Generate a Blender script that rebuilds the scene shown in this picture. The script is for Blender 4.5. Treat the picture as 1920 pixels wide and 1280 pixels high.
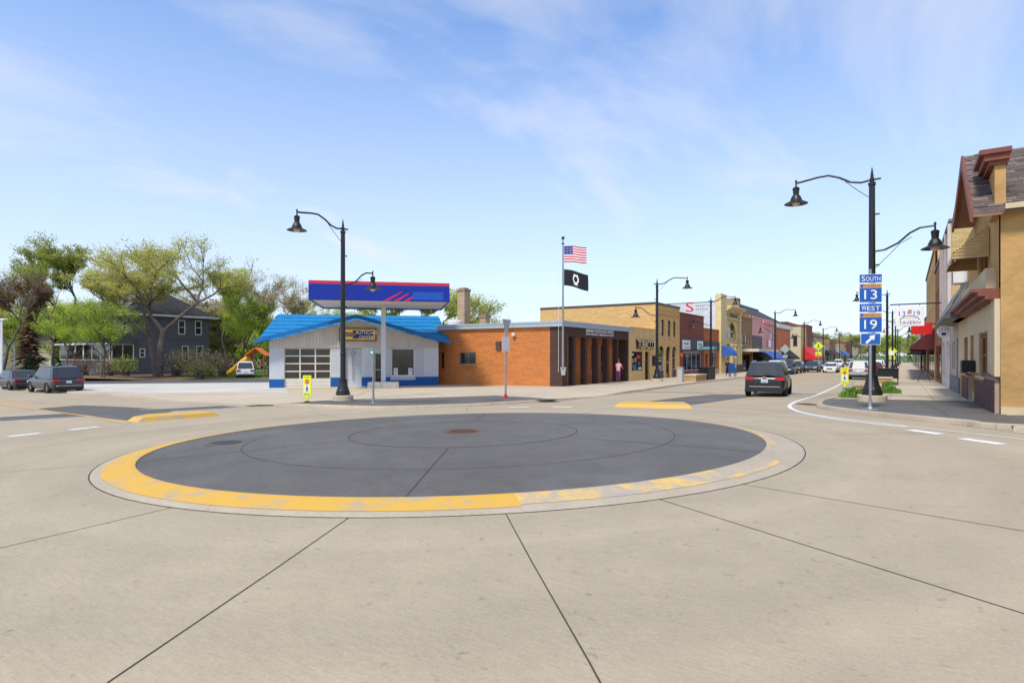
import bpy, bmesh, math, random
import numpy as np
from mathutils import Matrix, Vector
R = math.radians
rnd = random.Random(7)
sc = bpy.context.scene
for o in list(bpy.data.objects): bpy.data.objects.remove(o)
COL = sc.collection

# ---------------------------------------------------------------- camera
FPX, YHOR, CXP, YAW, CZ = 1100.0, 665.0, 960.0, R(33.9), 1.61
cam = bpy.data.objects.new('camera', bpy.data.cameras.new('camera')); COL.objects.link(cam)
cam.data.sensor_width = 36.0; cam.data.lens = 36.0*FPX/1920.0
cam.data.shift_y = (YHOR-640.0)/1920.0
cam.data.clip_start = 0.05; cam.data.clip_end = 6000
cam.location = (0, 0, CZ); cam.rotation_euler = (R(90), 0, YAW)
sc.camera = cam
# ---------------------------------------------------------------- sky, sun, exposure
SUN_EL, SUN_AZ = R(54), R(179)          # azimuth measured clockwise from +Y
w = bpy.data.worlds.new('World'); sc.world = w; w.use_nodes = True
nt = w.node_tree; nt.nodes.clear()
def N(t, **k):
    n = nt.nodes.new(t)
    for a, b in k.items(): setattr(n, a, b)
    return n
sky = N('ShaderNodeTexSky', sky_type='NISHITA', sun_disc=False, sun_elevation=SUN_EL, sun_rotation=SUN_AZ)
sky.air_density = 1.0; sky.dust_density = 0.6; sky.ozone_density = 2.5; sky.altitude = 200
tc = N('ShaderNodeTexCoord')
sep = N('ShaderNodeSeparateXYZ'); nt.links.new(tc.outputs['Generated'], sep.inputs[0])
# thin cirrus: project the direction on a plane high above, stretch, noise
mx = N('ShaderNodeMath', operation='MAXIMUM'); nt.links.new(sep.outputs[2], mx.inputs[0]); mx.inputs[1].default_value = 0.0
ad = N('ShaderNodeMath', operation='ADD'); nt.links.new(mx.outputs[0], ad.inputs[0]); ad.inputs[1].default_value = 0.16
dv = N('ShaderNodeVectorMath', operation='DIVIDE'); nt.links.new(tc.outputs['Generated'], dv.inputs[0])
cb = N('ShaderNodeCombineXYZ')
for i in range(3): nt.links.new(ad.outputs[0], cb.inputs[i])
nt.links.new(cb.outputs[0], dv.inputs[1])
mp = N('ShaderNodeMapping'); nt.links.new(dv.outputs[0], mp.inputs[0])
mp.inputs['Rotation'].default_value = (0, 0, R(35)); mp.inputs['Scale'].default_value = (0.75, 0.42, 0.0); mp.inputs['Location'].default_value = (0.35, 1.3, 0)
nz = N('ShaderNodeTexNoise'); nt.links.new(mp.outputs[0], nz.inputs['Vector'])
nz.inputs['Scale'].default_value = 1.6; nz.inputs['Detail'].default_value = 9; nz.inputs['Roughness'].default_value = 0.56; nz.inputs['Distortion'].default_value = 0.5
cr = N('ShaderNodeValToRGB'); nt.links.new(nz.outputs['Fac'], cr.inputs[0])
cr.color_ramp.elements[0].position = 0.35; cr.color_ramp.elements[0].color = (0, 0, 0, 1)
cr.color_ramp.elements[1].position = 0.70; cr.color_ramp.elements[1].color = (0.80, 0.80, 0.80, 1)
# haze whitening close to the horizon
hz = N('ShaderNodeMapRange'); nt.links.new(mx.outputs[0], hz.inputs[0])
hz.inputs[1].default_value = 0.0; hz.inputs[2].default_value = 0.58; hz.inputs[3].default_value = 0.80; hz.inputs[4].default_value = 0.0
mxx = N('ShaderNodeMath', operation='MAXIMUM'); nt.links.new(cr.outputs[0], mxx.inputs[0]); nt.links.new(hz.outputs[0], mxx.inputs[1])
mix = N('ShaderNodeMix', data_type='RGBA'); nt.links.new(mxx.outputs[0], mix.inputs[0])
gain = N('ShaderNodeMix', data_type='RGBA', blend_type='MULTIPLY'); gain.inputs[0].default_value = 1.0
nt.links.new(sky.outputs[0], gain.inputs[6]); gain.inputs[7].default_value = (0.93, 1.28, 1.62, 1)
nt.links.new(gain.outputs[2], mix.inputs[6]); mix.inputs[7].default_value = (5.45, 5.5, 5.75, 1)
bg = N('ShaderNodeBackground'); bg.inputs[1].default_value = 0.125
nt.links.new(mix.outputs[2], bg.inputs[0])
wo = N('ShaderNodeOutputWorld'); nt.links.new(bg.outputs[0], wo.inputs[0])
sun = bpy.data.objects.new('sun', bpy.data.lights.new('sun', 'SUN')); COL.objects.link(sun)
sun.data.energy = 2.7; sun.data.angle = R(9); sun.data.color = (1.0, 0.91, 0.76)
sun.rotation_euler = Vector((-math.sin(SUN_AZ)*math.cos(SUN_EL), -math.cos(SUN_AZ)*math.cos(SUN_EL), -math.sin(SUN_EL))).to_track_quat('-Z', 'Y').to_euler()
sc.view_settings.view_transform = 'Standard'; sc.view_settings.look = 'None'
sc.view_settings.gamma = 1.0; sc.view_settings.use_curve_mapping = False
sc.view_settings.exposure = 0.42

# ---------------------------------------------------------------- terrain height (world: X across Main Street, Y along it)
YB = [-400, 20, 34, 47, 70, 150, 400, 3000]
ZR = [1.8, -0.09, -0.33, -0.50, -0.80, -1.15, -2.276, -2.276]
def lerp_tab(y, xs, ys):
    if y <= xs[0]: return ys[0]
    for i in range(len(xs)-1):
        if y <= xs[i+1]:
            return ys[i]+(ys[i+1]-ys[i])*(y-xs[i])/(xs[i+1]-xs[i])
    return ys[-1]
def G(X, Y):
    wv = -X
    zl = -0.0045*min(Y, 400)-0.476
    zr = lerp_tab(Y, YB, ZR)
    return zr+(zl-zr)*max(-12, min(wv, 17))/17.0-0.014*(max(17, min(wv, 50))-17)
CA, SA = math.cos(YAW), math.sin(YAW)
def ray(px, py=665.0):
    a = (px-CXP)/FPX
    return (a*CA-SA, a*SA+CA, (YHOR-py)/FPX)
def gp(px, py, dz=0.0):                      # pixel of a point on the ground -> (X, Y)
    r = ray(px, py); lo, hi = 0.5, 3000.0
    for i in range(70):
        d = (lo+hi)/2
        if CZ+r[2]*d > G(r[0]*d, r[1]*d)+dz: lo = d
        else: hi = d
    return (r[0]*lo, r[1]*lo)
def cam_xy(px, d): r = ray(px); return (r[0]*d, r[1]*d)
def onX(px, X): r = ray(px); return r[1]*X/r[0]
def zat(py, d): return CZ+(YHOR-py)/FPX*d

# ---------------------------------------------------------------- materials
MATS = {}
def mat(name, col, rough=0.7, var=0.12, scale=3.0, bump=0.0, bscale=40.0, metal=0.0, spec=0.4, emis=0.0, streak=0.0, coat=0.0):
    if name in MATS: return MATS[name]
    m = bpy.data.materials.new(name); m.use_nodes = True; t = m.node_tree; b = t.nodes['Principled BSDF']
    b.inputs['Roughness'].default_value = rough; b.inputs['Metallic'].default_value = metal
    b.inputs['Specular IOR Level'].default_value = spec; b.inputs['Coat Weight'].default_value = coat
    b.inputs['Base Color'].default_value = (*col, 1)
    co = t.nodes.new('ShaderNodeTexCoord')
    if var > 0:
        n = t.nodes.new('ShaderNodeTexNoise'); n.inputs['Scale'].default_value = scale; n.inputs['Detail'].default_value = 8; n.inputs['Roughness'].default_value = 0.62
        mp = t.nodes.new('ShaderNodeMapping'); mp.inputs['Scale'].default_value = (1, 1, 1.0 if not streak else streak)
        t.links.new(co.outputs['Object'], mp.inputs[0]); t.links.new(mp.outputs[0], n.inputs['Vector'])
        r = t.nodes.new('ShaderNodeMapRange'); r.inputs[1].default_value = 0.3; r.inputs[2].default_value = 0.7
        r.inputs[3].default_value = 1-var; r.inputs[4].default_value = 1+var
        t.links.new(n.outputs['Fac'], r.inputs[0])
        mu = t.nodes.new('ShaderNodeMix'); mu.data_type = 'RGBA'; mu.blend_type = 'MULTIPLY'; mu.inputs[0].default_value = 1.0
        mu.inputs[6].default_value = (*col, 1); t.links.new(r.outputs[0], mu.inputs[7]); t.links.new(mu.outputs[2], b.inputs['Base Color'])
    if bump > 0:
        n2 = t.nodes.new('ShaderNodeTexNoise'); n2.inputs['Scale'].default_value = bscale; n2.inputs['Detail'].default_value = 6
        t.links.new(co.outputs['Object'], n2.inputs['Vector'])
        bp = t.nodes.new('ShaderNodeBump'); bp.inputs['Strength'].default_value = bump; bp.inputs['Distance'].default_value = 0.02
        t.links.new(n2.outputs['Fac'], bp.inputs['Height']); t.links.new(bp.outputs[0], b.inputs['Normal'])
    if emis > 0:
        b.inputs['Emission Color'].default_value = (*col, 1); b.inputs['Emission Strength'].default_value = emis
    MATS[name] = m; return m
def brick(name, c1, c2, mortar, bw=0.21, bh=0.075, var=0.16, rough=0.85):
    if name in MATS: return MATS[name]
    m = bpy.data.materials.new(name); m.use_nodes = True; t = m.node_tree; b = t.nodes['Principled BSDF']
    b.inputs['Roughness'].default_value = rough; b.inputs['Specular IOR Level'].default_value = 0.25
    co = t.nodes.new('ShaderNodeTexCoord'); s = t.nodes.new('ShaderNodeSeparateXYZ'); t.links.new(co.outputs['Object'], s.inputs[0])
    a = t.nodes.new('ShaderNodeMath'); a.operation = 'ADD'; t.links.new(s.outputs[0], a.inputs[0]); t.links.new(s.outputs[1], a.inputs[1])
    c = t.nodes.new('ShaderNodeCombineXYZ'); t.links.new(a.outputs[0], c.inputs[0]); t.links.new(s.outputs[2], c.inputs[1])
    bt = t.nodes.new('ShaderNodeTexBrick'); t.links.new(c.outputs[0], bt.inputs['Vector'])
    bt.inputs['Scale'].default_value = 1.0; bt.inputs['Brick Width'].default_value = bw; bt.inputs['Row Height'].default_value = bh
    bt.inputs['Mortar Size'].default_value = 0.008; bt.inputs['Mortar Smooth'].default_value = 0.3; bt.inputs['Bias'].default_value = -0.1
    bt.inputs['Color1'].default_value = (*c1, 1); bt.inputs['Color2'].default_value = (*c2, 1); bt.inputs['Mortar'].default_value = (*mortar, 1)
    n = t.nodes.new('ShaderNodeTexNoise'); n.inputs['Scale'].default_value = 0.8; n.inputs['Detail'].default_value = 9; n.inputs['Roughness'].default_value = 0.65
    mpp = t.nodes.new('ShaderNodeMapping'); mpp.inputs['Scale'].default_value = (1, 1, 9); t.links.new(co.outputs['Object'], mpp.inputs[0]); t.links.new(mpp.outputs[0], n.inputs['Vector'])
    r = t.nodes.new('ShaderNodeMapRange'); r.inputs[1].default_value = 0.3; r.inputs[2].default_value = 0.7; r.inputs[3].default_value = 1-var; r.inputs[4].default_value = 1+var
    t.links.new(n.outputs['Fac'], r.inputs[0])
    mu = t.nodes.new('ShaderNodeMix'); mu.data_type = 'RGBA'; mu.blend_type = 'MULTIPLY'; mu.inputs[0].default_value = 1.0
    t.links.new(bt.outputs['Color'], mu.inputs[6]); t.links.new(r.outputs[0], mu.inputs[7]); t.links.new(mu.outputs[2], b.inputs['Base Color'])
    bp = t.nodes.new('ShaderNodeBump'); bp.inputs['Strength'].default_value = 0.5; bp.inputs['Distance'].default_value = 0.008; bp.invert = True
    t.links.new(bt.outputs['Fac'], bp.inputs['Height']); t.links.new(bp.outputs[0], b.inputs['Normal'])
    MATS[name] = m; return m
def concrete(name, col, tint=0.16, fine=0.10, rough=0.85, stain=0.0, stain_col=(0.2, 0.15, 0.1)):
    m = bpy.data.materials.new(name); m.use_nodes = True; t = m.node_tree; b = t.nodes['Principled BSDF']
    b.inputs['Roughness'].default_value = rough; b.inputs['Specular IOR Level'].default_value = 0.3
    co = t.nodes.new('ShaderNodeTexCoord')
    def noise(sx, sy, scale, lo, hi, det=8, a=0.3, bb=0.7):
        mp = t.nodes.new('ShaderNodeMapping'); mp.inputs['Scale'].default_value = (sx, sy, 1); t.links.new(co.outputs['Object'], mp.inputs[0])
        n = t.nodes.new('ShaderNodeTexNoise'); n.inputs['Scale'].default_value = scale; n.inputs['Detail'].default_value = det; n.inputs['Roughness'].default_value = 0.6
        t.links.new(mp.outputs[0], n.inputs['Vector'])
        r = t.nodes.new('ShaderNodeMapRange'); r.inputs[1].default_value = a; r.inputs[2].default_value = bb; r.inputs[3].default_value = lo; r.inputs[4].default_value = hi
        t.links.new(n.outputs['Fac'], r.inputs[0]); return r.outputs[0]
    fac = [noise(1, 1, 0.22, 1-tint, 1+tint), noise(1, 1, 1.7, 1-tint*0.55, 1+tint*0.55), noise(1, 1, 45, 1-fine, 1+fine, 4), noise(2.2, 16, 3.0, 1-fine*0.7, 1+fine*0.7, 3), noise(1, 1, 9, 0.72, 1.0, 3, 0.27, 0.36)]
    prev = None
    for f in fac:
        mu = t.nodes.new('ShaderNodeMix'); mu.data_type = 'RGBA'; mu.blend_type = 'MULTIPLY'; mu.inputs[0].default_value = 1.0
        if prev is None: mu.inputs[6].default_value = (*col, 1)
        else: t.links.new(prev, mu.inputs[6])
        t.links.new(f, mu.inputs[7]); prev = mu.outputs[2]
    if name == 'road_concrete':
        sb = t.nodes.new('ShaderNodeVectorMath'); sb.operation = 'SUBTRACT'; t.links.new(co.outputs['Object'], sb.inputs[0]); sb.inputs[1].default_value = (-8.24, 10.35, 0)
        mz = t.nodes.new('ShaderNodeMapping'); mz.inputs['Scale'].default_value = (1, 1, 0); t.links.new(sb.outputs[0], mz.inputs[0]); ln = t.nodes.new('ShaderNodeVectorMath'); ln.operation = 'LENGTH'; t.links.new(mz.outputs[0], ln.inputs[0])
        cx_ = t.nodes.new('ShaderNodeCombineXYZ'); t.links.new(ln.outputs['Value'], cx_.inputs[0]); nn_ = t.nodes.new('ShaderNodeTexNoise'); nn_.inputs['Scale'].default_value = 1.1; nn_.inputs['Detail'].default_value = 7; t.links.new(cx_.outputs[0], nn_.inputs['Vector'])
        rr_ = t.nodes.new('ShaderNodeMapRange'); rr_.inputs[1].default_value = .3; rr_.inputs[2].default_value = .7; rr_.inputs[3].default_value = .90; rr_.inputs[4].default_value = 1.07; t.links.new(nn_.outputs['Fac'], rr_.inputs[0])
        mu = t.nodes.new('ShaderNodeMix'); mu.data_type = 'RGBA'; mu.blend_type = 'MULTIPLY'; mu.inputs[0].default_value = 1.0; t.links.new(prev, mu.inputs[6]); t.links.new(rr_.outputs[0], mu.inputs[7]); prev = mu.outputs[2]
    if stain > 0:
        mu = t.nodes.new('ShaderNodeMix'); mu.data_type = 'RGBA'; t.links.new(noise(1, 1, 0.5, 0, stain, 7, 0.5, 0.75), mu.inputs[0])
        t.links.new(prev, mu.inputs[6]); mu.inputs[7].default_value = (*stain_col, 1); prev = mu.outputs[2]
    t.links.new(prev, b.inputs['Base Color'])
    n2 = t.nodes.new('ShaderNodeTexNoise'); n2.inputs['Scale'].default_value = 90; n2.inputs['Detail'].default_value = 5
    t.links.new(co.outputs['Object'], n2.inputs['Vector'])
    bp = t.nodes.new('ShaderNodeBump'); bp.inputs['Strength'].default_value = 0.35; bp.inputs['Distance'].default_value = 0.006
    t.links.new(n2.outputs['Fac'], bp.inputs['Height']); t.links.new(bp.outputs[0], b.inputs['Normal'])
    MATS[name] = m; return m
def worn(name, col, under, amount=0.5):      # paint worn away to the surface below, in patches
    m = bpy.data.materials.new(name); m.use_nodes = True; t = m.node_tree; b = t.nodes['Principled BSDF']; b.inputs['Roughness'].default_value = 0.75
    co = t.nodes.new('ShaderNodeTexCoord')
    n = t.nodes.new('ShaderNodeTexNoise'); n.inputs['Scale'].default_value = 2.2; n.inputs['Detail'].default_value = 12; n.inputs['Roughness'].default_value = 0.75
    t.links.new(co.outputs['Object'], n.inputs['Vector'])
    r = t.nodes.new('ShaderNodeMapRange'); r.inputs[1].default_value = amount-0.06; r.inputs[2].default_value = amount+0.08
    t.links.new(n.outputs['Fac'], r.inputs[0])
    mu = t.nodes.new('ShaderNodeMix'); mu.data_type = 'RGBA'; t.links.new(r.outputs[0], mu.inputs[0])
    mu.inputs[6].default_value = (*col, 1); mu.inputs[7].default_value = (*under, 1); t.links.new(mu.outputs[2], b.inputs['Base Color'])
    MATS[name] = m; return m
M = dict(
 road=concrete('road_concrete', (0.405, 0.335, 0.232), 0.08, 0.09, stain=0.14, stain_col=(0.24, 0.20, 0.16)),
 walk=concrete('sidewalk_concrete', (0.51, 0.425, 0.305), 0.08, 0.08),
 lot=concrete('lot_concrete', (0.55, 0.52, 0.46), 0.10, 0.06),
 curb=concrete('curb_concrete', (0.44, 0.36, 0.265), 0.14, 0.12, stain=0.35, stain_col=(0.22, 0.16, 0.09)),
 dark=concrete('stained_dark_concrete', (0.122, 0.112, 0.097), 0.16, 0.18, 0.7, stain=0.42, stain_col=(0.19, 0.19, 0.195)),
 asphalt=concrete('asphalt', (0.11, 0.105, 0.10), 0.12, 0.2),
 apron=concrete('apron_concrete', (0.43, 0.36, 0.27), 0.12, 0.10),
 yellow=worn('worn_yellow_paint', (0.64, 0.37, 0.05), (0.40, 0.33, 0.24), 0.565),
 yellow2=worn('very_worn_yellow_paint', (0.72, 0.45, 0.10), (0.40, 0.35, 0.28), 0.47),
 line=worn('white_line_paint', (0.75, 0.74, 0.71), (0.45, 0.41, 0.36), 0.62),
 yline=worn('yellow_line_paint', (0.68, 0.37, 0.09), (0.42, 0.33, 0.24), 0.60),
 seal=mat('joint_sealant', (0.055, 0.047, 0.04), 0.8, 0.3, 5),
 rust=mat('rusty_cast_iron', (0.15, 0.07, 0.045), 0.75, 0.35, 8, 0.4, 60),
 grass=mat('grass', (0.085, 0.15, 0.025), 0.9, 0.4, 0.8, 0.8, 25),
 soil=mat('leaf_litter', (0.20, 0.12, 0.075), 0.95, 0.4, 2.0, 0.8, 25),
 black=mat('black_metal', (0.012, 0.012, 0.013), 0.42, 0.25, 6, spec=0.5),
 galv=mat('galvanised_steel', (0.32, 0.34, 0.35), 0.45, 0.15, 5, metal=0.6),
 white=mat('white_paint', (0.76, 0.76, 0.75), 0.55, 0.06, 3),
 glass=mat('dark_glass', (0.018, 0.021, 0.024), 0.06, 0.0, spec=0.8),
 lamp_glass=mat('lamp_globe', (0.75, 0.62, 0.42), 0.25, 0.1, 4),
)
# ---------------------------------------------------------------- object helpers
def tag(o, label=None, cat=None, group=None, kind=None):
    if label: o['label'] = label
    if cat: o['category'] = cat
    if group: o['group'] = group
    if kind: o['kind'] = kind
    return o
ROOTM = {}
def thing(name, label, cat, loc=(0, 0, 0), rz=0.0, group=None):
    o = bpy.data.objects.new(name, None); COL.objects.link(o); o.location = loc; o.rotation_euler = (0, 0, rz)
    o.empty_display_size = 0.2
    ROOTM[o.name] = (Matrix.Translation(loc) @ Matrix.Rotation(rz, 4, 'Z')).inverted()
    return tag(o, label, cat, group)
def root_of(o):
    while o.parent: o = o.parent
    return o
def link_mesh(name, me, m, parent=None, smooth=False):
    me.materials.clear()
    for mm in (m if isinstance(m, (list, tuple)) else [m]): me.materials.append(mm)
    if smooth: me.shade_smooth()
    o = bpy.data.objects.new(name, me); COL.objects.link(o); o.parent = parent
    return o
class B:
    def __init__(s): s.v = []; s.f = []; s.mi = []; s.cur = 0
    def add(s, vs, fs):
        n = len(s.v); s.v += [tuple(v) for v in vs]; s.f += [tuple(i+n for i in f) for f in fs]; s.mi += [s.cur]*len(fs); return s
    def quad(s, a, b, c, d): return s.add([a, b, c, d], [(0, 1, 2, 3)])
    def hexa(s, p):          # 8 corners: bottom 0-3, top 4-7 (counter-clockwise)
        return s.add(p, [(3, 2, 1, 0), (4, 5, 6, 7), (0, 1, 5, 4), (1, 2, 6, 5), (2, 3, 7, 6), (3, 0, 4, 7)])
    def box(s, x0, x1, y0, y1, z0, z1):
        return s.hexa([(x0, y0, z0), (x1, y0, z0), (x1, y1, z0), (x0, y1, z0), (x0, y0, z1), (x1, y0, z1), (x1, y1, z1), (x0, y1, z1)])
    def tube(s, pts, r, n=8, cap=True):
        pts = [Vector(p) for p in pts]; rs = r if isinstance(r, (list, tuple)) else [r]*len(pts)
        base = len(s.v); up = None
        for i, p in enumerate(pts):
            t = (pts[min(i+1, len(pts)-1)]-pts[max(i-1, 0)])
            if t.length < 1e-9: t = Vector((0, 0, 1))
            t.normalize()
            if up is None: up = Vector((1, 0, 0)) if abs(t.z) > 0.9 else Vector((0, 0, 1))
            a = t.cross(up)
            if a.length < 1e-6: a = t.cross(Vector((0, 1, 0)))
            a.normalize(); b = t.cross(a); up = -b if False else up
            for k in range(n):
                an = 2*math.pi*k/n; s.v.append(tuple(p+(a*math.cos(an)+b*math.sin(an))*rs[i]))
        fs = [(base+i*n+k, base+i*n+(k+1) % n, base+(i+1)*n+(k+1) % n, base+(i+1)*n+k) for i in range(len(pts)-1) for k in range(n)]
        if cap: fs += [tuple(base+k for k in reversed(range(n))), tuple(base+(len(pts)-1)*n+k for k in range(n))]
        s.f += fs; s.mi += [s.cur]*len(fs); return s
    def lathe(s, prof, c=(0, 0, 0), n=16):     # prof: (radius, z)
        base = len(s.v)
        for r, z in prof:
            for k in range(n): s.v.append((c[0]+r*math.cos(2*math.pi*k/n), c[1]+r*math.sin(2*math.pi*k/n), c[2]+z))
        fs = [(base+i*n+k, base+i*n+(k+1) % n, base+(i+1)*n+(k+1) % n, base+(i+1)*n+k) for i in range(len(prof)-1) for k in range(n)]
        fs += [tuple(base+k for k in reversed(range(n))), tuple(base+(len(prof)-1)*n+k for k in range(n))]
        s.f += fs; s.mi += [s.cur]*len(fs); return s
    def prism(s, poly, d):                      # poly: list of 3-D points, extruded by vector d
        n = len(poly); p = [Vector(q) for q in poly]; d = Vector(d)
        return s.add(p+[q+d for q in p], [tuple(reversed(range(n))), tuple(range(n, 2*n))]+[(i, (i+1) % n, n+(i+1) % n, n+i) for i in range(n)])
    def build(s, name, m, parent=None, smooth=False, local=False, bevel=0.0, fix=True):
        vs = s.v
        if parent is not None and not local:
            mi = ROOTM[root_of(parent).name]; vs = [tuple(mi @ Vector(v)) for v in vs]
        me = bpy.data.meshes.new(name); me.from_pydata(vs, [], s.f); me.validate()
        if len(me.polygons) == len(s.mi): me.polygons.foreach_set('material_index', s.mi)
        if fix or bevel:
            bm = bmesh.new(); bm.from_mesh(me)
            if bevel: bmesh.ops.bevel(bm, geom=[e for e in bm.edges], offset=bevel, segments=1, affect='EDGES', clamp_overlap=True)
            bmesh.ops.recalc_face_normals(bm, faces=bm.faces); bm.to_mesh(me); bm.free()
        return link_mesh(name, me, m, parent, smooth)
class Plane:                                    # a vertical wall plane: s runs along it, o is outward
    def __init__(s, o, e): s.o = Vector((o[0], o[1], 0)); s.e = Vector((e[0], e[1], 0)).normalized(); s.n = Vector((s.e.y, -s.e.x, 0))
    def P(s, u, z, o=0.0): q = s.o+s.e*u+s.n*o; return (q.x, q.y, z)
    def px(s, px):                              # s of the pixel column on this plane
        r = ray(px); d = Vector((r[0], r[1], 0)); den = d.x*s.n.x+d.y*s.n.y; t = (s.o.x*s.n.x+s.o.y*s.n.y)/den
        return (d*t-s.o).dot(s.e)
    def depth(s, u): q = s.o+s.e*u; return -q.x*SA+q.y*CA
    def z(s, py, u): return zat(py, s.depth(u))
def pbox(b, pl, s0, s1, z0, z1, o0, o1):
    return b.hexa([pl.P(s0, z0, o0), pl.P(s1, z0, o0), pl.P(s1, z0, o1), pl.P(s0, z0, o1), pl.P(s0, z1, o0), pl.P(s1, z1, o0), pl.P(s1, z1, o1), pl.P(s0, z1, o1)])
def facade(b, pl, s0, s1, z0, z1, ops, rec=0.15):   # wall face with real openings and reveals; op = (s0,s1,z0,z1[,arch])
    ss = sorted({s0, s1, *[q for o in ops for q in o[:2]]}); zs = sorted({z0, z1, *[q for o in ops for q in o[2:4]]})
    for i in range(len(ss)-1):
        for j in range(len(zs)-1):
            cs, cz = (ss[i]+ss[i+1])/2, (zs[j]+zs[j+1])/2
            if any(o[0] < cs < o[1] and o[2] < cz < o[3] for o in ops): continue
            b.quad(pl.P(ss[i], zs[j]), pl.P(ss[i+1], zs[j]), pl.P(ss[i+1], zs[j+1]), pl.P(ss[i], zs[j+1]))
    for o in ops:
        a, c, l, h = o[:4]
        for (p, q) in (((a, l), (a, h)), ((c, h), (c, l)), ((c, l), (a, l)), ((a, h), (c, h))):
            b.quad(pl.P(*p), pl.P(*q), pl.P(*q, -rec), pl.P(*p, -rec))
        if len(o) > 4 and o[4]:                     # fill the corners above a round arch
            r = (c-a)/2; cx = (a+c)/2; zc = h-r*o[4]
            for sg in (-1, 1):
                pts = [(cx+sg*r, h)]+[(cx+sg*r*math.cos(t*math.pi/12), zc+(h-zc)*math.sin(t*math.pi/12)) for t in range(7)]
                vs = [pl.P(*p, -0.01) for p in pts]; b.add(vs, [(0, i, i+1) for i in range(1, 7)])
                b.add([pl.P(*p, -0.01) for p in pts[1:]]+[pl.P(*p, -rec) for p in pts[1:]], [(i, i+1, 8+i-1+0, 7+i) for i in range(0)])
    return b
def window(par, pl, s0, s1, z0, z1, nx=1, nz=1, fm=None, gm=None, ins=0.10, fw=0.06, name='window', arch=0, split=False):
    fm = fm or M['white']; gm = gm or M['glass']; b = B()
    pbox(b, pl, s0, s0+fw, z0, z1, -ins-0.05, -ins); pbox(b, pl, s1-fw, s1, z0, z1, -ins-0.05, -ins)
    pbox(b, pl, s0+fw, s1-fw, z0, z0+fw, -ins-0.05, -ins); pbox(b, pl, s0+fw, s1-fw, z1-fw, z1, -ins-0.05, -ins)
    m = fw*0.6
    for i in range(1, nx):
        c = s0+(s1-s0)*i/nx; pbox(b, pl, c-m/2, c+m/2, z0+fw, z1-fw, -ins-0.045, -ins-0.004)
    for j in range(1, nz):
        c = z0+(z1-z0)*j/nz; pbox(b, pl, s0+fw, s1-fw, c-m/2, c+m/2, -ins-0.043, -ins-0.006)
    f = b.build(name, fm, par)
    if split:
        for i in range(nx):
            for j in range(nz):
                p = B(); a0, a1 = s0+(s1-s0)*i/nx, s0+(s1-s0)*(i+1)/nx; c0, c1 = z0+(z1-z0)*j/nz, z0+(z1-z0)*(j+1)/nz
                pbox(p, pl, a0+0.02, a1-0.02, c0+0.02, c1-0.02, -ins-0.034, -ins-0.024); p.build('pane', gm, f)
    else:
        p = B(); pbox(p, pl, s0+0.01, s1-0.01, z0+0.01, z1-0.01, -ins-0.034, -ins-0.024); p.build('pane', gm, f)
    return f
def text_mesh(txt, h, w=None, depth=0.02, spacing=1.0):
    cu = bpy.data.curves.new('t', 'FONT'); cu.body = txt; cu.size = 1.0; cu.extrude = 0.0; cu.space_character = spacing; cu.resolution_u = 3
    o = bpy.data.objects.new('t', cu); COL.objects.link(o)
    dg = bpy.context.evaluated_depsgraph_get(); me = bpy.data.meshes.new_from_object(o.evaluated_get(dg))
    bpy.data.objects.remove(o); bpy.data.curves.remove(cu)
    co = np.empty(len(me.vertices)*3); me.vertices.foreach_get('co', co); co = co.reshape(-1, 3)
    fs = [tuple(p.vertices) for p in me.polygons]; bpy.data.meshes.remove(me)
    if len(co) == 0: return None
    mn, mxx = co.min(0), co.max(0); sx = (w/(mxx[0]-mn[0])) if w else h/(mxx[1]-mn[1]); sy = h/(mxx[1]-mn[1])
    return [((c[0]-mn[0])*sx, (c[1]-mn[1])*sy) for c in co], fs
def add_text(b, pl, txt, s0, z0, h, w, off, depth=0.02):
    r = text_mesh(txt, h, w); vs, fs = r; n = len(vs)
    top = [pl.P(s0+x, z0+y, off+depth) for x, y in vs]
    b.add(top, fs)
    if depth > 0.004:
        bot = [pl.P(s0+x, z0+y, off) for x, y in vs]
        cnt = {}
        for f in fs:
            for i in range(len(f)):
                e = (f[i], f[(i+1) % len(f)]); cnt[e] = 1
        edges = [e for e in cnt if (e[1], e[0]) not in cnt]
        b.add(top+bot, [(e[1], e[0], n+e[0], n+e[1]) for e in edges])
    return b
# ---------------------------------------------------------------- ground sheets
def smooth_line(pts, k=5, closed=False):
    out = []; n = len(pts)
    for i in range(n-1):
        p0, p1, p2, p3 = pts[max(i-1, 0)], pts[i], pts[i+1], pts[min(i+2, n-1)]
        for j in range(k):
            t = j/k
            out.append(tuple(0.5*((2*p1[a])+(-p0[a]+p2[a])*t+(2*p0[a]-5*p1[a]+4*p2[a]-p3[a])*t*t+(-p0[a]+3*p1[a]-3*p2[a]+p3[a])*t**3) for a in (0, 1)))
    out.append(tuple(pts[-1])); return out
def cut_grid(bm, step, lim=90):
    xs = [v.co.x for v in bm.verts]; ys = [v.co.y for v in bm.verts]
    def cuts(lo, hi, extra):
        c = set(extra); k = math.ceil(lo/step)
        while k*step < hi:
            if abs(k*step) <= lim: c.add(k*step)
            k += 1
        return sorted(q for q in c if lo+1e-4 < q < hi-1e-4)
    for x in cuts(min(xs), max(xs), (12, 0, -17, -50)):
        bmesh.ops.bisect_plane(bm, geom=bm.verts[:]+bm.edges[:]+bm.faces[:], plane_co=(x, 0, 0), plane_no=(1, 0, 0), dist=1e-5)
    for y in cuts(min(ys), max(ys), (20, 34, 47, 70, 150, 400)):
        bmesh.ops.bisect_plane(bm, geom=bm.verts[:]+bm.edges[:]+bm.faces[:], plane_co=(0, y, 0), plane_no=(0, 1, 0), dist=1e-5)
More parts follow.
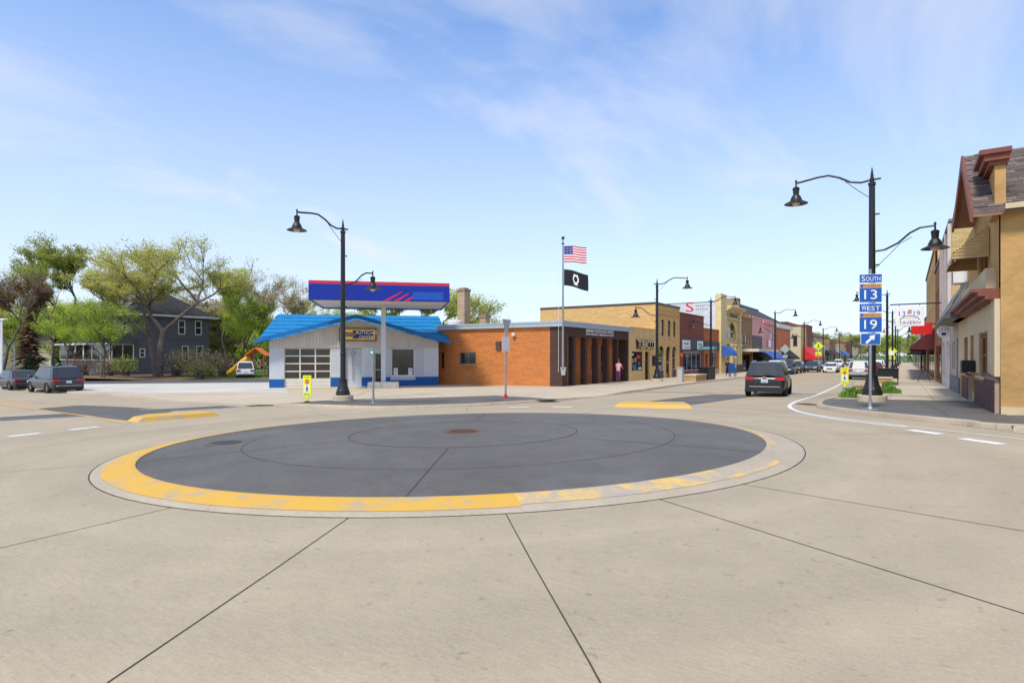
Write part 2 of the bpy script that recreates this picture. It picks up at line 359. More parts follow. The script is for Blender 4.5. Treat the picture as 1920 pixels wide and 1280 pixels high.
def sheet(name, polys, dz, m, parent=None, step=4.0, skirt=0.0, kind='structure', zf=None):
    bm = bmesh.new()
    for poly in polys:
        vs = [bm.verts.new((p[0], p[1], 0)) for p in poly]; f = bm.faces.new(vs)
        bm.normal_update()
        if f.normal.z < 0: f.normal_flip()
    bmesh.ops.triangulate(bm, faces=bm.faces[:]); cut_grid(bm, step)
    g = zf or G
    edge = [e for e in bm.edges if e.is_boundary] if skirt else []
    for v in bm.verts: v.co.z = g(v.co.x, v.co.y)+dz
    if skirt:
        r = bmesh.ops.extrude_edge_only(bm, edges=edge)
        for v in [q for q in r['geom'] if isinstance(q, bmesh.types.BMVert)]: v.co.z -= skirt
    me = bpy.data.meshes.new(name); bm.to_mesh(me); bm.free()
    o = link_mesh(name, me, m, parent)
    if parent is None and kind: o['kind'] = kind
    return o
def strip(pts, wd, close=False):                 # a ribbon polygon list along a polyline
    out = []; n = len(pts)
    L = []; Rr = []
    for i, p in enumerate(pts):
        a = pts[i-1] if (i > 0 or close) else p; c = pts[(i+1) % n] if (i < n-1 or close) else p
        t = Vector((c[0]-a[0], c[1]-a[1])); t.normalize(); nn = Vector((-t.y, t.x))*wd/2
        L.append((p[0]+nn.x, p[1]+nn.y)); Rr.append((p[0]-nn.x, p[1]-nn.y))
    for i in range(n if close else n-1):
        j = (i+1) % n; out.append([L[i], L[j], Rr[j], Rr[i]])
    return out
def ring(c, r0, r1, a0=0.0, a1=360.0, n=96):
    out = []
    for i in range(n):
        t0, t1 = R(a0+(a1-a0)*i/n), R(a0+(a1-a0)*(i+1)/n)
        out.append([(c[0]+r0*math.cos(t0), c[1]+r0*math.sin(t0)), (c[0]+r1*math.cos(t0), c[1]+r1*math.sin(t0)), (c[0]+r1*math.cos(t1), c[1]+r1*math.sin(t1)), (c[0]+r0*math.cos(t1), c[1]+r0*math.sin(t1))])
    return out
def PX(l, dz=0.0): return [gp(a, b, dz) for a, b in l]

# ---------------------------------------------------------------- ground, roads
sheet('ground', [[(-2500, -300), (900, -300), (900, 3500), (-2500, 3500)]], -0.16, M['grass'], step=40)
road = sheet('road', [[(-160, -45), (60, -45), (60, 26), (-160, 26)], [(-14.6, 26), (-1.7, 26), (-1.7, 420), (-14.6, 420)]], 0.0, M['road'], step=4)
RC = (-8.24, 10.35)
island = sheet('roundabout_island', [[(RC[0]+6.22*math.cos(R(k*3)), RC[1]+6.22*math.sin(R(k*3))) for k in range(120)]], 0.0, M['dark'], step=1.0, skirt=0.12,
      zf=lambda x, y: G(x, y)+0.07+0.10*max(0, 1-((x-RC[0])**2+(y-RC[1])**2)/38.7))
bmr = bmesh.new()                                  # apron: mountable sloped kerb ring
prof = [(6.84, 0.004), (6.72, 0.03), (6.30, 0.085), (6.225, 0.085), (6.225, 0.03)]
NA = 180
vs = [[bmr.verts.new((RC[0]+r*math.cos(R(k*360/NA)), RC[1]+r*math.sin(R(k*360/NA)), G(RC[0]+r*math.cos(R(k*360/NA)), RC[1]+r*math.sin(R(k*360/NA)))+z)) for r, z in prof] for k in range(NA)]
for k in range(NA):
    for j in range(len(prof)-1): bmr.faces.new((vs[k][j], vs[(k+1) % NA][j], vs[(k+1) % NA][j+1], vs[k][j+1]))
bmesh.ops.recalc_face_normals(bmr, faces=bmr.faces)
me = bpy.data.meshes.new('apron_kerb'); bmr.to_mesh(me); bmr.free(); link_mesh('apron_kerb', me, M['apron'], island)
def apron_paint(name, a0, a1, r0, r1, m, n):
    bm = bmesh.new(); cols = []
    def zz(r):
        for (ra, za), (rb, zb) in zip(prof, prof[1:]):
            if rb <= r <= ra: return za+(zb-za)*(ra-r)/(ra-rb)
        return 0.085
    for i in range(n+1):
        t = R(a0+(a1-a0)*i/n); row = []
        for r in (r0, 6.30, 6.5, r1) if r1 > 6.5 and r0 < 6.29 else (r0, (r0+r1)/2, r1):
            x, y = RC[0]+r*math.cos(t), RC[1]+r*math.sin(t); row.append(bm.verts.new((x, y, G(x, y)+zz(r)+0.004)))
        cols.append(row)
    for i in range(n):
        for j in range(len(cols[0])-1): bm.faces.new((cols[i][j], cols[i][j+1], cols[i+1][j+1], cols[i+1][j]))
    bmesh.ops.recalc_face_normals(bm, faces=bm.faces)
    me = bpy.data.meshes.new(name); bm.to_mesh(me); bm.free(); return link_mesh(name, me, m, island)
# angles: camera side is towards (+8,-10) -> about -52 deg; the left end of the ring is about -128 deg
apron_paint('yellow_paint', -178, -46, 6.235, 6.70, M['yellow'], 80)
apron_paint('yellow_paint', -46, -18, 6.235, 6.64, M['yellow2'], 20)
apron_paint('yellow_paint', -18, -4, 6.56, 6.66, M['yellow2'], 10)
apron_paint('yellow_paint', 10, 62, 6.235, 6.38, M['yellow2'], 24)
zi = lambda x, y: G(x, y)+0.07+0.10*max(0, 1-((x-RC[0])**2+(y-RC[1])**2)/38.7)
def isl(name, polys, dz, m): return sheet(name, polys, dz, m, island, 1.0, zf=zi)
isl('ring_joint', ring(RC, 2.50, 2.522), 0.004, M['seal']); isl('ring_joint', ring(RC, 4.55, 4.562), 0.004, M['seal'])
for a in (-118, -58, 2, 62, 122, 182):
    isl('radial_joint', [[(RC[0]+r*math.cos(R(a))+s*0.009*math.sin(R(a)), RC[1]+r*math.sin(R(a))-s*0.009*math.cos(R(a))) for r, s in ((2.53, 1), (6.2, 1), (6.2, -1), (2.53, -1))]], 0.004, M['seal'])
def manhole(x, y, zf, r=0.36):
    t = thing('manhole_cover', 'round rusty iron manhole cover at the centre of the dark roundabout island' if x > -10 else 'round iron manhole cover with slots near the left edge of the roundabout island', 'manhole cover', (x, y, zf(x, y)))
    b = B(); b.lathe([(r+0.05, 0.004), (r+0.05, 0.010), (r, 0.010), (r, 0.006)], n=28); b.build('frame', M['rust'] if x > -10 else M['dark'], t, local=True)
    b = B(); b.lathe([(r-0.012, 0.0), (r-0.012, 0.012)], n=28); b.build('lid', M['rust'] if x > -10 else M['asphalt'], t, local=True)
    b = B()
    for k in range(-4, 5):
        h = math.sqrt(max(0.0, (r-0.06)**2-(k*0.07)**2)); b.box(k*0.07-0.018, k*0.07+0.018, -h, h, 0.012, 0.019)
    b.build('rib', M['rust'] if x > -10 else M['asphalt'], t, local=True)
manhole(*gp(868, 823), zi); manhole(*gp(424, 831, 0.1), zi)
def on_road(name, polys, dz, m, step=4.0): return sheet(name, polys, dz, m, road, step)
# sealed joints in the pavement, radial from the island and round it
def rad(a, r1, r0=6.84, wd=0.011):
    ca, sa = math.cos(R(a)), math.sin(R(a)); pts = []
    n = max(2, int((r1-r0)/1.5))
    for i in range(n+1):
        r = r0+(r1-r0)*i/n; j = rnd.uniform(-0.012, 0.012); pts.append((RC[0]+r*ca-j*sa, RC[1]+r*sa+j*ca))
    on_road('pavement_joint', strip(pts, wd), 0.004, M['seal'])
def ang(px, py): p = gp(px, py); return math.degrees(math.atan2(p[1]-RC[1], p[0]-RC[0]))
for p, r1 in (((1125, 1280), 15), ((205, 1280), 15), ((0, 1027), 14), ((1920, 1150), 14), ((1920, 995), 13), ((0, 885), 12)): rad(ang(*p), r1)
for a in (30, 62, 95, 128, 160): rad(a, 11.5)
on_road('pavement_joint', ring(RC, 6.845, 6.862), 0.005, M['seal'])
on_road('pavement_joint', ring(RC, 11.6, 11.612, -170, 175), 0.0045, M['seal'])
for yy in (34, 39, 44, 49, 54, 59, 64, 70, 76): on_road('pavement_joint', [[(-13.5, yy), (-2.7, yy), (-2.7, yy+0.02), (-13.5, yy+0.02)]], 0.004, M['seal'])
on_road('pavement_joint', strip([(-8.2, 32), (-8.2, 120)], 0.02), 0.0045, M['seal'])
# skid and tyre darkening is left to the concrete; painted lines
on_road('white_line', strip(smooth_line(PX([(1585, 712), (1572, 722), (1530, 741), (1500, 750), (1484, 757), (1481, 763), (1500, 772), (1560, 784), (1640, 794), (1700, 800)])), 0.13), 0.005, M['line'])
on_road('white_line', strip(PX([(1530, 778), (1700, 799), (1920, 824)]), 0.07), 0.0075, M['line'])
for a, b_ in (((1705, 806), (1765, 814)), ((1803, 822), (1880, 833)), ((15, 818), (75, 812)), ((130, 806), (185, 800)), ((953, 763.5), (993, 763)), ((1035, 763), (1073, 763))):
    on_road('white_dash', strip(PX([a, b_]), 0.26), 0.006, M['line'])
on_road('crosswalk_band', [PX([(0, 782), (0, 789), (165, 780), (125, 775)])], 0.004, M['dark'])
on_road('crosswalk_band', [PX([(275, 768), (340, 770), (455, 763), (415, 760.5)])], 0.004, M['dark'])
for l in ([(0, 781.5), (125, 774.5)], [(0, 790), (165, 780.5)], [(262, 768), (412, 760)], [(330, 771), (470, 762.5)]):
    on_road('white_line', strip(PX(l), 0.11), 0.008, M['line'])
on_road('median_stain', [PX([(70, 766), (150, 759.5), (240, 763), (330, 768.5), (300, 778), (240, 788), (165, 780)])], 0.0055, M['dark'])
for l in ([(0, 749), (60, 754), (148, 760)], [(0, 756), (62, 766)], [(0, 758.5), (50, 766)], [(60, 767), (165, 780), (240, 794)]):
    on_road('yellow_line', strip(PX(l), 0.13), 0.009, M['yline'])
on_road('median_stain', [[(-9.3, 22.2), (-6.8, 22.5), (-5.9, 31.5), (-8.4, 31.2), (-9.1, 26)]], 0.004, M['dark'])
on_road('yellow_line', strip([(-6.3, 22.4), (-5.75, 32), (-7.9, 46), (-8.0, 120)], 0.13), 0.006, M['yline'])
on_road('yellow_line', strip([(-9.5, 22.4), (-8.6, 31.6), (-8.25, 46), (-8.3, 120)], 0.13), 0.006, M['yline'])
on_road('white_line', strip([(-13.2, 32.0), (-2.8, 32.6)], 0.10), 0.0085, M['line'])
on_road('crosswalk_band', [[(-13.1, 32.2), (-8.7, 32.4), (-8.7, 33.0), (-13.1, 32.8)], [(-5.6, 32.6), (-2.8, 32.7), (-2.8, 33.3), (-5.6, 33.2)]], 0.004, M['dark'])
def drain(p, q, label):
    a, c = gp(*p), gp(*q); x, y = (a[0]+c[0])/2, (a[1]+c[1])/2; an = math.atan2(c[1]-a[1], c[0]-a[0]); L = math.hypot(c[0]-a[0], c[1]-a[1])/2
    t = thing('drain_grate', label, 'drain', (x, y, G(x, y)), an); b = B(); b.box(-L, L, -0.28, 0.28, 0.003, 0.008); b.build('frame', M['rust'], t, local=True)
    b = B()
    for k in range(9): b.box(-L+0.05+k*(2*L-0.1)/9, -L+0.05+(k+0.55)*(2*L-0.1)/9, -0.24, 0.24, 0.008, 0.016)
    b.build('bar', M['rust'], t, local=True)
drain((1503, 757), (1537, 760), 'rusty drain grate in the gutter beside the right street corner')
drain((466, 756), (522, 757), 'rusty brown drain plate in the driveway in front of the service station')
drain((1268, 717), (1290, 716), 'small rusty drain grate by the kerb near the yellow brick building')
# splitter islands with yellow kerb
def splitter(poly, label):
    cx, cy = sum(p[0] for p in poly)/len(poly), sum(p[1] for p in poly)/len(poly)
    t = thing('splitter_island', label, 'traffic island', (cx, cy, G(cx, cy)))
    n = len(poly); b = B(); bot = [(p[0], p[1], G(*p)-0.02) for p in poly]; top = [(cx+(p[0]-cx)*0.9, cy+(p[1]-cy)*0.82, G(*p)+0.13) for p in poly]
    b.add(bot+top, [tuple(range(n, 2*n))]+[(i, (i+1) % n, n+(i+1) % n, n+i) for i in range(n)]); b.build('kerb', M['yellow'], t)
splitter(PX([(236, 789), (256, 791.5), (415, 779), (387, 774.5), (270, 783)]), 'low yellow painted traffic island kerb on the left leg of the roundabout')
splitter(PX([(1150, 762.5), (1165, 757), (1290, 759), (1299, 766), (1240, 765.5)]), 'low yellow painted traffic island kerb beyond the roundabout on Main Street')

# kerbs and pavements
NW = smooth_line([(-70, 15.2)]+PX([(155, 738), (250, 746), (330, 752), (440, 758), (560, 762), (680, 766.5), (760, 766), (900, 761), (1000, 755), (1053, 751), (1110, 745)])+[(-12.9, 29), (-13.2, 36), (-13.6, 43), (-13.8, 54), (-13.9, 75), (-13.9, 125)], 6)
NE = smooth_line([(60, 15.6), (8, 15.75)]+PX([(1920, 808), (1800, 797), (1700, 787), (1600, 776), (1545, 768), (1530, 763), (1537, 755)])+[(-2.6, 27.5), (-2.4, 36), (-2.3, 60), (-2.3, 300)], 6)
def inset(pts, d):
    out = []
    for i, p in enumerate(pts):
        a, c = pts[max(i-1, 0)], pts[min(i+1, len(pts)-1)]; t = Vector((c[0]-a[0], c[1]-a[1])); t.normalize(); out.append((p[0]-t.y*d, p[1]+t.x*d))
    return out
def kerb_line(name, pts, d, hf, label=None):
    ins = inset(pts, d); ln = [0]
    for i in range(1, len(pts)): ln.append(ln[-1]+math.hypot(pts[i][0]-pts[i-1][0], pts[i][1]-pts[i-1][1]))
    base = None; cur = []; start = 0.0
    pieces = []
    for i in range(len(pts)):
        cur.append(i)
        if ln[i]-start > 3.2 or i == len(pts)-1:
            if len(cur) > 1: pieces.append(cur)
            cur = [i]; start = ln[i]
    root = None
    for pc in pieces:
        b = B(); rows = []
        for k, i in enumerate(pc):
            p, q = Vector(pts[i]), Vector(ins[i]); h = hf(p.x, p.y)
            if k in (0, len(pc)-1):
                j = pc[1] if k == 0 else pc[-2]; dv = (Vector(pts[j])-p).normalized()*0.004; p = p+dv; q = q+dv
            g0, g1 = G(p.x, p.y), G(q.x, q.y); m1 = p.lerp(q, 0.12); m2 = p.lerp(q, 0.28)
            rows.append([(p.x, p.y, g0-0.05), (p.x, p.y, g0+h*0.15), (m1.x, m1.y, g0+h*0.85), (m2.x, m2.y, g0+h), (q.x, q.y, g1+h), (q.x, q.y, g1-0.05)])
        n = len(rows[0]); vs = [v for r_ in rows for v in r_]
        fs = [(i*n+j, i*n+j+1, (i+1)*n+j+1, (i+1)*n+j) for i in range(len(rows)-1) for j in range(n-1)]
        fs += [tuple(range(n)), tuple((len(rows)-1)*n+j for j in reversed(range(n)))]
        b.add(vs, fs)
        if root is None: root = b.build('kerb', M['curb']); root['kind'] = 'structure'
        else: b.build('kerb_stone', M['curb'], root, local=True)
    return ins
def h_nw(x, y):                                   # driveways drop the kerb
    if -33 < x < -23.5: return 0.02
    if -34.5 < x <= -33: return 0.02+0.08*(-33-x)/1.5
    if -23.5 <= x < -22: return 0.02+0.10*(x+23.5)/1.5
    if y > 23 and y < 31 and x > -14: return 0.03+0.09*min(1, abs(y-27)/4)
    return 0.12
nwi = kerb_line('kerb', NW, 0.2, h_nw)
nei = kerb_line('kerb', NE, -0.2, lambda x, y: 0.13)
def sm(a, b, v): t = max(0.0, min(1.0, (v-a)/(b-a))); return t*t*(3-2*t)
def hw(x, y):
    k = sm(-35, -33, x)*(1-sm(-23.5, -21.5, x))*(1-sm(15.2, 19.5, y))
    k2 = (1-sm(-14.2, -12.6-1.2, x) if x < -13.8 else 1.0)*sm(22.5, 26, y)*(1-sm(28, 31.5, y))*sm(-16.5, -13.2, x)
    return 0.116-0.096*max(k, k2)
zw = lambda x, y: G(x, y)+hw(x, y)
nw_in = [p for p in nwi if p[0] > -60 and p[1] < 46]
sheet('corner_pavement', [nw_in+[(-13.66, 46), (-19.7, 46), (-19.7, 47), (-40, 47), (-46, 37), (-60, 20.5), (-60, 15.4)]], 0.0, M['walk'], step=1.0, zf=zw)
sheet('pavement', [[p for p in nwi if p[1] > 46]+[(-19.7, 125), (-19.7, 46), (-13.66, 46)]], 0.116, M['walk'], step=4)
sheet('lot', [[(-59.9, 20.6), (-46.1, 36.9), (-40, 41), (-36, 34), (-38.5, 27), (-30.5, 21.5), (-40, 17.2), (-58, 17.0)]], 0.004, M['lot'], step=1.0, zf=zw)
sheet('corner_stain', [PX([(455, 757.5), (600, 750.5), (740, 747.5), (930, 741.5), (1000, 745), (1050, 749)], 0.11)+[p for p in nwi[::-1] if -24.6 < p[0] and p[1] < 23.2]], 0.005, M['dark'], step=1.0, zf=zw)
for l in ([(-19.6, 30), (-13.4, 30)], [(-19.6, 33), (-13.3, 33)], [(-19.6, 38), (-13.5, 38)], [(-19.6, 42), (-13.6, 42)], [(-16.6, 26), (-16.4, 46)], [(-27, 19.5), (-20.5, 24.5), (-16.5, 29)], [(-36, 22), (-30, 31)], [(-24, 21), (-33, 31.5)], [(-45, 17.5), (-50, 24)]):
    sheet('pavement_joint', strip(l, 0.02), 0.007, M['seal'], step=1.0, zf=zw)
sheet('alley', [[(-60.1, 20.4), (-46.2, 37.0), (-52, 43), (-68, 24), (-68, 16)]], 0.06, M['asphalt'], step=2)
YARD = lambda x, y: G(x, y)+0.06+0.30*sm(-63, -68.5, x)*sm(17, 22, y)
sheet('yard', [[(-68.1, 16.2), (-68.1, 24), (-52.2, 43.0), (-52, 60), (-150, 60), (-150, 16.2)]], 0.0, M['grass'], step=2, zf=YARD)
sheet('verge', [[(-68.4, 23.8), (-52.6, 42.8), (-55.5, 45), (-71.5, 26.5)], [(-90, 27), (-71.6, 26.6), (-66, 33), (-76, 40)]], 0.012, M['soil'], step=2, zf=YARD)
sheet('path', [[(-150, 22.4), (-69, 22.4), (-69, 23.6), (-150, 23.6)]], 0.02, M['walk'], step=2, zf=YARD)
# right pavement: a bed, then single slabs on it
ne_c = [p for p in nei if p[0] < 8.1 and p[1] < 300.1]
bed = sheet('sidewalk_bed', [ne_c+[(2.3, 300), (2.3, 19.0), (8.1, 19.0)]], 0.105, M['walk'], step=2)
slabs = []
def slab(x0, x1, y0, y1, m):
    g = 0.008; x0 += g; x1 -= g; y0 += g; y1 -= g; z = lambda x, y, d: (x, y, G(x, y)+d)
    b = B(); b.hexa([z(x0, y0, .09), z(x1, y0, .09), z(x1, y1, .09), z(x0, y1, .09), z(x0, y0, .13), z(x1, y0, .13), z(x1, y1, .13), z(x0, y1, .13)])
    b.build('slab', m, bed, local=True)
for k in range(40):
    y0 = 26.6+k*1.62
    for x0, x1 in ((-2.1, -0.55), (-0.55, 0.85), (0.85, 2.1)):
        slab(x0, x1, y0, y0+1.62, M['dark'] if k in (2, 11) and False else M['walk'])
sheet('stained_band', [[(-2.1, 29.95), (2.05, 29.95), (2.05, 30.35), (-2.1, 30.35)], [(-2.1, 46.0), (2.05, 46.0), (2.05, 46.5), (-2.1, 46.5)]], 0.135, M['dark'], step=1)
sheet('corner_stain', [[p for p in nei if p[0] < 6 and p[1] < 26.6]+[(2.1, 26.59), (2.1, 19.2), (6, 19.0)]], 0.128, M['dark'], step=1)
for l in ([(0.9, 18.4), (0.3, 26.5)], [(-1.3, 21.0), (2.0, 22.3)]): sheet('pavement_joint', strip(l, 0.02), 0.133, M['seal'], step=1)
# ---------------------------------------------------------------- copies
def copy_tree(o, parent=None):
    c = o.copy(); COL.objects.link(c); c.parent = parent
    for ch in o.children: copy_tree(ch, c)
    return c
def place(root, x, y, rz, label, group=None, z=None, scale=1.0, first=[]):
    o = root if root.name not in first else copy_tree(root)
    first.append(root.name)
    o.location = (x, y, G(x, y) if z is None else z); o.rotation_euler = (0, 0, rz); o.scale = (scale,)*3; o['label'] = label
    if group: o['group'] = group
    return o
# ---------------------------------------------------------------- street lamps
def head(b, gb, x, z):
    b.lathe([(0.02, 0.16), (0.045, 0.10), (0.03, 0.05), (0.03, -0.10), (0.10, -0.14), (0.135, -0.18), (0.12, -0.24), (0.105, -0.42), (0.15, -0.47), (0.21, -0.60), (0.22, -0.66), (0.42, -0.76), (0.43, -0.775), (0.22, -0.71), (0.0, -0.70)], (x, 0, z), 20)
    gb.lathe([(0.0, -0.86), (0.08, -0.845), (0.14, -0.79), (0.16, -0.71), (0.0, -0.705)], (x, 0, z), 16)
def make_lamp():
    t = thing('street_lamp', 'x', 'street lamp')
    b = B(); b.lathe([(0.48, -0.1), (0.48, 0.0+0.30), (0.46, 0.32)], n=24); b.build('footing', M['walk'], t, local=True)
    b = B(); b.lathe([(0.33, 0.32), (0.33, 0.44), (0.30, 0.47), (0.30, 0.52), (0.26, 0.62), (0.21, 0.80), (0.18, 0.98), (0.20, 1.00), (0.20, 1.06), (0.15, 1.08)], n=20); b.build('base', M['black'], t, smooth=False, local=True)
    b = B(); b.lathe([(0.125, 1.07), (0.12, 2.2), (0.135, 2.22), (0.135, 2.30), (0.118, 2.32), (0.10, 7.95), (0.125, 7.97), (0.125, 8.06), (0.07, 8.08), (0.08, 8.22), (0.05, 8.26), (0.055, 8.32), (0.012, 8.62)], n=16); b.build('pole', M['black'], t, local=True)
    b = B(); gb = B(); b.tube([(-0.28, 0, 8.18), (0, 0, 8.17), (0.35, 0, 8.12), (0.7, 0, 8.20), (1.05, 0, 8.42), (1.4, 0, 8.56), (1.75, 0, 8.55), (2.3, 0, 8.47), (2.5, 0, 8.45)], 0.04, 8)
    b.tube([(0.11, 0, 7.55), (0.45, 0, 7.85), (0.85, 0, 8.24)], 0.012, 5)
    head(b, gb, 2.52, 8.42); a = b.build('arm', M['black'], t, local=True); gb.build('globe', M['lamp_glass'], a, True, True)
    b = B(); gb = B(); b.tube([(-0.1, 0, 5.55), (-0.4, 0, 5.58), (-0.8, 0, 5.78), (-1.15, 0, 6.10), (-1.45, 0, 6.25), (-1.85, 0, 6.27)], 0.035, 8)
    b.tube([(-0.11, 0, 4.95), (-0.5, 0, 5.35), (-0.85, 0, 5.75), (-1.2, 0, 5.95)], 0.011, 5)
    head(b, gb, -1.87, 6.24); a = b.build('arm', M['black'], t, local=True); gb.build('globe', M['lamp_glass'], a, True, True)
    for z in (4.5, 5.05, 6.9): b = B(); b.tube([(-0.10, 0, z), (-0.24, 0, z)], 0.03, 6); b.build('banner_bracket', M['black'], t, local=True)
    return t
lamp0 = make_lamp(); LG = 'black street lamps along the streets'
lamps = [(cam_xy(643, 27.3), R(-90), 'black two-armed street lamp in front of the blue-roofed service station'),
 (cam_xy(1635, 21.1), R(180), 'tall black street lamp behind the blue highway route signs on the right corner'),
 (cam_xy(1232, 48.0), 0, 'black street lamp in front of the tan tobacco shop'),
 (cam_xy(1333, 62.3), 0, 'black street lamp in front of the low red brick shop by the blue mailbox'),
 ((-14.6, 85.0), 0, 'black street lamp in front of the pink fronted building'),
 ((-14.6, 112.0), 0, 'black street lamp in front of the red awning'),
 ((-14.4, 138.0), 0, 'black street lamp beside the yellow pedestrian crossing sign, far left side'),
 ((-14.4, 175.0), 0, 'distant black street lamp, fourth from last on the left pavement'),
 ((-14.4, 215.0), 0, 'distant black street lamp, third from last on the left pavement'),
 ((-14.4, 260.0), 0, 'distant black street lamp, second last on the left pavement'),
 ((-1.5, 66.0), R(180), 'black street lamp left of the hanging tavern sign'),
 ((-1.5, 92.0), R(180), 'second black street lamp beyond the hanging tavern sign'),
 ((-1.5, 118.0), R(180), 'third black street lamp beyond the hanging tavern sign'),
 ((-1.5, 150.0), R(180), 'fourth black street lamp beyond the hanging tavern sign'),
 ((-1.5, 200.0), R(180), 'farthest black street lamp on the right pavement')]
for (p, rz, lb) in lamps: place(lamp0, p[0], p[1], rz, lb, LG, G(*p)+0.05, 0.985)
# ---------------------------------------------------------------- sign helpers
SB = mat('sign_blue', (0.012, 0.10, 0.42), 0.4, 0.05, 2); SW = mat('sign_white', (0.80, 0.80, 0.80), 0.4, 0.03, 2)
SGOLD = mat('sign_gold', (0.62, 0.30, 0.03), 0.4, 0.05, 2); SY = mat('sign_yellow_green', (0.72, 0.80, 0.015), 0.45, 0.04, 2)
SRED = mat('sign_red', (0.60, 0.02, 0.025), 0.45, 0.05, 2); SBLK = mat('sign_black', (0.01, 0.01, 0.012), 0.5, 0.0); SGRN = mat('sign_green', (0.0, 0.28, 0.16), 0.45, 0.05)
ALU = mat('sign_back_aluminium', (0.42, 0.44, 0.44), 0.5, 0.08, 3, metal=0.4)
def part_box(par, name, pl, s0, s1, z0, z1, o0, o1, m, bevel=0.0): b = B(); pbox(b, pl, s0, s1, z0, z1, o0, o1); return b.build(name, m, par, bevel=bevel)
def part_text(par, pl, txt, s0, z0, h, w, off, m, depth=0.003, name='lettering'): return add_text(B(), pl, txt, s0, z0, h, w, off, depth).build(name, m, par, fix=False)
def marks(par, pl, s0, z0, h, w, off, m, n=7, seed=1):          # print too blurred to read in the photograph: uneven strokes, no characters
    rg = random.Random(seed); b = B(); x = 0.0; st = w/n
    for i in range(n):
        a = s0+i*st; k_ = rg.uniform(.45, .85); lo = rg.uniform(0, .25); pbox(b, pl, a, a+st*k_, z0+h*lo, z0+h*rg.uniform(.75, 1), off, off+.003)
    o = b.build('blurred_print', m, par); o['kind'] = 'stuff'; return o
# route signs
rp = gp(1633, 768, 0.12); pl = Plane(rp, (math.cos(R(22)), math.sin(R(22)))); zg = G(*rp)+0.128; k = FPX/pl.depth(0)
t = thing('route_sign', 'grey post with blue SOUTH 13 and WEST 19 highway signs and arrow', 'road sign', (rp[0], rp[1], zg))
b = B(); pbox(b, pl, -0.028, 0.028, zg+0.02, 4.12, -0.08, -0.03); b.build('post', M['galv'], t)
b = B(); b.lathe([(0.22, 0.0), (0.22, 0.012), (0.09, 0.02), (0.06, 0.09), (0.05, 0.28)], (rp[0]-pl.n.x*0.055, rp[1]-pl.n.y*0.055, zg), 16); b.build('base_plate', M['galv'], t)
def Z(y): return zat(y, pl.depth(0))
for (y0, y1, kind, tx) in ((513.5, 530, 'w', 'South'), (531, 567, 'r', '13'), (568.5, 585, 'w', 'West'), (586, 623, 'r', '19'), (624.5, 646, 'a', '')):
    z1, z0 = Z(y0), Z(y1); hw_ = 0.305 if kind != 'a' else 0.265
    p = part_box(t, 'sign_panel', pl, -hw_, hw_, z0, z1, -0.03, -0.024, SW); part_box(p, 'face', pl, -hw_+0.012, hw_-0.012, z0+0.012, z1-0.012, -0.024, -0.021, SB)
    if kind == 'w':
        h = z1-z0; part_text(p, pl, tx[0].upper(), -hw_+0.06, z0+h*0.2, h*0.6, 0.10 if tx[0] == 'S' else 0.135, -0.021, SW); x0 = -hw_+0.175 if tx[0] == 'S' else -hw_+0.21
        part_text(p, pl, tx[1:].upper(), x0, z0+h*0.2, h*0.5, hw_-0.05-x0, -0.021, SW)
    elif kind == 'r':
        h = z1-z0; part_box(p, 'state_band', pl, -hw_+0.013, hw_-0.013, z1-0.135, z1-0.013, -0.0212, -0.0195, SGOLD)
        part_text(p, pl, 'MINNESOTA', -hw_+0.14, z1-0.105, 0.065, 0.42, -0.0195, SB); part_text(p, pl, tx, -0.17, z0+0.10, 0.27, 0.34, -0.021, SW)
        b = B(); q = [(-.27, -.115), (-.20, -.115), (-.20, -.08), (-.165, -.045), (-.20, -.03), (-.27, -.025)]; b.add([pl.P(x, z1+y, -0.0188) for x, y in q], [tuple(range(6))]); b.build('state_outline', SB, p, fix=False)
    else:
        b = B(); cz = (z0+z1)/2; c = lambda x, y: pl.P((x*.707-y*.707)*0.9, cz+(x*.707+y*.707)*0.9, -0.0185)
        b.add([c(-.19, -.035), (c(.04, -.035)), c(.04, .035), c(-.19, .035)], [(0, 1, 2, 3)]); b.add([c(.03, -.105), c(.19, 0), c(.03, .105)], [(0, 1, 2)]); b.build('arrow', SW, p, fix=False)
